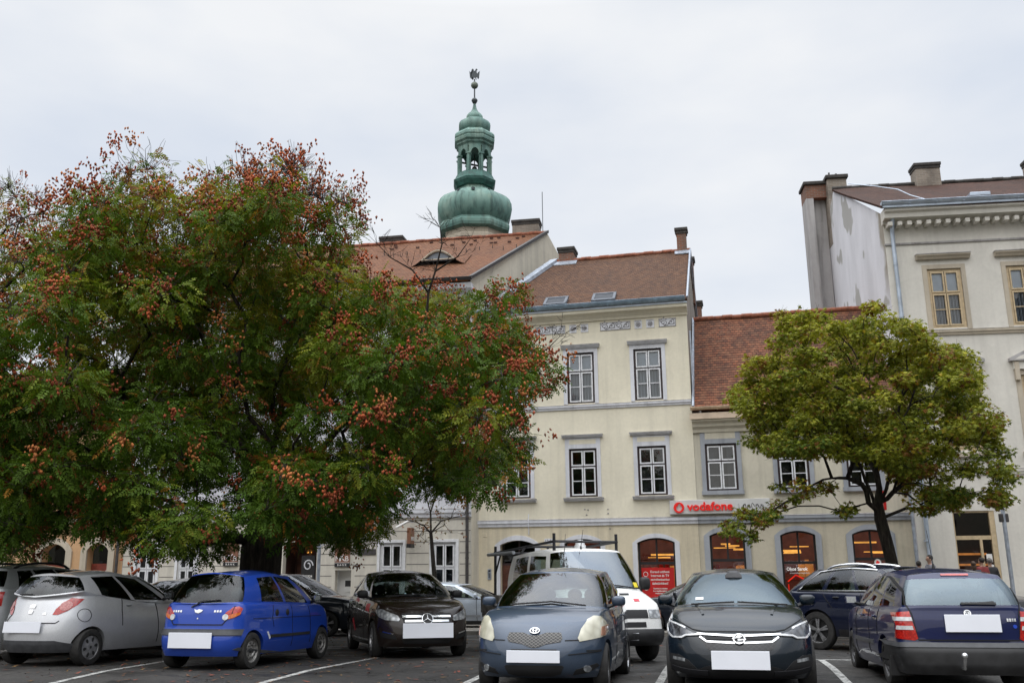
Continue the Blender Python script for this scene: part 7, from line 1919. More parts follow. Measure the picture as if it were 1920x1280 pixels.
# centres of the foliage clumps, metres
BIG_CLUMPS = [(-9.43, 21.08, 5.16), (-3.94, 22.05, 2.48), (-7.08, 24.13, 5.81), (-7.21, 18.78, 7.05), (-4.24, 25.36, 7.9), (-4.4, 17.99, 2.46), (-12.34, 21.91, 2.3), (-3.84, 16.46, 2.27), (-5.2, 22.26, 7.14), (-2.86, 26.06, 4.11), (-8.31, 18.99, 7.14), (-8.49, 19.09, 8.7), (-2.53, 15.81, 4.73), (-7.99, 24.52, 5.76), (-0.17, 16.61, 4.86), (-3.25, 25.13, 5.87), (-3.37, 24.19, 4.94), (-6.7, 19.47, 10), (-1.82, 16.64, 4.54), (-10.04, 20.96, 9.09), (-6.66, 20.23, 8.73), (-3.3, 21.58, 5.08), (-8.07, 16.07, 6.79), (-9.07, 20.12, 2.98), (-4.31, 24.11, 2.22), (-9.25, 21.93, 8.53), (-1.78, 25.51, 6.45), (-8.56, 22.99, 5.54), (-9.48, 23.14, 7.84), (-10.16, 17.68, 3.55), (-7.65, 21.51, 7.84), (-1.41, 23.61, 4.5), (-7.72, 23.15, 7.87), (-4.5, 16.77, 7.58), (-5.43, 17.54, 8.67), (-10.23, 16.85, 5.57), (-1.85, 24.31, 8.49), (-4.25, 22.14, 10.5), (-5.74, 21.76, 8.3), (-5.62, 20.83, 5.95), (-8.43, 20.13, 8.56), (-5.06, 21.7, 3.87), (-6.1, 16.92, 3.74), (-10.44, 19.4, 3.38), (-5.65, 15.31, 2.1), (-6.28, 19.45, 8.09), (-11.59, 20.25, 3.35), (-3.66, 18.72, 2.99), (-6.02, 25.7, 4.54), (-3.9, 25.86, 2.67), (-7.15, 18.58, 7.88), (-9.56, 23.88, 6.13), (-6, 23.63, 7.86), (-6.25, 25.27, 8.35), (-7.99, 19, 2.53), (-7.01, 25.97, 2.82), (-10.71, 22.27, 7.05), (-9.66, 24.47, 7.32), (-7.81, 21.78, 5.82), (-9.91, 21.02, 5.98), (-2.08, 15.52, 4.95), (-4.96, 19.58, 10.24), (-8.59, 20.78, 7.53), (-6.51, 18.7, 8.43), (-8.51, 19.49, 2.58), (-0.21, 17.99, 5.98), (-4.72, 17.93, 3.38), (-5.99, 22.52, 10.07), (-0.79, 21.77, 5.55), (-6.21, 26.02, 3.27), (-5.69, 17.93, 8.14), (-7.43, 20.73, 9.78), (-9.55, 16.98, 2.6), (-7.82, 23.5, 8.78), (-5.83, 20.92, 9.6), (-5.32, 19.74, 7.43), (-6.72, 21.54, 9.68), (-9.97, 19.26, 2.68), (-5.14, 21.43, 2.65), (-5.97, 24.8, 6.64), (-3.7, 18.82, 8.66), (-5.52, 19.17, 9.39), (-7.16, 16.71, 4.11), (-9.05, 22.86, 4.89), (-9.77, 22.58, 7.26), (-4.91, 21.71, 7.43), (-5.61, 21.54, 9.15), (-4.71, 18.2, 9.75), (-7.74, 20.3, 6.89), (-9.25, 22.9, 6.85), (-4.43, 20.68, 3.66), (-1.74, 17.28, 5.92), (-4.84, 21.57, 5.32), (-0.28, 23.26, 5.18), (-6.32, 22.54, 4.77), (-8.26, 21.42, 6.7), (-4.47, 17.76, 8.6), (-3.98, 22.48, 8.37), (-5.18, 19.68, 4.61), (-12.28, 22.64, 4.58), (-5.91, 18.18, 4.58), (-1.47, 20.65, 7.45), (-11.76, 22.62, 6.41), (-2.86, 25.62, 5.61), (-9.96, 18.61, 2.41), (-8.91, 17.21, 3.91), (-2.27, 25.49, 3.61), (-9.77, 24.47, 5.62), (-8.26, 19.87, 10.07), (-4.6, 19.34, 6.37), (-11.25, 19.68, 2.39), (-3.18, 21.66, 4.11), (-11.29, 18.37, 6.68), (-5.76, 16.03, 3.4), (-6.23, 23.45, 8.9), (-2.43, 23.45, 7.36), (-9.75, 21.58, 3.03), (-0.3, 19.9, 6.49), (-1, 24.83, 4.38), (-9.75, 15.79, 4.99), (-3.25, 20.05, 7.71), (-2.33, 17.01, 4.21), (-8.66, 22.45, 9.05), (-8.22, 18.09, 7.4), (-4.23, 20.51, 9.46), (-10.87, 18, 4.09), (-2.56, 18.84, 6.37), (-1.77, 24.3, 5.16), (-4.24, 18.3, 7.35), (-1.68, 19.18, 6.51), (-3.64, 18.34, 9.07), (-7.67, 25.28, 5.43), (-4.8, 17.03, 8.41), (-3.58, 16.45, 4.16), (-3.79, 25.84, 6.53), (-1.71, 22.72, 3.62), (-10.85, 22.97, 7.42), (-8.45, 23.07, 7.22), (-6.03, 15.75, 3.93), (-11.89, 21.65, 3.55), (-7.89, 20.26, 9.49), (-6.36, 18.67, 3.45), (-8.01, 18.21, 8.75), (-5.34, 22.64, 4.88), (-8.01, 24.52, 4.31), (-10.32, 19.88, 3.03), (-6.76, 24.77, 6.93), (-6.2, 17.85, 7.39), (-2.5, 15.28, 4.01), (-1.51, 17.46, 4.78), (-5.42, 17.67, 4.95), (-9.38, 23.52, 7.21), (-7.74, 14.89, 5.75), (-9.18, 23.67, 6.55), (-8.61, 24.43, 5.84), (-3.08, 24.44, 5.39), (-3.96, 17.84, 5.9), (-0.64, 18.76, 3.59), (-4.67, 22.64, 7.64), (-7.39, 20.91, 7.07), (-3.62, 18.21, 8.49), (-8.87, 17.55, 2.73), (-8.84, 17.57, 8.28), (-4.48, 19.03, 7.11), (-0.24, 22.34, 4.99), (-4.74, 18.75, 9.42), (-6.44, 20.69, 7.76), (-1.72, 21.09, 6.27), (-3.74, 18.11, 2.54), (-4.82, 25.31, 2.77), (-1.46, 17.84, 3.77), (-4.23, 21.07, 8.78), (-2.67, 24.1, 8.08), (-1.14, 20.2, 6.37), (-2.66, 22.86, 4.03), (-3.59, 25.99, 4.4), (-10.75, 18.98, 2.32), (-0.78, 18.79, 5.86), (-7.18, 23.6, 9.35), (-8.81, 23.65, 8.55), (-9.56, 25.43, 6.05), (-5.01, 18.88, 8.56), (-2.76, 23.32, 8.28), (-7.01, 16.89, 8.57), (-8.78, 24.71, 7.06), (-7.41, 17.7, 7.83), (-5.51, 23.06, 7.76), (-2.23, 23.53, 4.58), (-7.6, 23.81, 5.03), (-4.67, 20.08, 8.34), (-3.8, 25.18, 6.58), (-5.67, 17.67, 2.41), (-8.75, 22.41, 7.89), (-9.33, 18.24, 3.17), (-3.1, 19.42, 2.34), (-7.39, 23.04, 5.26), (-9.28, 17.39, 3.43), (-4.18, 22.39, 4.68), (0.28, 21.06, 6.09), (-4.41, 17.11, 9.16), (-8, 18.9, 9.09), (-8.83, 23.88, 7.85), (-9, 18.67, 5.86), (-1.71, 25.37, 4.15), (-7.35, 22.88, 6.6), (-0.12, 23.05, 4.3), (-6.31, 24.66, 6.15), (-8.93, 20.24, 5.95), (-7.51, 17.14, 7.7), (-6.55, 19.77, 9.08), (-8.23, 15.52, 2.91), (-9.29, 16.01, 5.48), (-3.14, 24.55, 8.09), (-4.46, 24.62, 9.18), (-1.3, 21.59, 3.37), (-10.36, 18.94, 7.09), (-8.01, 19.7, 8.4), (-0.99, 17.15, 4.46), (-3.08, 16.05, 5.34), (-2.2, 16.3, 2.97), (-1.4, 23.12, 8.11), (-5.89, 24.06, 8.69), (-2.72, 20.15, 4.83), (-7.43, 19.58, 7.29), (-0.46, 16.37, 2.95), (-7.31, 25.09, 7.59), (-8.9, 16.48, 2.32), (-0.07, 21.77, 5.41), (-5.21, 19.82, 5.31), (-7.77, 21.21, 8.77), (-3.14, 21.26, 4.55), (-11, 17.22, 5.52), (-3.25, 15.69, 2.9), (-2.9, 25.38, 7.63), (-2.54, 22.44, 5.51), (-10.21, 23.59, 7.61), (-8.05, 24.52, 7.58), (-7.06, 23.97, 7.03), (-4.24, 19.68, 3.45), (-10.97, 18.6, 3.27), (-6.89, 16.6, 2.74), (-8.26, 15.33, 4.14), (-8.62, 17.77, 8.91), (-5.93, 19.47, 8.69), (-4.23, 21.96, 8.74), (-10.54, 24.24, 5.66), (-4.67, 21.1, 10.26), (-0.89, 19.58, 6.38), (-5.84, 18.82, 9.91), (-6.51, 20.08, 9.61), (-11.96, 22.41, 2.71), (-8.21, 22.14, 6.38), (-7.86, 16.4, 3.73), (-2.21, 25.34, 7.11), (-6.88, 24.48, 8.92), (-8.25, 25.85, 5.18), (-8.76, 18.05, 7.21), (-8.96, 20.95, 6.4), (-5.03, 26.34, 2.58), (-9.71, 17.05, 4.22), (-8.52, 15.91, 4.62), (-6.52, 18.73, 5.7), (-9.68, 23.95, 7.7), (-6.69, 25.33, 5.27), (-5.89, 23.24, 6.51), (-4.54, 24.96, 8.34), (-6.86, 15.76, 3), (-7.36, 20.11, 9.75), (-7.34, 24.69, 8.29), (-6.04, 15.16, 6.09), (-8.75, 15.53, 5.77), (-7.45, 24.53, 5.08), (-8.64, 17.32, 3.29), (-7.07, 24.29, 7.71), (-9.4, 19.63, 5.86), (-4.48, 23.42, 5.78), (-0.96, 25.27, 3.96), (-10.29, 17, 3.36), (-10.17, 23.65, 6.05), (-6.67, 19.7, 7.77), (-7.78, 15.59, 6.24), (-8.45, 17.09, 8.26), (-1.89, 18.35, 6.07), (-8.42, 19.49, 9.14), (-7.79, 22.21, 9.2), (-6.81, 26.22, 4.29), (-5.8, 24.41, 7.96), (-5.85, 19.61, 10.12), (-2.96, 19.74, 6.94), (-9.14, 17.97, 3.76), (-1.97, 18.49, 5.22), (-7.1, 25.08, 4.77), (-7.05, 20.04, 3.93), (-3.32, 23.3, 5.73), (-8.57, 17.91, 7.86), (-4.23, 18.6, 3.9), (-6.12, 23.35, 9.81), (-10.9, 18.41, 5.71), (-7.07, 16.06, 2.37), (-9.58, 20.46, 5.02), (-3.5, 24.41, 5.93), (-6.72, 22.98, 8.92), (0.03, 22.04, 4.4), (-6.16, 15.32, 2.88), (-1.22, 20.97, 6.65), (-10.77, 22.71, 8.3), (-7.84, 22.62, 6.02), (-2.35, 19.46, 4.4), (-5.33, 17.89, 6.07), (-6.01, 21.95, 10.58), (-12.02, 22.4, 5.45), (-9.53, 16.91, 3.65), (-4.13, 15.49, 2.45), (-7.54, 15.11, 3.16), (-4.94, 23.23, 7.57), (-9.22, 20.57, 6.84), (-9.42, 18.71, 6.25), (-3.58, 23.17, 8.39), (-8.97, 19.25, 7.13), (-8.57, 20.86, 8.81), (-8.79, 18.73, 3.71), (-9.27, 20.32, 9.32), (-5.69, 24.57, 8.86), (-7.66, 23.71, 6.17), (-4.52, 16.5, 8.38), (-8.02, 19.72, 6.52), (-3, 18.07, 6.67), (-10.74, 17.36, 4.83), (-6.25, 23.89, 5.78), (-5.53, 25.54, 2.51), (-6.27, 18.47, 7.9), (-4.86, 19.91, 9.14), (-5.35, 17.49, 5.58), (-5.51, 19.13, 5.6), (-7.91, 17.78, 9.48), (-6, 16.18, 2.57), (-8.25, 24.09, 5.08), (-7.35, 20.11, 7.87), (-8.67, 21.88, 6.13), (-7.98, 15.64, 4.59), (-5.33, 22.06, 3.03), (0.12, 22.79, 6.34), (-2.63, 21.78, 5.41), (-4.06, 21.58, 5.38), (-6.79, 23.88, 6.51), (-1.96, 22.22, 7.38), (-5.42, 18.36, 6.67), (-11.78, 22.14, 7.05), (-7.43, 20.47, 8.78), (-8.36, 21.9, 4.38), (-10.94, 18.58, 3.86), (-4.45, 20.78, 5.56), (-3.95, 19.05, 5.53), (-5.94, 17.51, 4.23), (-0.12, 21.66, 6.59), (-7.66, 16.01, 7.4), (-6.43, 20.98, 10.42), (-6.27, 22.06, 7.24), (-6.75, 16.78, 3.35), (-3.9, 17.65, 7.03), (-7.24, 21.34, 10.32), (-3.36, 16.64, 5.29), (-7.41, 15.98, 4.22), (-2.71, 18.4, 2.82), (-3.95, 19.47, 8.31), (-4.09, 23.06, 2.26), (-9.79, 20.17, 6.5), (-1.83, 17.89, 5.71), (-1.46, 22.38, 7.01), (-6.25, 22.3, 2.9), (-5.35, 17.9, 3.12), (-7.92, 21.48, 9.42), (-9.87, 21.84, 8.44), (-3.97, 20.42, 3.84), (-4.1, 18.28, 6.78), (-4.92, 22.93, 6.44), (-8.22, 20.75, 8.3), (-9.24, 22.28, 7.56), (-6.25, 18.49, 9.23), (-1.62, 20.48, 6.81), (-5.24, 21.3, 10.37), (-7.85, 22.33, 7.55), (-9.69, 18.67, 8.13), (-9.57, 21.47, 9.35), (-8.7, 22.97, 8.86), (-7.81, 16.37, 8.19), (-5.77, 22.27, 8.56), (-4.37, 24.04, 9.08), (-11.56, 18.99, 3.08), (-3.75, 23.93, 8.38), (-7.2, 20.7, 5.93), (-10.22, 20.06, 3.98), (-0.33, 21.9, 7.74), (-6.48, 19.42, 1.98), (-4.59, 19.62, 9.75), (-0.69, 17.41, 5.68), (-1.91, 16.12, 3.91), (-9.93, 22.44, 8.95), (-0.82, 16.81, 3.81), (-10.52, 21.2, 3.68), (-4.16, 17.42, 3.39), (-3.15, 24.16, 8.61), (-2.56, 24.18, 5.1), (-5.01, 17.99, 9.32), (-5.82, 16.75, 3.23), (-5.89, 18.42, 1.98), (-5.45, 17.63, 7.44), (-7.69, 18.03, 2.89), (-9.68, 18.72, 3.1), (-3.36, 24.64, 4.38), (-3.4, 17.14, 6.92), (-7.65, 17.59, 6.95), (-7.48, 15.35, 4.6), (-8.74, 19.27, 9.66), (-5.39, 17.56, 3.73), (-1.41, 25.47, 5.66), (-6.92, 26.25, 3.39), (-9.08, 25.28, 6.76), (-2.7, 24.99, 8.19), (-5.2, 18.58, 7.19), (-9.02, 18.63, 7.62), (-3.92, 25.3, 4.28), (-2.4, 20.22, 5.99), (-11.15, 20.34, 2.57), (-10.72, 20.49, 8.85), (-9.5, 23.26, 2.39), (-7.55, 17.12, 3.14), (-11.67, 21.96, 3.07), (-1.64, 24.83, 3.81), (-5.55, 18.52, 9.34), (-7.18, 18.73, 8.8), (-7.33, 22, 9.74), (-4.99, 19.08, 5.31), (-0.55, 18.55, 6.79), (-1.02, 18.11, 5.37), (-8.56, 19.72, 5.58), (-3.07, 23.85, 5.98), (-8.55, 24.53, 4.7), (-6.85, 17.28, 4.62), (-12.86, 21.41, 3.62), (-7.79, 23.96, 7.75), (-1.03, 22.75, 6.77), (-3.72, 25.2, 5.18), (-4.88, 17.44, 2.82), (-8.02, 18.45, 3.44), (-7.96, 23.71, 6.84), (-7.39, 19.71, 9.17), (-4.54, 19.25, 9.13), (-4.53, 22.24, 6.41), (-6.49, 25.05, 7.67), (-9.24, 22.54, 9.19), (-4.77, 22.9, 8.85), (-5.18, 21.69, 8.6), (-10.79, 18.12, 2.85), (-8.1, 16.92, 7.61), (-7.74, 22.34, 4.16), (0.04, 18.48, 5.83), (-3.47, 26.48, 3.95), (-6.72, 17.94, 5.62), (-8.2, 23.17, 4.98), (-4.32, 15.91, 8.08), (-6.53, 22.12, 10.28), (-1.64, 23.69, 3.7), (-4.9, 22.78, 5.86), (-5.03, 16.39, 8.14), (-8.25, 20.93, 10.29), (-3.59, 23.83, 6.77), (-8.14, 21.88, 5.31), (-10.29, 21.31, 2.63), (-1.47, 22.03, 6.14), (-3.75, 25.51, 3.5), (-3.21, 23.13, 7.93), (-9, 16.28, 3.84), (-3.41, 17.66, 6.15), (-10.94, 19.54, 3.6), (-0.87, 25.55, 4.58), (-4.73, 26.11, 6.92), (-5.73, 19.94, 8.93), (-9.49, 20.72, 3.16), (-6.3, 22.62, 8.34), (-0.03, 22.32, 8.23), (0.59, 19.18, 5.45), (-7.99, 18.74, 10.01), (-8.12, 17.55, 3.69), (-9, 25.74, 6.02), (-5.17, 22.94, 3.94), (-4.93, 17.83, 7.44), (-7.35, 21.55, 8.45), (-4.18, 18.34, 8.51), (-3.95, 15.6, 2.97), (-5.58, 16.88, 8.2), (-7.32, 14.77, 4.48), (-2.5, 17.23, 6.46), (-1.09, 15.83, 5.25), (-7.65, 24.21, 7.07), (-8.28, 21.38, 2.15), (-3.26, 24.8, 7.29), (-3.61, 22.81, 5.43), (-8.16, 22.56, 5.42), (-6.1, 21.46, 10.23), (-3.33, 19.68, 3.83), (-7.78, 24.62, 6.45), (-2.62, 24.53, 6.91), (-9.13, 24.4, 8.07), (-8.88, 18.51, 8.85), (-3.97, 24.01, 5.28), (-2.28, 23.12, 5.72), (-9.33, 18.21, 7.42), (-6.51, 22.94, 7.6), (-3.69, 17.07, 6.42), (-4.62, 21.05, 2.86), (-6.13, 16.82, 2.64), (-5.67, 22.89, 2.7), (-0.56, 22.69, 6.16), (-6.09, 17.9, 8.81), (-1.95, 16.16, 5.05), (-4.19, 22.36, 3.25), (-4.99, 19.37, 2.85), (-12, 23.55, 3.69), (-7.85, 25.07, 4.67), (-4.04, 24.77, 6.15), (-8.27, 22.2, 10.02), (-2.43, 24.77, 6.15), (-4.18, 19.25, 7.76), (-12.37, 21.72, 6.01), (-0.21, 19.7, 3.67), (-5.01, 16.98, 7.74), (-2.45, 24.85, 4.71), (-11.92, 19.92, 3.7), (-12.06, 21.92, 4.21), (-3.26, 20.94, 6.01), (-6.46, 21.89, 6.67), (-2.06, 25.9, 5.1), (-1.06, 18.19, 4.73), (-8.96, 15.23, 4.66), (-2.44, 15.52, 3.11), (-3.28, 16.97, 5.92), (-2.96, 23.45, 3.98), (-4.92, 20.92, 6.03), (-5.22, 20.78, 5.28), (-2.48, 21.15, 6.92), (-5.09, 15.03, 2.31), (-0.05, 23.26, 5.8), (-6.43, 15.43, 3.66), (-9.01, 15.33, 5.27), (-1.1, 22.29, 5.64), (-5.07, 23.56, 6.77), (-8.67, 23.18, 6.57), (-7.81, 23.36, 4.57), (-0.5, 21.46, 6.21), (-8.5, 21.16, 5.48), (-6.61, 19.45, 7.13), (-9.06, 15.82, 4.35), (-9.22, 18.3, 2.5), (-4.4, 25.65, 2.97), (-1.64, 24.24, 4.25), (-0.09, 17.72, 5.33), (-5.96, 24.36, 7), (-0.87, 21.34, 7), (-6.08, 21.33, 7.44), (-6.27, 25.38, 2.73), (-9.95, 23.25, 8.27), (-8.54, 16.16, 7.26), (-8.52, 25.25, 4.91), (-4.93, 18.35, 3.8), (-8.26, 23.51, 9.27), (-4.49, 20.42, 7.28), (-11.97, 23.17, 2.56), (-8.95, 20.69, 5.1), (-7.96, 17.43, 8.93), (-4.64, 22.93, 6.99), (-7.11, 20.79, 8.16), (-3.29, 19.48, 5.81), (-2.59, 15.93, 2.65), (-5.43, 16.08, 7.74), (-2.92, 26.21, 5.45), (-9.48, 23.53, 8.66), (-8.44, 23.17, 7.79), (-1.93, 23.06, 4.4), (-6.92, 20.82, 9.53), (-10.89, 22.11, 7.73), (-7.15, 17.96, 7.2), (-5.17, 23.91, 2.45), (-4.66, 20.8, 6.64), (-3.24, 25.18, 4.78), (-5.35, 22.18, 9.4), (-9.93, 18.29, 3.64), (-11.45, 18.49, 6.09), (-9.69, 19.33, 6.36), (-0.6, 15.92, 4.01), (-2.41, 22.61, 8.21), (-2.07, 22.15, 5.08), (-11.14, 18.96, 6.24), (-8.69, 16.6, 4.55), (-7, 19.54, 2.33), (-4.69, 22.65, 3.51), (-12.02, 23.13, 5.7), (-9.58, 22.5, 7.95), (-10.59, 24.99, 5.1), (-5.71, 21.91, 3.9)]
LEFT_CLUMPS = [(-13.84, 21.22, 7.39), (-15.53, 23.33, 9.02), (-15.1, 23.72, 9.73), (-14.54, 21.14, 7.9), (-14.56, 20.32, 5.71), (-13.51, 22.05, 2.8), (-15.03, 26.07, 9.73), (-13.66, 25.93, 8.88), (-12.61, 19.1, 7.42), (-15.17, 24.8, 9.35), (-13.75, 25.22, 9.17), (-14.82, 24.51, 7.86), (-13, 22.05, 7.77), (-17.44, 24.36, 7.59), (-13.59, 21.58, 6.72), (-11.91, 24.43, 9.41), (-14.29, 24.18, 9.05), (-14.76, 22.53, 10.5), (-14.24, 21.58, 9.79), (-11.33, 20.36, 8.28), (-12.17, 21.37, 7.47), (-10.9, 20.61, 9.1), (-11.79, 19.77, 8.65), (-15.44, 26.17, 2.2), (-9.97, 20.26, 8.21), (-14.99, 21.81, 6.63), (-15.89, 25.59, 9.15), (-13.41, 22.62, 7.27), (-13.06, 23.38, 7.67), (-14.14, 26.35, 8.52), (-12.65, 23.34, 10.81), (-14.79, 23.28, 9), (-15.98, 25.44, 2.63), (-15.64, 21.41, 8.18), (-16.91, 24.35, 8.43), (-15.5, 26.65, 8.42), (-13.73, 22.19, 9.35), (-13.51, 25.27, 9.87), (-14.37, 21.14, 8.63), (-14.36, 21.44, 6.65), (-10.47, 20.37, 7.14), (-14.94, 23.3, 7.78), (-16.11, 23.91, 9.29), (-13.45, 24.49, 9.91), (-12.12, 22.5, 8.25), (-16.05, 23.44, 7.31), (-14.38, 26.06, 10.34), (-16.18, 23.23, 9.56), (-14.11, 25.18, 2.52), (-14.04, 22.68, 2.17), (-14.42, 24.94, 8.55), (-16.58, 24.99, 7.9), (-13.29, 19.74, 8.37), (-15.19, 23.56, 10.44), (-12.73, 23.06, 8.53), (-15.63, 22.29, 7.99), (-11.78, 19.31, 6.51), (-13.78, 21.88, 8.21), (-13.64, 26.53, 9.42), (-15.51, 24.71, 10.54), (-13, 19.86, 9.39), (-15.93, 23.23, 7.97), (-17.36, 25, 9.18), (-13.75, 23.84, 9.68), (-14.13, 24.1, 11.91), (-17.39, 23.38, 8.12), (-15.62, 23.19, 11.08), (-14.2, 25.08, 11.07), (-15.84, 24.56, 9.34), (-11.34, 21.46, 1.92), (-16.47, 23.94, 8.04), (-15.39, 24.98, 8.38), (-15.51, 24.24, 7.22), (-15.32, 20.49, 8.77), (-12.59, 19.05, 6.62), (-16.68, 24.2, 9.87), (-13.95, 22.78, 11.24), (-14.92, 20.76, 9.74), (-16.99, 26.23, 7.73), (-12.81, 24.16, 1.92), (-11.36, 21.47, 9.43), (-15.71, 25.4, 10.43), (-11.24, 22.13, 8.35), (-16.84, 23.37, 6.87), (-13.33, 26.18, 10.21), (-13.82, 19.24, 8.33), (-14.29, 23.55, 10.32), (-15.83, 24.28, 11.14), (-13.92, 25.98, 2.62), (-13.59, 20.19, 9.86), (-13, 22.01, 6.96), (-14.07, 24.29, 10.24), (-13.42, 21.8, 10.41), (-17.02, 22.93, 9.08), (-14.8, 25.72, 8.65), (-13.08, 21.32, 9.75), (-12.68, 21.97, 10.79), (-13.94, 23.58, 2.25), (-13.77, 20.28, 7.02), (-13.86, 24.28, 2.77), (-16.17, 24.63, 7.29), (-12.48, 20.51, 2.07), (-15.39, 24.75, 2.16), (-14.43, 20.05, 8.22), (-14.97, 23.7, 2.2), (-11.08, 19.6, 8.21), (-16.35, 22.94, 10.49), (-14.16, 23.23, 7.13), (-13.77, 24.26, 11.08), (-13.07, 22.45, 10.12), (-10.44, 19.59, 7.8), (-17.9, 24.17, 8.64), (-13.37, 24.57, 2.19), (-13.25, 21.58, 9), (-13.35, 25.11, 8.58), (-12.66, 21.78, 8.64), (-12.43, 22.69, 9.15), (-12.43, 22.69, 2.29), (-13.35, 19.37, 6.6), (-11.57, 20.26, 2.12), (-14.94, 21.71, 9.07), (-14.32, 19.3, 7.16), (-11.43, 22.24, 7.6), (-16.09, 21.89, 6.95), (-17.87, 24.85, 6.72), (-13.79, 23.12, 8.34), (-17.93, 24.71, 7.98), (-11.78, 22.04, 2.16), (-17.72, 24.42, 9.45), (-12.7, 24.86, 8.1), (-15.55, 25.93, 8.4), (-16.11, 22.36, 6.11), (-12.66, 24.34, 9.96), (-11.35, 19.96, 7.13), (-13.06, 23.74, 11.33), (-12.28, 19.47, 8.13), (-11.94, 19.65, 2.61), (-14.88, 24.16, 2.79), (-14.44, 20.79, 6.26), (-13.64, 23.87, 8.85), (-12.68, 25.37, 9.5), (-14.32, 22.36, 6.68), (-15.35, 21.25, 5.85), (-17.03, 24.12, 9.24), (-12.28, 20.55, 7.08), (-16.49, 22.17, 8.98), (-15.43, 24.02, 8.11), (-16.16, 24.76, 8.53), (-13.35, 21, 2.64), (-13.61, 20.81, 8.58)]
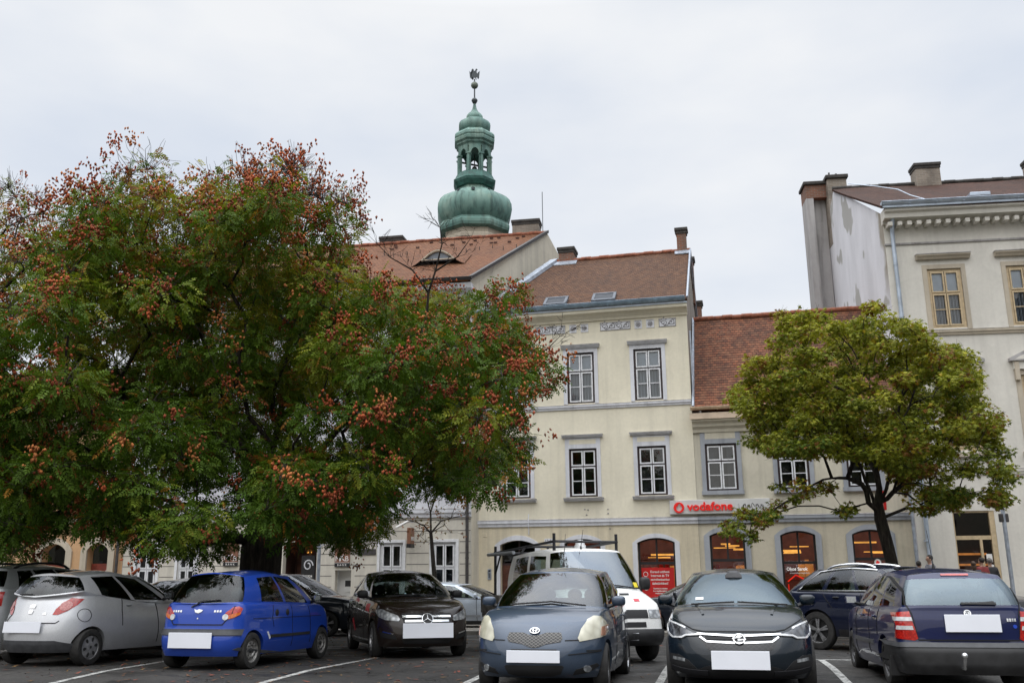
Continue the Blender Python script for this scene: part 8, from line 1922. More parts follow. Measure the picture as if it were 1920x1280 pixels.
MAPLE_CLUMPS = [(11, 23.03, 6.25), (7.5, 23.36, 4.85), (9.5, 24.68, 4.14), (11.5, 24.12, 6.77), (6.83, 21.43, 4.72), (7.25, 22.84, 4.89), (6.71, 21.75, 6.82), (9.88, 20.34, 5.46), (9.72, 24.47, 7.82), (9.7, 24.09, 7.33), (9.09, 20.75, 3.98), (12.87, 25.57, 6.91), (7.53, 22.04, 4.37), (10.48, 24.22, 7.75), (6.15, 24.18, 5.93), (10.87, 25.37, 5.82), (9.16, 22.24, 3.75), (10.33, 26.94, 7.75), (7.43, 22.09, 5.16), (11.68, 27.01, 5.7), (8.47, 23.04, 4.65), (7.24, 23.47, 5.85), (13.02, 25.25, 3.1), (7.04, 26.34, 7.03), (6.17, 21.75, 4.09), (10.61, 25.15, 3.71), (8.74, 26.91, 5.61), (10.62, 24.38, 6.84), (10.48, 25.24, 4.51), (10.46, 24.68, 3.71), (10.85, 23.81, 3.2), (6.49, 22.55, 4.42), (9.03, 26.19, 6.07), (9.04, 25.71, 6.42), (11.56, 26.18, 6.85), (12.12, 25.92, 6.98), (12.51, 25.77, 5.42), (8.67, 26.21, 7.33), (11.59, 26.68, 7.23), (11.15, 26.11, 5.08), (6.84, 25.4, 5.1), (10.95, 23.77, 6.36), (12.74, 26.4, 5.66), (9.05, 26.91, 6.31), (11.25, 26.59, 4.97), (11.77, 24.95, 4.71), (7.64, 26.49, 5.19), (9.69, 22.26, 5.95), (8.01, 22.61, 4.41), (10.09, 20.58, 4.42), (12.78, 26.18, 6.36), (7.3, 22.5, 5.32), (8.96, 26.95, 4.99), (12.43, 25.59, 6.99), (6.43, 23.93, 4.55), (6.85, 23.83, 4.32), (12.87, 24.2, 3.58), (10.34, 21.25, 3.53), (9.61, 22.28, 3.72), (10.83, 22.1, 6.05), (7.65, 23.29, 4.33), (9.77, 23.11, 6.53), (9.19, 23.68, 7.55), (11.36, 24.19, 2.93), (9.7, 21.63, 3.55), (7.16, 23.16, 7.52), (7.33, 27.04, 6.55), (8.31, 24, 4.4), (10.33, 25.65, 4.08), (11.96, 26.51, 6.85), (6.71, 25.53, 5.52), (10.27, 21.03, 5.82), (13.1, 26.18, 5.35), (9.46, 25.12, 4.41), (7.26, 20.92, 6.13), (7.24, 23.92, 6.3), (8.93, 26.95, 6.8), (10.94, 25.02, 4.89), (9.47, 22.99, 4), (8.1, 27.2, 6.52), (10.01, 26.85, 6.94), (12.07, 25.13, 5.2), (10.76, 25.7, 4.64), (6.97, 22.11, 4.14), (7.54, 22.72, 5.79), (8.55, 23.13, 5.23), (12.04, 26.69, 5.97), (11.71, 23.19, 6.09), (10.9, 24.33, 3.85), (9.39, 25.68, 6.06), (8.26, 26.3, 6.06), (9.09, 22.99, 7.47), (9.28, 26.58, 5.27), (9.39, 26.97, 5.45), (12.26, 26.05, 3.07), (11.5, 23.38, 6.52), (8.88, 20.59, 4.45), (12.58, 24.7, 5.56), (11.34, 25.33, 4.38), (10.45, 22.62, 6.35), (10.86, 26.63, 8.02), (8.23, 26.62, 6.78), (9.11, 27.48, 4.88), (8.6, 25.88, 6.95), (10.38, 26.48, 8.07), (9.17, 26.56, 6.91), (11.3, 25.92, 4.24), (8.32, 27.17, 6.12), (6.98, 24.98, 4.72), (11.83, 24.65, 5.16), (11.42, 25.58, 5.56), (8.53, 26.37, 8.43), (10.02, 27.33, 5.22), (9.05, 25.42, 7.31), (5.77, 22.5, 5.23), (9.35, 27.32, 6.31), (7.37, 27.22, 5.61), (9.06, 21.27, 3.62), (9.76, 27.41, 5.84), (6.42, 24.65, 5.55), (9.77, 21.09, 4), (10.86, 23.78, 7.17), (11.71, 26.05, 4.95), (12.08, 26.06, 5.44), (12.22, 23.44, 4.7), (9.31, 25.64, 7.63), (7.82, 26.84, 6.44), (10.53, 23.49, 7.51), (12.76, 26.2, 4.84), (10.1, 24, 7.15), (9.81, 21.53, 6.66), (8.35, 26.67, 8.05), (10.71, 26.17, 4.13), (12.06, 26.73, 5.05), (8.69, 27.42, 5.7), (12.28, 24.99, 6.14), (10.45, 27.55, 5.05), (11.3, 22.94, 6.68), (10.17, 21.76, 5.96), (6.35, 24.02, 6.45), (10.24, 23.34, 6.22), (11.67, 26.42, 5.77), (8.27, 22.53, 4.86), (8.38, 22.25, 5.81), (7.32, 25.92, 5.46), (9.3, 26.17, 5.57), (9.08, 22.67, 6.62), (8.84, 20.46, 5.49), (12.44, 23.81, 4.51), (10.45, 24.03, 4.02), (9.7, 22.65, 6.69), (9.26, 24.4, 7.58), (10.95, 24.25, 7.42), (13.03, 24.51, 4.24), (11.73, 26.16, 6.13), (7.78, 24.11, 4.33), (6.87, 25.92, 5.67), (10.94, 22.98, 2.99), (8.93, 22.1, 4.53), (6.82, 26.16, 6.27), (7.23, 24.6, 5.5), (7.76, 24.2, 7.93), (6.67, 24.96, 5.35), (7.12, 23.69, 6.99), (9.59, 25.95, 6.44), (6.05, 23.44, 5.32), (11.58, 23.7, 6.1), (7.62, 22.33, 4.76), (12.47, 26.19, 7.37), (9.92, 26.45, 6.53), (7.2, 21.45, 6.86), (11.17, 24.08, 3.53), (7.15, 24.1, 5.73), (7.66, 26.67, 7.3), (9.52, 26.27, 4.89), (9.92, 22.48, 7.19), (10.74, 25.96, 5.7), (9.38, 25.41, 6.71), (9.42, 25.86, 6.87), (8.06, 23.34, 7.71), (11.62, 26.95, 4.49), (13.03, 25.8, 6.44), (7.95, 23.35, 4.86), (11.01, 25.04, 6.08), (9.99, 21.49, 3.99), (6.92, 24.7, 6.12), (8.1, 27.39, 5.13), (7.39, 26.54, 6.21), (11.29, 21.56, 4.7), (8.05, 24.11, 7.58), (9.11, 21.97, 6.62), (10.69, 21.59, 3.57), (8.84, 22.35, 5.66), (9.75, 22.17, 6.56), (11.56, 25.43, 5.97), (8.89, 22.6, 7.02), (10.08, 26.27, 4.69), (9.8, 26.04, 5.83), (11.27, 22.14, 5.8), (10.15, 24.61, 7.27), (12.59, 26.37, 6.83), (12.05, 23.59, 6.17), (10.77, 21.61, 5.73), (12.22, 25.53, 6.37), (11.49, 26.33, 4.17), (9.45, 20.72, 4.85), (11.53, 26.46, 6.39), (12.2, 24.21, 4.57), (12.26, 24.19, 5.75), (7.66, 27.3, 4.94), (10.7, 23.37, 3.23), (7.02, 21.39, 6.34), (11.61, 26.52, 5.32), (10.34, 22.44, 2.98), (6.65, 26.67, 6.39), (9.15, 21.47, 4.23), (7.69, 23.03, 5.28), (8.81, 24.83, 7.64), (11.2, 24.73, 4.05), (5.81, 23.13, 5.55), (9.22, 24.38, 4.8), (8.36, 27.03, 7.3), (8.03, 26.42, 7.27), (11.96, 26.33, 3.25), (11.18, 27.19, 4.42), (11.04, 24.8, 3.24), (9.55, 24.01, 4.15), (10.87, 22.5, 3.04), (8.68, 23.6, 4.93), (9.47, 27.08, 7.03), (8.14, 26.34, 5.46), (11.33, 21.79, 3.07), (9.13, 26.67, 5.81), (11.81, 26.27, 7.28), (12.69, 25.94, 5.8), (10.96, 24.33, 3.13), (6.46, 23.74, 5.51), (10.3, 27.51, 5.74), (9.52, 20.61, 4.4), (9.13, 23.55, 5), (12.24, 25.48, 4.93), (9.08, 22.18, 7.65), (11.99, 24.52, 6.12), (8.65, 23.08, 4.23), (11.34, 26.33, 3.73), (10.38, 22.79, 6.81), (6.65, 24.45, 6.68), (10.16, 24.74, 5.03), (9.22, 27.03, 7.42), (11.58, 25.68, 6.4), (12.65, 25.76, 4.98), (11.75, 26.43, 4.7), (11.56, 23.51, 5.46), (8.42, 26.68, 5.4), (10.03, 23.93, 3.57), (6.21, 24.85, 5.94), (12.68, 24.11, 3.02), (9.87, 26.66, 7.33), (9.77, 24.9, 7.04), (10.61, 25.63, 5.38), (7.95, 27.21, 5.86), (9.72, 23.27, 7.52), (9.1, 24.79, 7.19), (9.12, 25.99, 4.82), (10.35, 24.78, 4.17), (7.89, 26.05, 8.5), (10.2, 24, 6.41), (6.46, 21.6, 5.81), (8, 22.03, 4.93), (10.11, 27.45, 4.65), (11.68, 27.21, 5.26), (9.93, 23.83, 4.72), (11, 25.33, 5.29), (10.95, 22.51, 5.66), (9.69, 24.97, 7.95), (12.08, 27.04, 5.46), (7.02, 25.21, 5.98), (11.05, 26.87, 4.13), (7.05, 22.49, 4.71), (12.62, 24.69, 5.07), (10.15, 25.6, 4.88), (6.39, 23.51, 6.59), (11.6, 24.91, 5.64), (12.19, 24.67, 4.85), (10.19, 26.84, 4.81), (7.07, 24.13, 4.89), (8.73, 26.32, 6.77), (10.1, 22.77, 5.89), (12.6, 26.45, 4.51), (8.21, 25.92, 6.32), (10.15, 23.21, 2.86), (10.07, 24.49, 6.46), (7.57, 22.27, 5.91), (9.81, 23.41, 3.65), (11.4, 21.67, 3.56), (10.39, 25.42, 6.02), (10.76, 21.34, 6.19), (10.17, 21.28, 6.17), (8.58, 26.78, 6.12), (9.77, 25.57, 4.55), (8.94, 22.27, 6.13), (10.34, 22.19, 5.9), (10.77, 26.72, 4.49), (11.03, 24.25, 6.55), (8.78, 27.17, 4.6), (11.38, 26.8, 3.51), (7.48, 26.63, 6.63), (7.52, 24, 5.07), (7.99, 26.68, 5.95), (7.66, 26.02, 6.54), (8.68, 26.62, 7.53), (7.93, 22.04, 5.61), (9.38, 22.4, 4.81), (13.19, 25.87, 4.86), (12.38, 25.07, 7.19), (7.68, 23.12, 5.93), (12.57, 26.61, 6.16), (6.6, 25.37, 5.94), (10.54, 24.65, 5.38), (8.53, 20.62, 5.09), (12.4, 26.01, 6.15), (8.89, 23.03, 5.77), (10.4, 21.74, 3.01), (6.68, 21.1, 5.72), (6.78, 24.19, 5.35), (8.92, 27.34, 7.08), (9.68, 22.05, 4.35), (12.88, 24.67, 2.96), (6.79, 25.73, 4.8), (11.07, 20.99, 3.53), (7.04, 21.95, 6.22), (8.13, 22.88, 5.34), (12.78, 25.01, 6.17), (10.98, 27.49, 5.48), (11.51, 23.74, 4.75), (7.15, 21.94, 6.86), (9.18, 22.31, 4.23), (12.03, 25.66, 5.97), (7.36, 22.42, 7.42), (11.44, 25.18, 4.89), (6.82, 22.97, 4.55), (10.68, 21.03, 3.85), (6.62, 21.56, 4.08), (10.45, 23.63, 3.79), (11.45, 27.02, 6.88), (8.36, 21.94, 4.03), (12.57, 24.87, 6.74), (7.25, 24.44, 7.33), (9.2, 23.26, 6.36), (8.43, 26.01, 4.97), (7.84, 22.21, 4.06), (6.69, 23.52, 5.94), (10.27, 21.84, 6.6), (11.33, 24.53, 5.82), (7.13, 23.23, 4.24), (9.1, 21.78, 3.77), (7.52, 26.2, 4.82), (9.76, 26.64, 4.91), (10.46, 27.18, 4.47), (11.33, 23.65, 3.02), (7.16, 21.16, 4.16), (8.21, 23.71, 5.12), (10.56, 25.93, 8.7), (8.34, 22.84, 7.33), (12.76, 26.55, 5.12), (12.7, 24.06, 4.94), (11.08, 24.16, 7), (6.48, 24.48, 6.21), (9.87, 27.41, 6.29), (10.07, 25.29, 5.45), (8.45, 26.92, 4.8), (8.69, 22.07, 5.17), (10.63, 20.54, 4.7), (9, 27.54, 6.07), (9.48, 21.44, 6.97), (11.18, 26.06, 5.62), (7.81, 20.6, 4.95), (8.71, 26.41, 5.07), (6.87, 23.46, 4.63), (10.87, 27.41, 4.65), (8.33, 22.48, 5.36), (9.82, 23.36, 4.78), (9.22, 23.96, 4.56), (8.55, 24.42, 7.98), (9.36, 22.92, 4.76), (6.6, 23.49, 5.08), (8.57, 21.15, 3.95), (12.68, 24.22, 4.35), (9.41, 24.79, 6.64), (6.84, 24.01, 6.62), (5.97, 23.8, 5.63), (11.26, 26.41, 5.98), (11.67, 26.88, 6.41), (7.08, 24.63, 6.7), (11.26, 25.66, 3.85), (11.33, 22.58, 5.87), (10.64, 24.64, 6.32), (9.74, 21.83, 6.99), (8.39, 27.14, 5.36), (11.18, 23.98, 4.03), (10.67, 23.9, 2.76), (8.59, 22.58, 4.05), (11.05, 21.36, 2.84), (12.99, 25.44, 5.76), (7.16, 21.76, 7.33), (9.5, 26.89, 6.17), (7.11, 23.73, 5.26), (10.54, 26.25, 4.8), (9.97, 23.99, 7.89), (8.54, 27.09, 6.65), (6.27, 23.3, 5.69), (8.65, 26.2, 5.5), (9.17, 25.59, 4.39), (7.2, 25.18, 5.39), (9.77, 26.59, 5.63), (6.34, 23.29, 4.42), (7.41, 23.82, 7.46), (8.51, 23.49, 7.41), (10.15, 25.79, 5.48), (7.99, 26.27, 4.82)]
MAPLE_LOW_CLUMPS = [(5.93, 24.16, 2.76), (6.28, 23.45, 2.44), (5.96, 23.06, 2.58), (5.88, 22.26, 2.45), (5.19, 22.56, 2.22), (6.42, 24.42, 2.74), (5.54, 23.96, 2.39), (6.35, 23.93, 2.54), (6.01, 23.74, 2.2), (5.28, 22.03, 2.35), (6.8, 24.45, 2.72), (5.81, 23.2, 2.08), (6.52, 23.58, 2.72), (5.39, 23.43, 2.4), (5.93, 21.52, 2.54), (5.76, 23.36, 2.67), (6.65, 21.61, 3.24), (6.96, 22.88, 3), (6.68, 23.25, 3.35), (6.96, 22, 3.1), (7.97, 23.59, 3.31), (7.78, 23.02, 3.27), (6.59, 23.23, 2.87), (8.74, 24.22, 2.84), (8.03, 22.55, 2.65), (8.43, 24.01, 2.74)]
# ------------------------------------------------------------------ trees
def leaf_mat(name, trans=.28, rough=.55):
    T = NT(name); at = T.n('Attribute', attribute_name='tint'); tc = T.n('TexCoord')
    v = T.ramp(T.noise(3.5, tc.outputs['Object'], 3).outputs[0], [(.3, (.72, .74, .7, 1)), (.7, (1.15, 1.12, 1.05, 1))])
    c = T.mix(1.0, at.outputs['Color'], v, 'MULTIPLY')
    p = T.n('BsdfPrincipled', {'Base Color': c, 'Roughness': rough, 'Specular IOR Level': .12})
    t = T.n('BsdfTranslucent', {0: T.mix(1.0, c, (1.1, 1.15, .6, 1), 'MULTIPLY')})
    return T.done(T.n('MixShader', {0: trans, 1: p, 2: t}))
M['leaf'] = leaf_mat('pinnate_leaf'); M['leaf_maple'] = leaf_mat('maple_leaf', .30); M['pod'] = leaf_mat('papery_pod', .25, .6)
def bark_mat():
    T = NT('bark_furrowed'); tc = T.n('TexCoord'); v = tc.outputs['Object']
    n1 = T.noise(1.0, T.mapping(v, (16, 16, 2.6)), 6, .65); n2 = T.noise(2.2, v, 4)
    c = T.ramp(n1.outputs[0], [(.34, (.010, .008, .007, 1)), (.55, (.034, .028, .023, 1)), (.72, (.075, .064, .052, 1))])
    m = T.mix(T.ramp(n2.outputs[0], [(.55, 0.0), (.75, .5)]), c, (.040, .046, .026, 1))
    b = T.n('Bump', {'Strength': 1.0, 'Distance': .05, 'Height': n1.outputs[0]})
    return T.done(T.n('BsdfPrincipled', {'Base Color': m, 'Roughness': .92, 'Specular IOR Level': .2, 'Normal': b}))
M['bark'] = bark_mat()
def wander(pts, rs, amp, sub=3):
    """a polyline with extra, slightly wandering points"""
    pts = [Vector(p) for p in pts]; out = [pts[0]]; n = len(pts)
    for i in range(n - 1):
        p0, p1, p2, p3 = pts[max(i - 1, 0)], pts[i], pts[i + 1], pts[min(i + 2, n - 1)]
        for k in range(1, sub + 1):
            t = k / sub
            q = .5 * ((2 * p1) + (p2 - p0) * t + (2 * p0 - 5 * p1 + 4 * p2 - p3) * t * t + (3 * p1 - p0 - 3 * p2 + p3) * t ** 3)
            if k < sub: q = q + Vector(rs.normal(0, amp, 3))
            out.append(q)
    return out
M['twig'] = simple('twig_bark', (.045, .035, .03), .85, 0, .3)

def np_mesh(name, V, F, k, col, mat, parent, smooth=False):
    """V (n,3), F (m,k) faces of k corners, col (n,3) per-vertex tint"""
    me = bpy.data.meshes.new(name); n, m = len(V), len(F)
    me.vertices.add(n); me.vertices.foreach_set('co', V.astype(np.float32).ravel())
    me.loops.add(m * k); me.loops.foreach_set('vertex_index', F.astype(np.int32).ravel())
    me.polygons.add(m); me.polygons.foreach_set('loop_start', np.arange(0, m * k, k, dtype=np.int32)); me.polygons.foreach_set('loop_total', np.full(m, k, dtype=np.int32))
    me.update(calc_edges=True)
    ca = me.color_attributes.new('tint', 'FLOAT_COLOR', 'POINT')
    ca.data.foreach_set('color', np.concatenate([col, np.ones((n, 1))], 1).astype(np.float32).ravel())
    if smooth: me.polygons.foreach_set('use_smooth', [True] * m)
    me.materials.append(mat); me.validate()
    return link(bpy.data.objects.new(name, me), parent)

def frames(D, up):
    """orthonormal frames with x along D, z near up"""
    X = D / np.linalg.norm(D, axis=1, keepdims=True)
    Y = np.cross(up, X); Y /= np.linalg.norm(Y, axis=1, keepdims=True) + 1e-9
    Z = np.cross(X, Y)
    return np.stack([X, Y, Z], 2)

def pinnate_template(pairs=4, L=.30, ll=.098, lw=.052):
    V, F = [], []
    def leaflet(p, ang, droop):
        d = np.array([math.cos(ang), math.sin(ang), -droop]); s_ = np.array([-math.sin(ang), math.cos(ang), 0])
        b = len(V)
        V.extend([p, p + d * ll * .45 + s_ * lw * .5 + np.array([0, 0, .006]), p + d * ll, p + d * ll * .45 - s_ * lw * .5 + np.array([0, 0, .006])]); F.append([b, b + 3, b + 2, b + 1])
    for i in range(pairs):
        t = (i + 1) / (pairs + .4); p = np.array([L * t, 0, -.10 * L * t * t * 2.2])
        for sg in (1, -1): leaflet(p, sg * rad(62 - 14 * t), .35)
    leaflet(np.array([L, 0, -.22 * L]), 0.0, .5)
    return np.array(V), np.array(F)
def maple_template(s=.066):
    pts = [(0, 0)]
    out = []
    for a, r in ((-150, .55), (-112, .8), (-78, .42), (-45, 1.0), (-20, .5), (0, 1.15), (20, .5), (45, 1.0), (78, .42), (112, .8), (150, .55)):
        out.append((s * r * math.cos(rad(a)) + s * .3, s * r * math.sin(rad(a)), -.25 * s * r * r))
    V = [(s * .3, 0, .012)] + out
    F = [[0, i, i + 1, i + 1] for i in range(1, len(out))]
    return np.array(V), np.array([f[:3] for f in F])
def pod_template(s=.031):
    V = np.array([(0, 0, 0), (s * .75, 0, -s * .9), (-s * .38, s * .65, -s * .9), (-s * .38, -s * .65, -s * .9), (0, 0, -s * 2.3)])
    F = np.array([(0, 1, 2), (0, 2, 3), (0, 3, 1), (4, 2, 1), (4, 3, 2), (4, 1, 3)])
    return V, F

def scatter(name, tmpl, P, D, up, scale, col, mat, parent, colvar=.12, rs=None):
    TV, TF = tmpl; n = len(P); m = len(TV)
    R = frames(D, up)
    V = np.einsum('nij,mj->nmi', R, TV) * scale[:, None, None] + P[:, None, :]
    F = (TF[None] + (np.arange(n) * m)[:, None, None]).reshape(-1, TF.shape[1])
    C = np.repeat(col[:, None, :], m, 1)
    C = C * (1 + colvar * rs.standard_normal((n, m // (4 if m % 4 == 0 else m), 1)).repeat(4 if m % 4 == 0 else m, 1))
    return np_mesh(name, V.reshape(-1, 3), F, TF.shape[1], np.clip(C.reshape(-1, 3), .002, .9), mat, parent)

def skeleton(base, trunk, clumps, tip=.011, power=.47, wob=.16, rs=None, limbs=(), rscale=1.0):
    """trunk and limbs as polylines, then a branch to every clump from the nearest sensible node"""
    nodes = [Vector(p) for p in trunk]; par = [-1] + list(range(len(trunk) - 1)); trunk_n = len(trunk)
    dist = [0.0]
    for i in range(1, len(nodes)): dist.append(dist[-1] + (nodes[i] - nodes[i - 1]).length)
    for start, pts in limbs:
        k = start
        for p in wander([nodes[start]] + list(pts), rs, .035)[1:]:
            nodes.append(Vector(p)); par.append(k); dist.append(dist[k] + (nodes[k] - Vector(p)).length); k = len(nodes) - 1
    root = nodes[len(trunk) - 1]
    order = sorted(range(len(clumps)), key=lambda i: (Vector(clumps[i]) - root).length)
    ends = [0] * len(clumps)
    for i in order:
        c = Vector(clumps[i]); best = None
        for k in range(max(1, trunk_n - 2), len(nodes)):
            d = (nodes[k] - c).length
            cost = d * 1.35 + dist[k] * .42 + (max(0, nodes[k].z - c.z) * .25)
            if best is None or cost < best[0]: best = (cost, k)
        k = best[1]; a = nodes[k]; d = c - a; L = d.length
        n = max(2, int(L / .45)); prev = k
        lat = Vector(rs.standard_normal(3)) * wob * L * .5
        for j in range(1, n + 1):
            t = j / n
            p = a.lerp(c, t) + lat * math.sin(PI * t) * .5 + Vector((0, 0, .12 * L)) * math.sin(PI * t) + Vector(rs.standard_normal(3)) * wob * .22
            if j == n: p = c
            nodes.append(p); par.append(prev); dist.append(dist[prev] + (nodes[prev] - p).length); prev = len(nodes) - 1
        ends[i] = prev
    cnt = [0] * len(nodes)
    for e in ends:
        k = e
        while k >= 0: cnt[k] += 1; k = par[k]
    return nodes, par, [tip * max(1, c) ** power * rscale for c in cnt], ends

def grow_wood(mb, nodes, par, rads_, n_big=10):
    kids = {}
    for i, p in enumerate(par):
        if p >= 0: kids.setdefault(p, []).append(i)
    # chains: follow the thickest child
    starts = [(0, None)]
    while starts:
        s_, pre = starts.pop()
        chain = ([pre] if pre is not None else []) + [s_]; k = s_
        while k in kids:
            ch = sorted(kids[k], key=lambda q: -rads_[q])
            for q in ch[1:]: starts.append((q, k))
            k = ch[0]; chain.append(k)
        rr = [min(rads_[q], rads_[chain[1]] * 1.05) if (pre is not None and j == 0) else rads_[q] for j, q in enumerate(chain)]
        if len(chain) > 1: mb.tube([nodes[q] for q in chain], rr, n_big if rr[0] > .08 else (6 if rr[0] > .03 else 4))

def foliage_points(clumps, radii, per, rs, flat=.75, shell=.5):
    P, D, I = [], [], []
    for i, (c, r) in enumerate(zip(clumps, radii)):
        n = int(per[i]) if hasattr(per, '__len__') else per
        if n <= 0: continue
        d = rs.standard_normal((n, 3)); d /= np.linalg.norm(d, axis=1, keepdims=True)
        rr = r * (shell + (1 - shell) * rs.random((n, 1))) * (1 - .35 * rs.random((n, 1)) ** 3)
        q = d * rr; q[:, 2] *= flat
        P.append(np.array(c) + q); D.append(d); I.append(np.full(n, i))
    return np.concatenate(P), np.concatenate(D), np.concatenate(I)

def twigs(mb, clumps, radii, n, rs, r0=.007, seg=3, bare=None):
    for i, (c, r) in enumerate(zip(clumps, radii)):
        k_ = n if bare is None else int(n * (1 + 5.5 * bare[i]))
        for k in range(k_):
            d = rs.standard_normal(3); d /= np.linalg.norm(d)
            if d[2] < -.5: d[2] *= -.5
            L = r * rs.uniform(.7, 1.15) * (1 + (.35 * bare[i] if bare is not None else 0))
            pts = [Vector(c)]; v = Vector(d)
            for j in range(seg + 1):
                v = (v + Vector(rs.standard_normal(3)) * .28 + Vector((0, 0, .08))).normalized(); pts.append(pts[-1] + v * L / (seg + 1))
            mb.tube(pts, [r0 * (1 - .6 * j / (seg + 1)) for j in range(len(pts))], 3, cap=False)

def goldenrain(label, base, trunk, limbs, clumps, seed, per, npods, trunk_r, top_bare=None, group=None, thin=.55, extra=()):
    rs = np.random.default_rng(seed)
    T = thing('goldenrain_tree', label, 'tree', base, group=group); inv = Vector(base)
    loc = [Vector(c) - inv for c in clumps]; tr = [Vector(p) - inv for p in trunk]; lm = [(k, [Vector(p) - inv for p in ps]) for k, ps in limbs]
    nodes, par, rr, ends = skeleton(base, tr, loc, .0085, .42, .16, rs, lm)
    sc = trunk_r / rr[1]
    rr = [r * (1 + (sc - 1) * min(1, r / rr[1]) ** 1.3) for r in rr]; rr[0] = trunk_r * 1.3
    wood = MB(); grow_wood(wood, nodes, par, rr)
    radii = rs.uniform(.46, .68, len(loc))
    zs = np.array([c.z for c in loc]); hz = (zs - zs.min()) / (zs.max() - zs.min())
    cx = np.mean([c.x for c in loc])
    bare = np.zeros(len(loc))
    if top_bare is not None:
        for i, c in enumerate(loc): bare[i] = top_bare(c + inv)
    bare = np.clip(bare + rs.normal(0, .06, len(loc)), 0, 1)
    for pl_, r0 in extra:
        q = [Vector(p) - inv for p in pl_]; wood.tube(q, [r0 * (1 - .7 * k / (len(q) - 1)) for k in range(len(q))], 6)
        for p in q[1:]:
            for k in range(5):
                d = Vector((rs.normal(0, .8), rs.normal(0, .5), rs.uniform(.2, 1.2))).normalized(); e = p + d * rs.uniform(.2, .5); mid = p.lerp(e, .55) + Vector((rs.normal(0, .07), 0, rs.normal(0, .07)))
                wood.tube([p, mid, e], [r0 * .22, r0 * .14, .004], 4)
                for j in range(3):
                    g_ = (d + Vector(rs.normal(0, .6, 3))).normalized(); wood.tube([mid.lerp(e, .3 + .3 * j), mid.lerp(e, .3 + .3 * j) + g_ * rs.uniform(.1, .26)], [.006, .003], 3)
    wood.build('trunk', M['bark'], T, smooth=60)
    tw = MB(); twigs(tw, loc, radii, 6, rs, .0085, 4, bare); tw.build('twigs', M['twig'], T)
    perc = np.maximum(2, per * (1 - .95 * bare) * (1 - thin * np.clip(hz - .35, 0, 1) / .65) * rs.uniform(.7, 1.3, len(loc)))
    P, D, I = foliage_points(loc, radii, perc.astype(int), rs, .66)
    n = len(P)
    d = D * np.array([1, 1, .55]) + rs.normal(0, .55, (n, 3)) + np.array([0, 0, -.35])
    up = np.tile(np.array([0, 0, 1.0]), (n, 1)) + rs.normal(0, .5, (n, 3))
    # tint: top light put into the greens, darker low, brighter high; some clumps turning
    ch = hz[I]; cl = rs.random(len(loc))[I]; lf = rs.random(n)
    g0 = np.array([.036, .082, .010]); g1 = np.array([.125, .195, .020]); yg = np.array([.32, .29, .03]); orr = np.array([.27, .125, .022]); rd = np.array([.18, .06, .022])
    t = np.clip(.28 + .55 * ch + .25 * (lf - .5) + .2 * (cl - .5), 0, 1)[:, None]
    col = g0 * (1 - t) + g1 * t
    turn = np.clip((cl - .60) * 1.3 + (ch - .42) * .85 + rs.normal(0, .16, n), 0, .85)[:, None]; col = col * (1 - turn) + yg * turn
    k = (rs.random(n) < .025 + .17 * np.clip(ch - .35, 0, 1) + .10 * bare[I]); col[k] = orr * (.6 + .7 * rs.random((k.sum(), 1)))
    k = (rs.random(n) < .03 + .10 * np.clip(ch - .5, 0, 1) + .12 * bare[I]); col[k] = rd * (.6 + .6 * rs.random((k.sum(), 1)))
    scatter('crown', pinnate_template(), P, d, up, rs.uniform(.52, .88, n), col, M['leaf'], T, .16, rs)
    # papery seed pods in hanging bunches, mostly on the outside
    out = np.array([(Vector((c.x - cx, c.y, (c.z - 2.5) * .9))).length for c in loc]); w = (out / out.max()) ** 2.0 * (.75 + hz * .25) * (1 - .35 * bare); w /= w.sum()
    ci = rs.choice(len(loc), npods, p=w)
    cen = np.array([(0.0, 0, 0)]); 
    PP, CC, DD = [], [], []
    axis = np.array([cx, np.mean([c.y for c in loc]), 3.0])
    for i in ci:
        c = np.array(loc[i]); o = c - axis; o /= np.linalg.norm(o) + 1e-6
        q = c + (o * .7 + rs.normal(0, .38, 3)) * radii[i] * np.array([1, 1, .8])
        m = rs.integers(14, 36); L = rs.uniform(.12, .28)
        tt = rs.random((m, 1)); spread = .05 + .085 * (1 - tt)
        ax = np.array([o[0] * .4, o[1] * .4, rs.uniform(-.9, .5)]); ax /= np.linalg.norm(ax)
        PP.append(q + ax * tt * L + rs.normal(0, 1, (m, 3)) * spread)
        tone = rs.random()
        base_c = np.array([.50, .13, .055]) * (1 - tone) + np.array([.28, .078, .042]) * tone
        if rs.random() < .22: base_c = np.array([.55, .21, .08])
        CC.append(base_c * rs.uniform(.7, 1.3, (m, 1)))
    PP = np.concatenate(PP); CC = np.concatenate(CC); n = len(PP)
    scatter('seed_pods', pod_template(), PP, rs.normal(0, 1, (n, 3)) * np.array([1, 1, .3]), np.tile(np.array([0, 0, 1.0]), (n, 1)) + rs.normal(0, .4, (n, 3)), rs.uniform(.8, 1.5, n), CC, M['pod'], T, .1, rs)
    return T

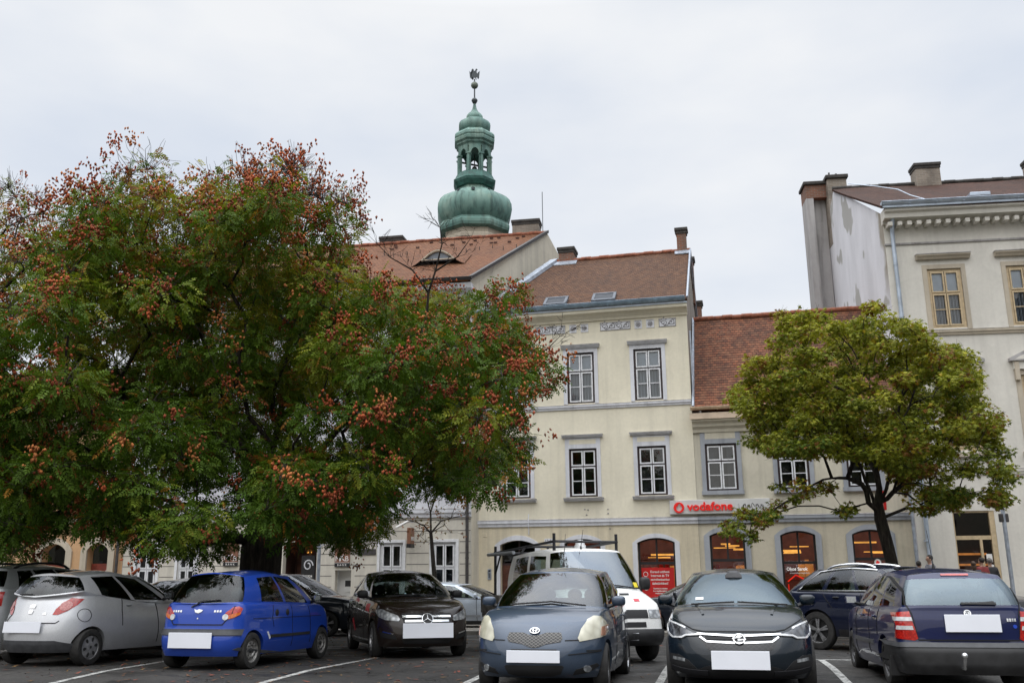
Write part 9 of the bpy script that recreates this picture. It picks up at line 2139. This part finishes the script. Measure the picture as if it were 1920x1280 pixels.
def maple(label, base, trunk, limbs, clumps, low, seed, per, trunk_r):
    rs = np.random.default_rng(seed)
    T = thing('maple_tree', label, 'tree', base); inv = Vector(base)
    allc = clumps + low
    loc = [Vector(c) - inv for c in allc]; tr = [Vector(p) - inv for p in trunk]; lm = [(k, [Vector(p) - inv for p in ps]) for k, ps in limbs]
    nodes, par, rr, ends = skeleton(base, tr, loc, .008, .42, .15, rs, lm)
    sc = trunk_r / rr[1]; rr = [r * (1 + (sc - 1) * min(1, r / rr[1]) ** 1.1) for r in rr]; rr[0] = trunk_r * 1.25
    wood = MB(); grow_wood(wood, nodes, par, rr); wood.build('trunk', M['bark'], T, smooth=60)
    radii = np.concatenate([rs.uniform(.30, .48, len(clumps)), rs.uniform(.22, .34, len(low))])
    tw = MB(); twigs(tw, loc, radii, 4, rs, .006); 
    tw.build('twigs', M['twig'], T)
    per_ = np.concatenate([np.full(len(clumps), per), np.full(len(low), per * .42)]) * rs.uniform(.65, 1.3, len(loc))
    P, D, I = foliage_points(loc, radii, per_.astype(int), rs, .62, .35); n = len(P)
    d = D * np.array([1, 1, .4]) + rs.normal(0, .5, (n, 3)) + np.array([0, 0, -.25])
    up = D * .6 + np.array([0, 0, .8]) + rs.normal(0, .4, (n, 3))
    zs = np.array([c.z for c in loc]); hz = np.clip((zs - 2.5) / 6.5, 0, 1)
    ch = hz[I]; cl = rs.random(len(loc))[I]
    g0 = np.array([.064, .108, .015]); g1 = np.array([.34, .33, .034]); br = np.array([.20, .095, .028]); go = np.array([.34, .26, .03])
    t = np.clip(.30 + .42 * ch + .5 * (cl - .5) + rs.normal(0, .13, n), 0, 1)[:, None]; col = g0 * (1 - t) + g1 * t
    k = rs.random(n) < .05 + .10 * (cl > .85) ; col[k] = go * rs.uniform(.6, 1.1, (k.sum(), 1))
    wpos = np.array([c.x for c in loc])[I]
    k = rs.random(n) < .04 + .30 * ((cl > .9) | ((ch < .25) & (cl > .6))); col[k] = br * rs.uniform(.6, 1.2, (k.sum(), 1))
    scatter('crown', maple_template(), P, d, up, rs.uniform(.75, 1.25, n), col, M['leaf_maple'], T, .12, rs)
    return T

def bt(c):
    """bareness of the thin upper branches"""
    r_ = max(0.0, min(1.0, (c.z - 8.9) / 1.7))
    e = max(0.0, 1 - ((c.x + 4.5) / 1.9) ** 2) * max(0.0, min(1, (c.z - 8.3) / 1.0))
    return max(r_ * .75, e)
TB = (-5.55, 20.5, gz(-5.55, 20.5) - .05)
goldenrain('huge goldenrain tree with green pinnate leaves and red seed pods filling the left half', TB,
    [TB, (-5.52, 20.5, .8), (-5.5, 20.5, 1.9), (-5.4, 20.5, 2.6)],
    [(3, [(-6.2, 20.2, 3.3), (-7.6, 19.7, 4.0), (-9.2, 19.4, 4.3), (-10.4, 19.2, 4.1)]), (3, [(-4.7, 20.2, 3.4), (-3.8, 19.8, 4.4), (-2.6, 19.5, 5.3), (-1.4, 19.3, 5.5)]), (3, [(-5.5, 20.8, 3.8), (-5.3, 21.0, 5.4), (-5.2, 21.0, 7.0), (-4.7, 21, 8.3)]), (3, [(-6.0, 21.2, 3.7), (-7.2, 22.0, 5.4), (-8.2, 22.2, 7.2)]), (3, [(-4.9, 19.4, 3.3), (-4.9, 17.8, 4.2), (-5.0, 16.6, 4.4)]), (3, [(-4.4, 21.6, 3.5), (-3.2, 23, 4.6), (-2.0, 24, 5.4)])],
    BIG_CLUMPS, 21, 152, 1250, .44, bt, thin=.6, extra=[([(-1.9, 19.6, 6.6), (-1.85, 19.6, 7.4), (-1.7, 19.6, 7.9), (-1.55, 19.5, 8.5), (-1.6, 19.5, 8.9)], .034), ([(-1.85, 19.6, 7.4), (-2.2, 19.5, 7.9), (-2.7, 19.5, 8.2), (-3.0, 19.4, 8.5)], .024), ([(-1.7, 19.6, 7.9), (-1.2, 19.5, 8.2), (-.9, 19.4, 8.6)], .022), ([(.3, 18.8, 5.6), (.75, 18.7, 5.9), (1.0, 18.7, 6.15)], .02)])
TL = (-15.2, 23.4, gz(-15.2, 23.4) - .05)
goldenrain('second goldenrain tree cut off by the left edge with darker crown and dark bare limbs', TL,
    [TL, (-15.1, 23.4, 1.2), (-14.9, 23.3, 2.8)], [(2, [(-13.9, 23, 4.0), (-12.6, 22.6, 5.6), (-11.4, 22.2, 6.6)]), (2, [(-14.8, 23.2, 4.6), (-14.2, 23, 6.8), (-13.6, 22.8, 8.6)])],
    LEFT_CLUMPS, 22, 74, 200, .34, lambda c: .2 + .3 * max(0, min(1, (c.z - 9.0) / 2)), thin=.5)
TM = (9.72, 24.0, gz(9.72, 24) - .05)
maple('round-crowned maple turning olive yellow on the pavement at right', TM,
    [TM, (9.68, 24, .8), (9.55, 24, 1.8), (9.42, 24.0, 2.55), (9.4, 24.0, 2.95)],
    [(3, [(9.05, 23.8, 3.25), (8.5, 23.5, 3.55), (7.8, 23.3, 3.5), (7.0, 23.1, 3.05), (6.3, 22.9, 2.55)]), (3, [(9.15, 24.1, 3.6), (8.95, 24.2, 4.6), (8.8, 24.2, 5.6)]), (4, [(9.75, 24.0, 3.6), (10.1, 24.0, 4.5), (10.5, 24.1, 5.4)]), (4, [(10.0, 23.8, 3.4), (10.9, 23.6, 3.7), (11.9, 23.5, 3.8)]), (4, [(9.5, 24.1, 4.2), (9.5, 24.2, 5.6)])],
    MAPLE_CLUMPS, MAPLE_LOW_CLUMPS, 23, 150, .15)

# thin young tree on the pavement, nearly bare
def sapling():
    rs = np.random.default_rng(5); b = (-2.62, 31.0, gz(-2.62, 31) + .1)
    T = thing('young_tree', 'thin nearly bare young tree in front of the bank windows', 'tree', b)
    w = MB(); f = .018
    def P(x, y, dy=0): return ((x - 818) * f, dy, (1170 - y) * f + .02)
    trunk = [P(820, 1170), P(818, 1084), P(814, 1040), P(811, 1009)]; w.tube(trunk, [.09, .075, .065, .055], 8)
    tips = []
    def br(pts, r0):
        w.tube(pts, [r0 * (1 - .75 * k / (len(pts) - 1)) for k in range(len(pts))], 5); tips.extend([Vector(p) for p in pts[1:]])
    br([P(811, 1009), P(809, 971, .2), P(815, 950, .3), P(823, 925, .3), P(838, 895, .4)], .04); br([P(809, 971, .2), P(800, 940, .1), P(797, 905)], .022)
    br([P(811, 1009), P(800, 996, -.3), P(786, 990, -.5), P(765, 985, -.6)], .032); br([P(811, 1009), P(828, 987, .3), P(846, 981, .5), P(872, 975, .6)], .034)
    br([P(811, 1009), P(796, 1000, .5), P(786, 1012, .8), P(797, 1022, .9)], .02); br([P(811, 1009), P(838, 995, -.4), P(850, 1010, -.6)], .02); br([P(846, 981, .5), P(856, 950, .6)], .014); br([P(823, 925, .3), P(850, 905, .1)], .014)
    for t in list(tips):
        for k in range(4):
            d = Vector(rs.standard_normal(3)); d.z = abs(d.z) * .5 - .2; d.normalize(); q = t + d * rs.uniform(.25, .6); w.tube([t, t.lerp(q, .5) + Vector((0, 0, .05)), q], [.008, .006, .003], 3); tips.append(q)
    w.build('trunk', M['bark'], T, smooth=60)
    pts = np.array([tuple(t) for t in tips]); n = 190; i = rs.integers(0, len(pts), n); Pn = pts[i] + rs.normal(0, .10, (n, 3)); Pn[:, 2] -= .05
    col = np.where(rs.random((n, 1)) < .6, np.array([[.20, .075, .03]]), np.array([[.16, .12, .035]])) * rs.uniform(.5, 1.2, (n, 1))
    scatter('crown', maple_template(.055), Pn, rs.normal(0, 1, (n, 3)), np.tile(np.array([0, 0, 1.0]), (n, 1)) + rs.normal(0, .6, (n, 3)), rs.uniform(.7, 1.3, n), col, M['leaf_maple'], T, .1, rs)
sapling()
# ------------------------------------------------------------------ passers-by, seen over the car roofs
def tone(n, c, r=.6): 
    M[n] = simple(n, c + (1,), r, 0, .12, 9); return M[n]
def skinned(name, pts, edges, mat, parent, lv=2):
    me = bpy.data.meshes.new(name); me.from_pydata([p[:3] for p in pts], edges, [])
    o = bpy.data.objects.new(name, me); COL.objects.link(o)
    md = o.modifiers.new('skin', 'SKIN'); md.use_smooth_shade = True
    for v, p in zip(me.skin_vertices[0].data, pts):
        v.radius = (p[3], p[4] if len(p) > 4 else p[3])
    me.skin_vertices[0].data[0].use_root = True
    sb = o.modifiers.new('sub', 'SUBSURF'); sb.levels = lv; sb.render_levels = lv
    bpy.context.view_layer.update()
    m2 = bpy.data.meshes.new_from_object(o.evaluated_get(bpy.context.evaluated_depsgraph_get()))
    bpy.data.objects.remove(o); m2.name = name; m2.materials.clear(); m2.materials.append(mat)
    m2.polygons.foreach_set('use_smooth', [True] * len(m2.polygons))
    return link(bpy.data.objects.new(name, m2), parent)
tone('skin_tone', (.42, .25, .18)); tone('hair_dark', (.020, .014, .011)); tone('hair_brown', (.06, .032, .018)); tone('hair_grey', (.16, .15, .14))
tone('jacket_black', (.015, .015, .018)); tone('jacket_navy', (.02, .026, .05)); tone('jacket_grey', (.22, .22, .25)); tone('jacket_red', (.22, .03, .03)); tone('trousers_dark', (.02, .022, .03)); tone('jeans', (.045, .07, .13)); tone('shoes_dark', (.02, .018, .016))
def person(label, x, y, h, az, jacket, trousers, hair, dz=.0, stride=.12, long=False):
    s = h / 1.75
    T = thing('person', label, 'person', (x, y, gz(x, y) + dz), (0, 0, rad(-az)))
    T.scale = (s, s, s)
    # body: pelvis at index 0, front is +y
    P = [(0, 0, .95, .12, .10), (0, 0, 1.15, .115, .09), (0, .0, 1.36, .14, .10), (0, 0, 1.47, .06, .06), (0, .01, 1.53, .052, .055), (0, .02, 1.60, .068, .082), (0, .02, 1.675, .072, .088), (0, .01, 1.725, .05, .06),
         (.17, 0, 1.41, .06), (.22, -.02, 1.14, .042), (.23, .08 + stride * .3, .92, .034), (.23, .12 + stride * .3, .84, .036),
         (-.17, 0, 1.41, .06), (-.22, -.02, 1.14, .042), (-.23, .08 - stride * .3, .92, .034), (-.23, .12 - stride * .3, .84, .036),
         (.09, 0, .86, .09), (.10, stride * .5, .48, .06), (.10, stride * .7, .09, .042), (.10, stride * .7 + .15, .04, .035),
         (-.09, 0, .86, .09), (-.10, -stride * .2, .48, .06), (-.10, -stride * .9, .09, .042), (-.10, -stride * .9 + .15, .04, .035)]
    E = [(0, 1), (1, 2), (2, 3), (3, 4), (4, 5), (5, 6), (6, 7), (2, 8), (8, 9), (9, 10), (10, 11), (2, 12), (12, 13), (13, 14), (14, 15), (0, 16), (16, 17), (17, 18), (18, 19), (0, 20), (20, 21), (21, 22), (22, 23)]
    body = skinned('body', P, E, M['skin_tone'], T)
    f = MB()
    f.sphere((0, .105, 1.615), .016, 8, 6, 0, (.8, 1.3, 1.5))
    for sg in (1, -1): f.sphere((sg * .073, .015, 1.62), .024, 8, 6, 0, (.4, .8, 1.3))
    f.build('face_features', M['skin_tone'], body, smooth=60)
    f = MB()
    for sg in (1, -1): f.sphere((sg * .028, .098, 1.64), .009, 6, 5)
    f.build('eyes', M['hair_dark'], body)
    J = [(0, 0, .90, .155, .125)] + [(0, 0, 1.15, .145, .12), (0, 0, 1.37, .165, .125), (0, 0, 1.475, .075, .075)] + [(a, b, c, r + .022) for a, b, c, r in ((.17, 0, 1.41, .06), (.22, -.02, 1.14, .046), (.23, .07 + stride * .3, .93, .036), (-.17, 0, 1.41, .06), (-.22, -.02, 1.14, .046), (-.23, .07 - stride * .3, .93, .036))]
    skinned('jacket', J, [(0, 1), (1, 2), (2, 3), (2, 4), (4, 5), (5, 6), (2, 7), (7, 8), (8, 9)], M[jacket], T)
    K = [(0, 0, .93, .135, .115)] + [(.09, 0, .86, .098), (.10, stride * .5, .48, .072), (.10, stride * .7, .10, .06), (-.09, 0, .86, .098), (-.10, -stride * .2, .48, .072), (-.10, -stride * .9, .10, .06)]
    skinned('trousers', K, [(0, 1), (1, 2), (2, 3), (0, 4), (4, 5), (5, 6)], M[trousers], T)
    for yy, xx in ((stride * .7, .10), (-stride * .9, -.10)):
        sh = MB(); sh.sphere((xx, yy + .06, .045), .05, 10, 6, 0, (.9, 2.5, .85)); sh.build('shoe', M['shoes_dark'], T, smooth=60)
    hm = MB(); hm.sphere((0, -.012, 1.672), .098, 14, 10, 0, (.86, 1.06, .92))
    rr = random.Random(int(x * 100))
    for i, v in enumerate(hm.v):
        if v[1] > .05 and v[2] < 1.70: hm.v[i] = (v[0] * .9, .05, max(v[2], 1.66))
        else: hm.v[i] = (v[0] + rr.uniform(-.006, .006), v[1] + rr.uniform(-.006, .006), v[2] + rr.uniform(-.006, .008))
    if long: hm.sphere((0, -.055, 1.55), .075, 10, 8, 0, (1.0, .6, 1.7))
    hm.build('hair', M[hair], T, smooth=60)
    return T
person('person with short dark hair in a grey jacket standing by the pale downpipe', 12.9, 29.3, 1.77, -95, 'jacket_grey', 'jeans', 'hair_dark')
person('short person in a black jacket just left of the person in grey', 12.42, 29.0, 1.60, 30, 'jacket_black', 'trousers_dark', 'hair_dark')
person('person with brown hair in a navy jacket left of the shop doorway at right', 13.9, 28.6, 1.56, 10, 'jacket_navy', 'jeans', 'hair_brown', long=True)
person('person with dark hair in a red jacket in front of the shop doorway', 14.35, 29.0, 1.68, -20, 'jacket_red', 'trousers_dark', 'hair_dark')
person('person in dark clothes entering the ochre shop doorway', 14.85, 29.5, 1.68, 5, 'jacket_black', 'trousers_dark', 'hair_grey')
# ------------------------------------------------------------------ repeats carry one group phrase
for o in scene.objects:
    if o.parent is None and 'category' in o.keys():
        nm = o.name.split('.')[0]
        if nm == 'parked_car': o['group'] = 'cars parked in the square'
        elif nm == 'person': o['group'] = 'people standing by the shops at right'
        elif nm == 'bank_sign': o['group'] = 'brown bank signs on the white house'
        elif nm == 'goldenrain_tree': o['group'] = 'goldenrain trees on the left'
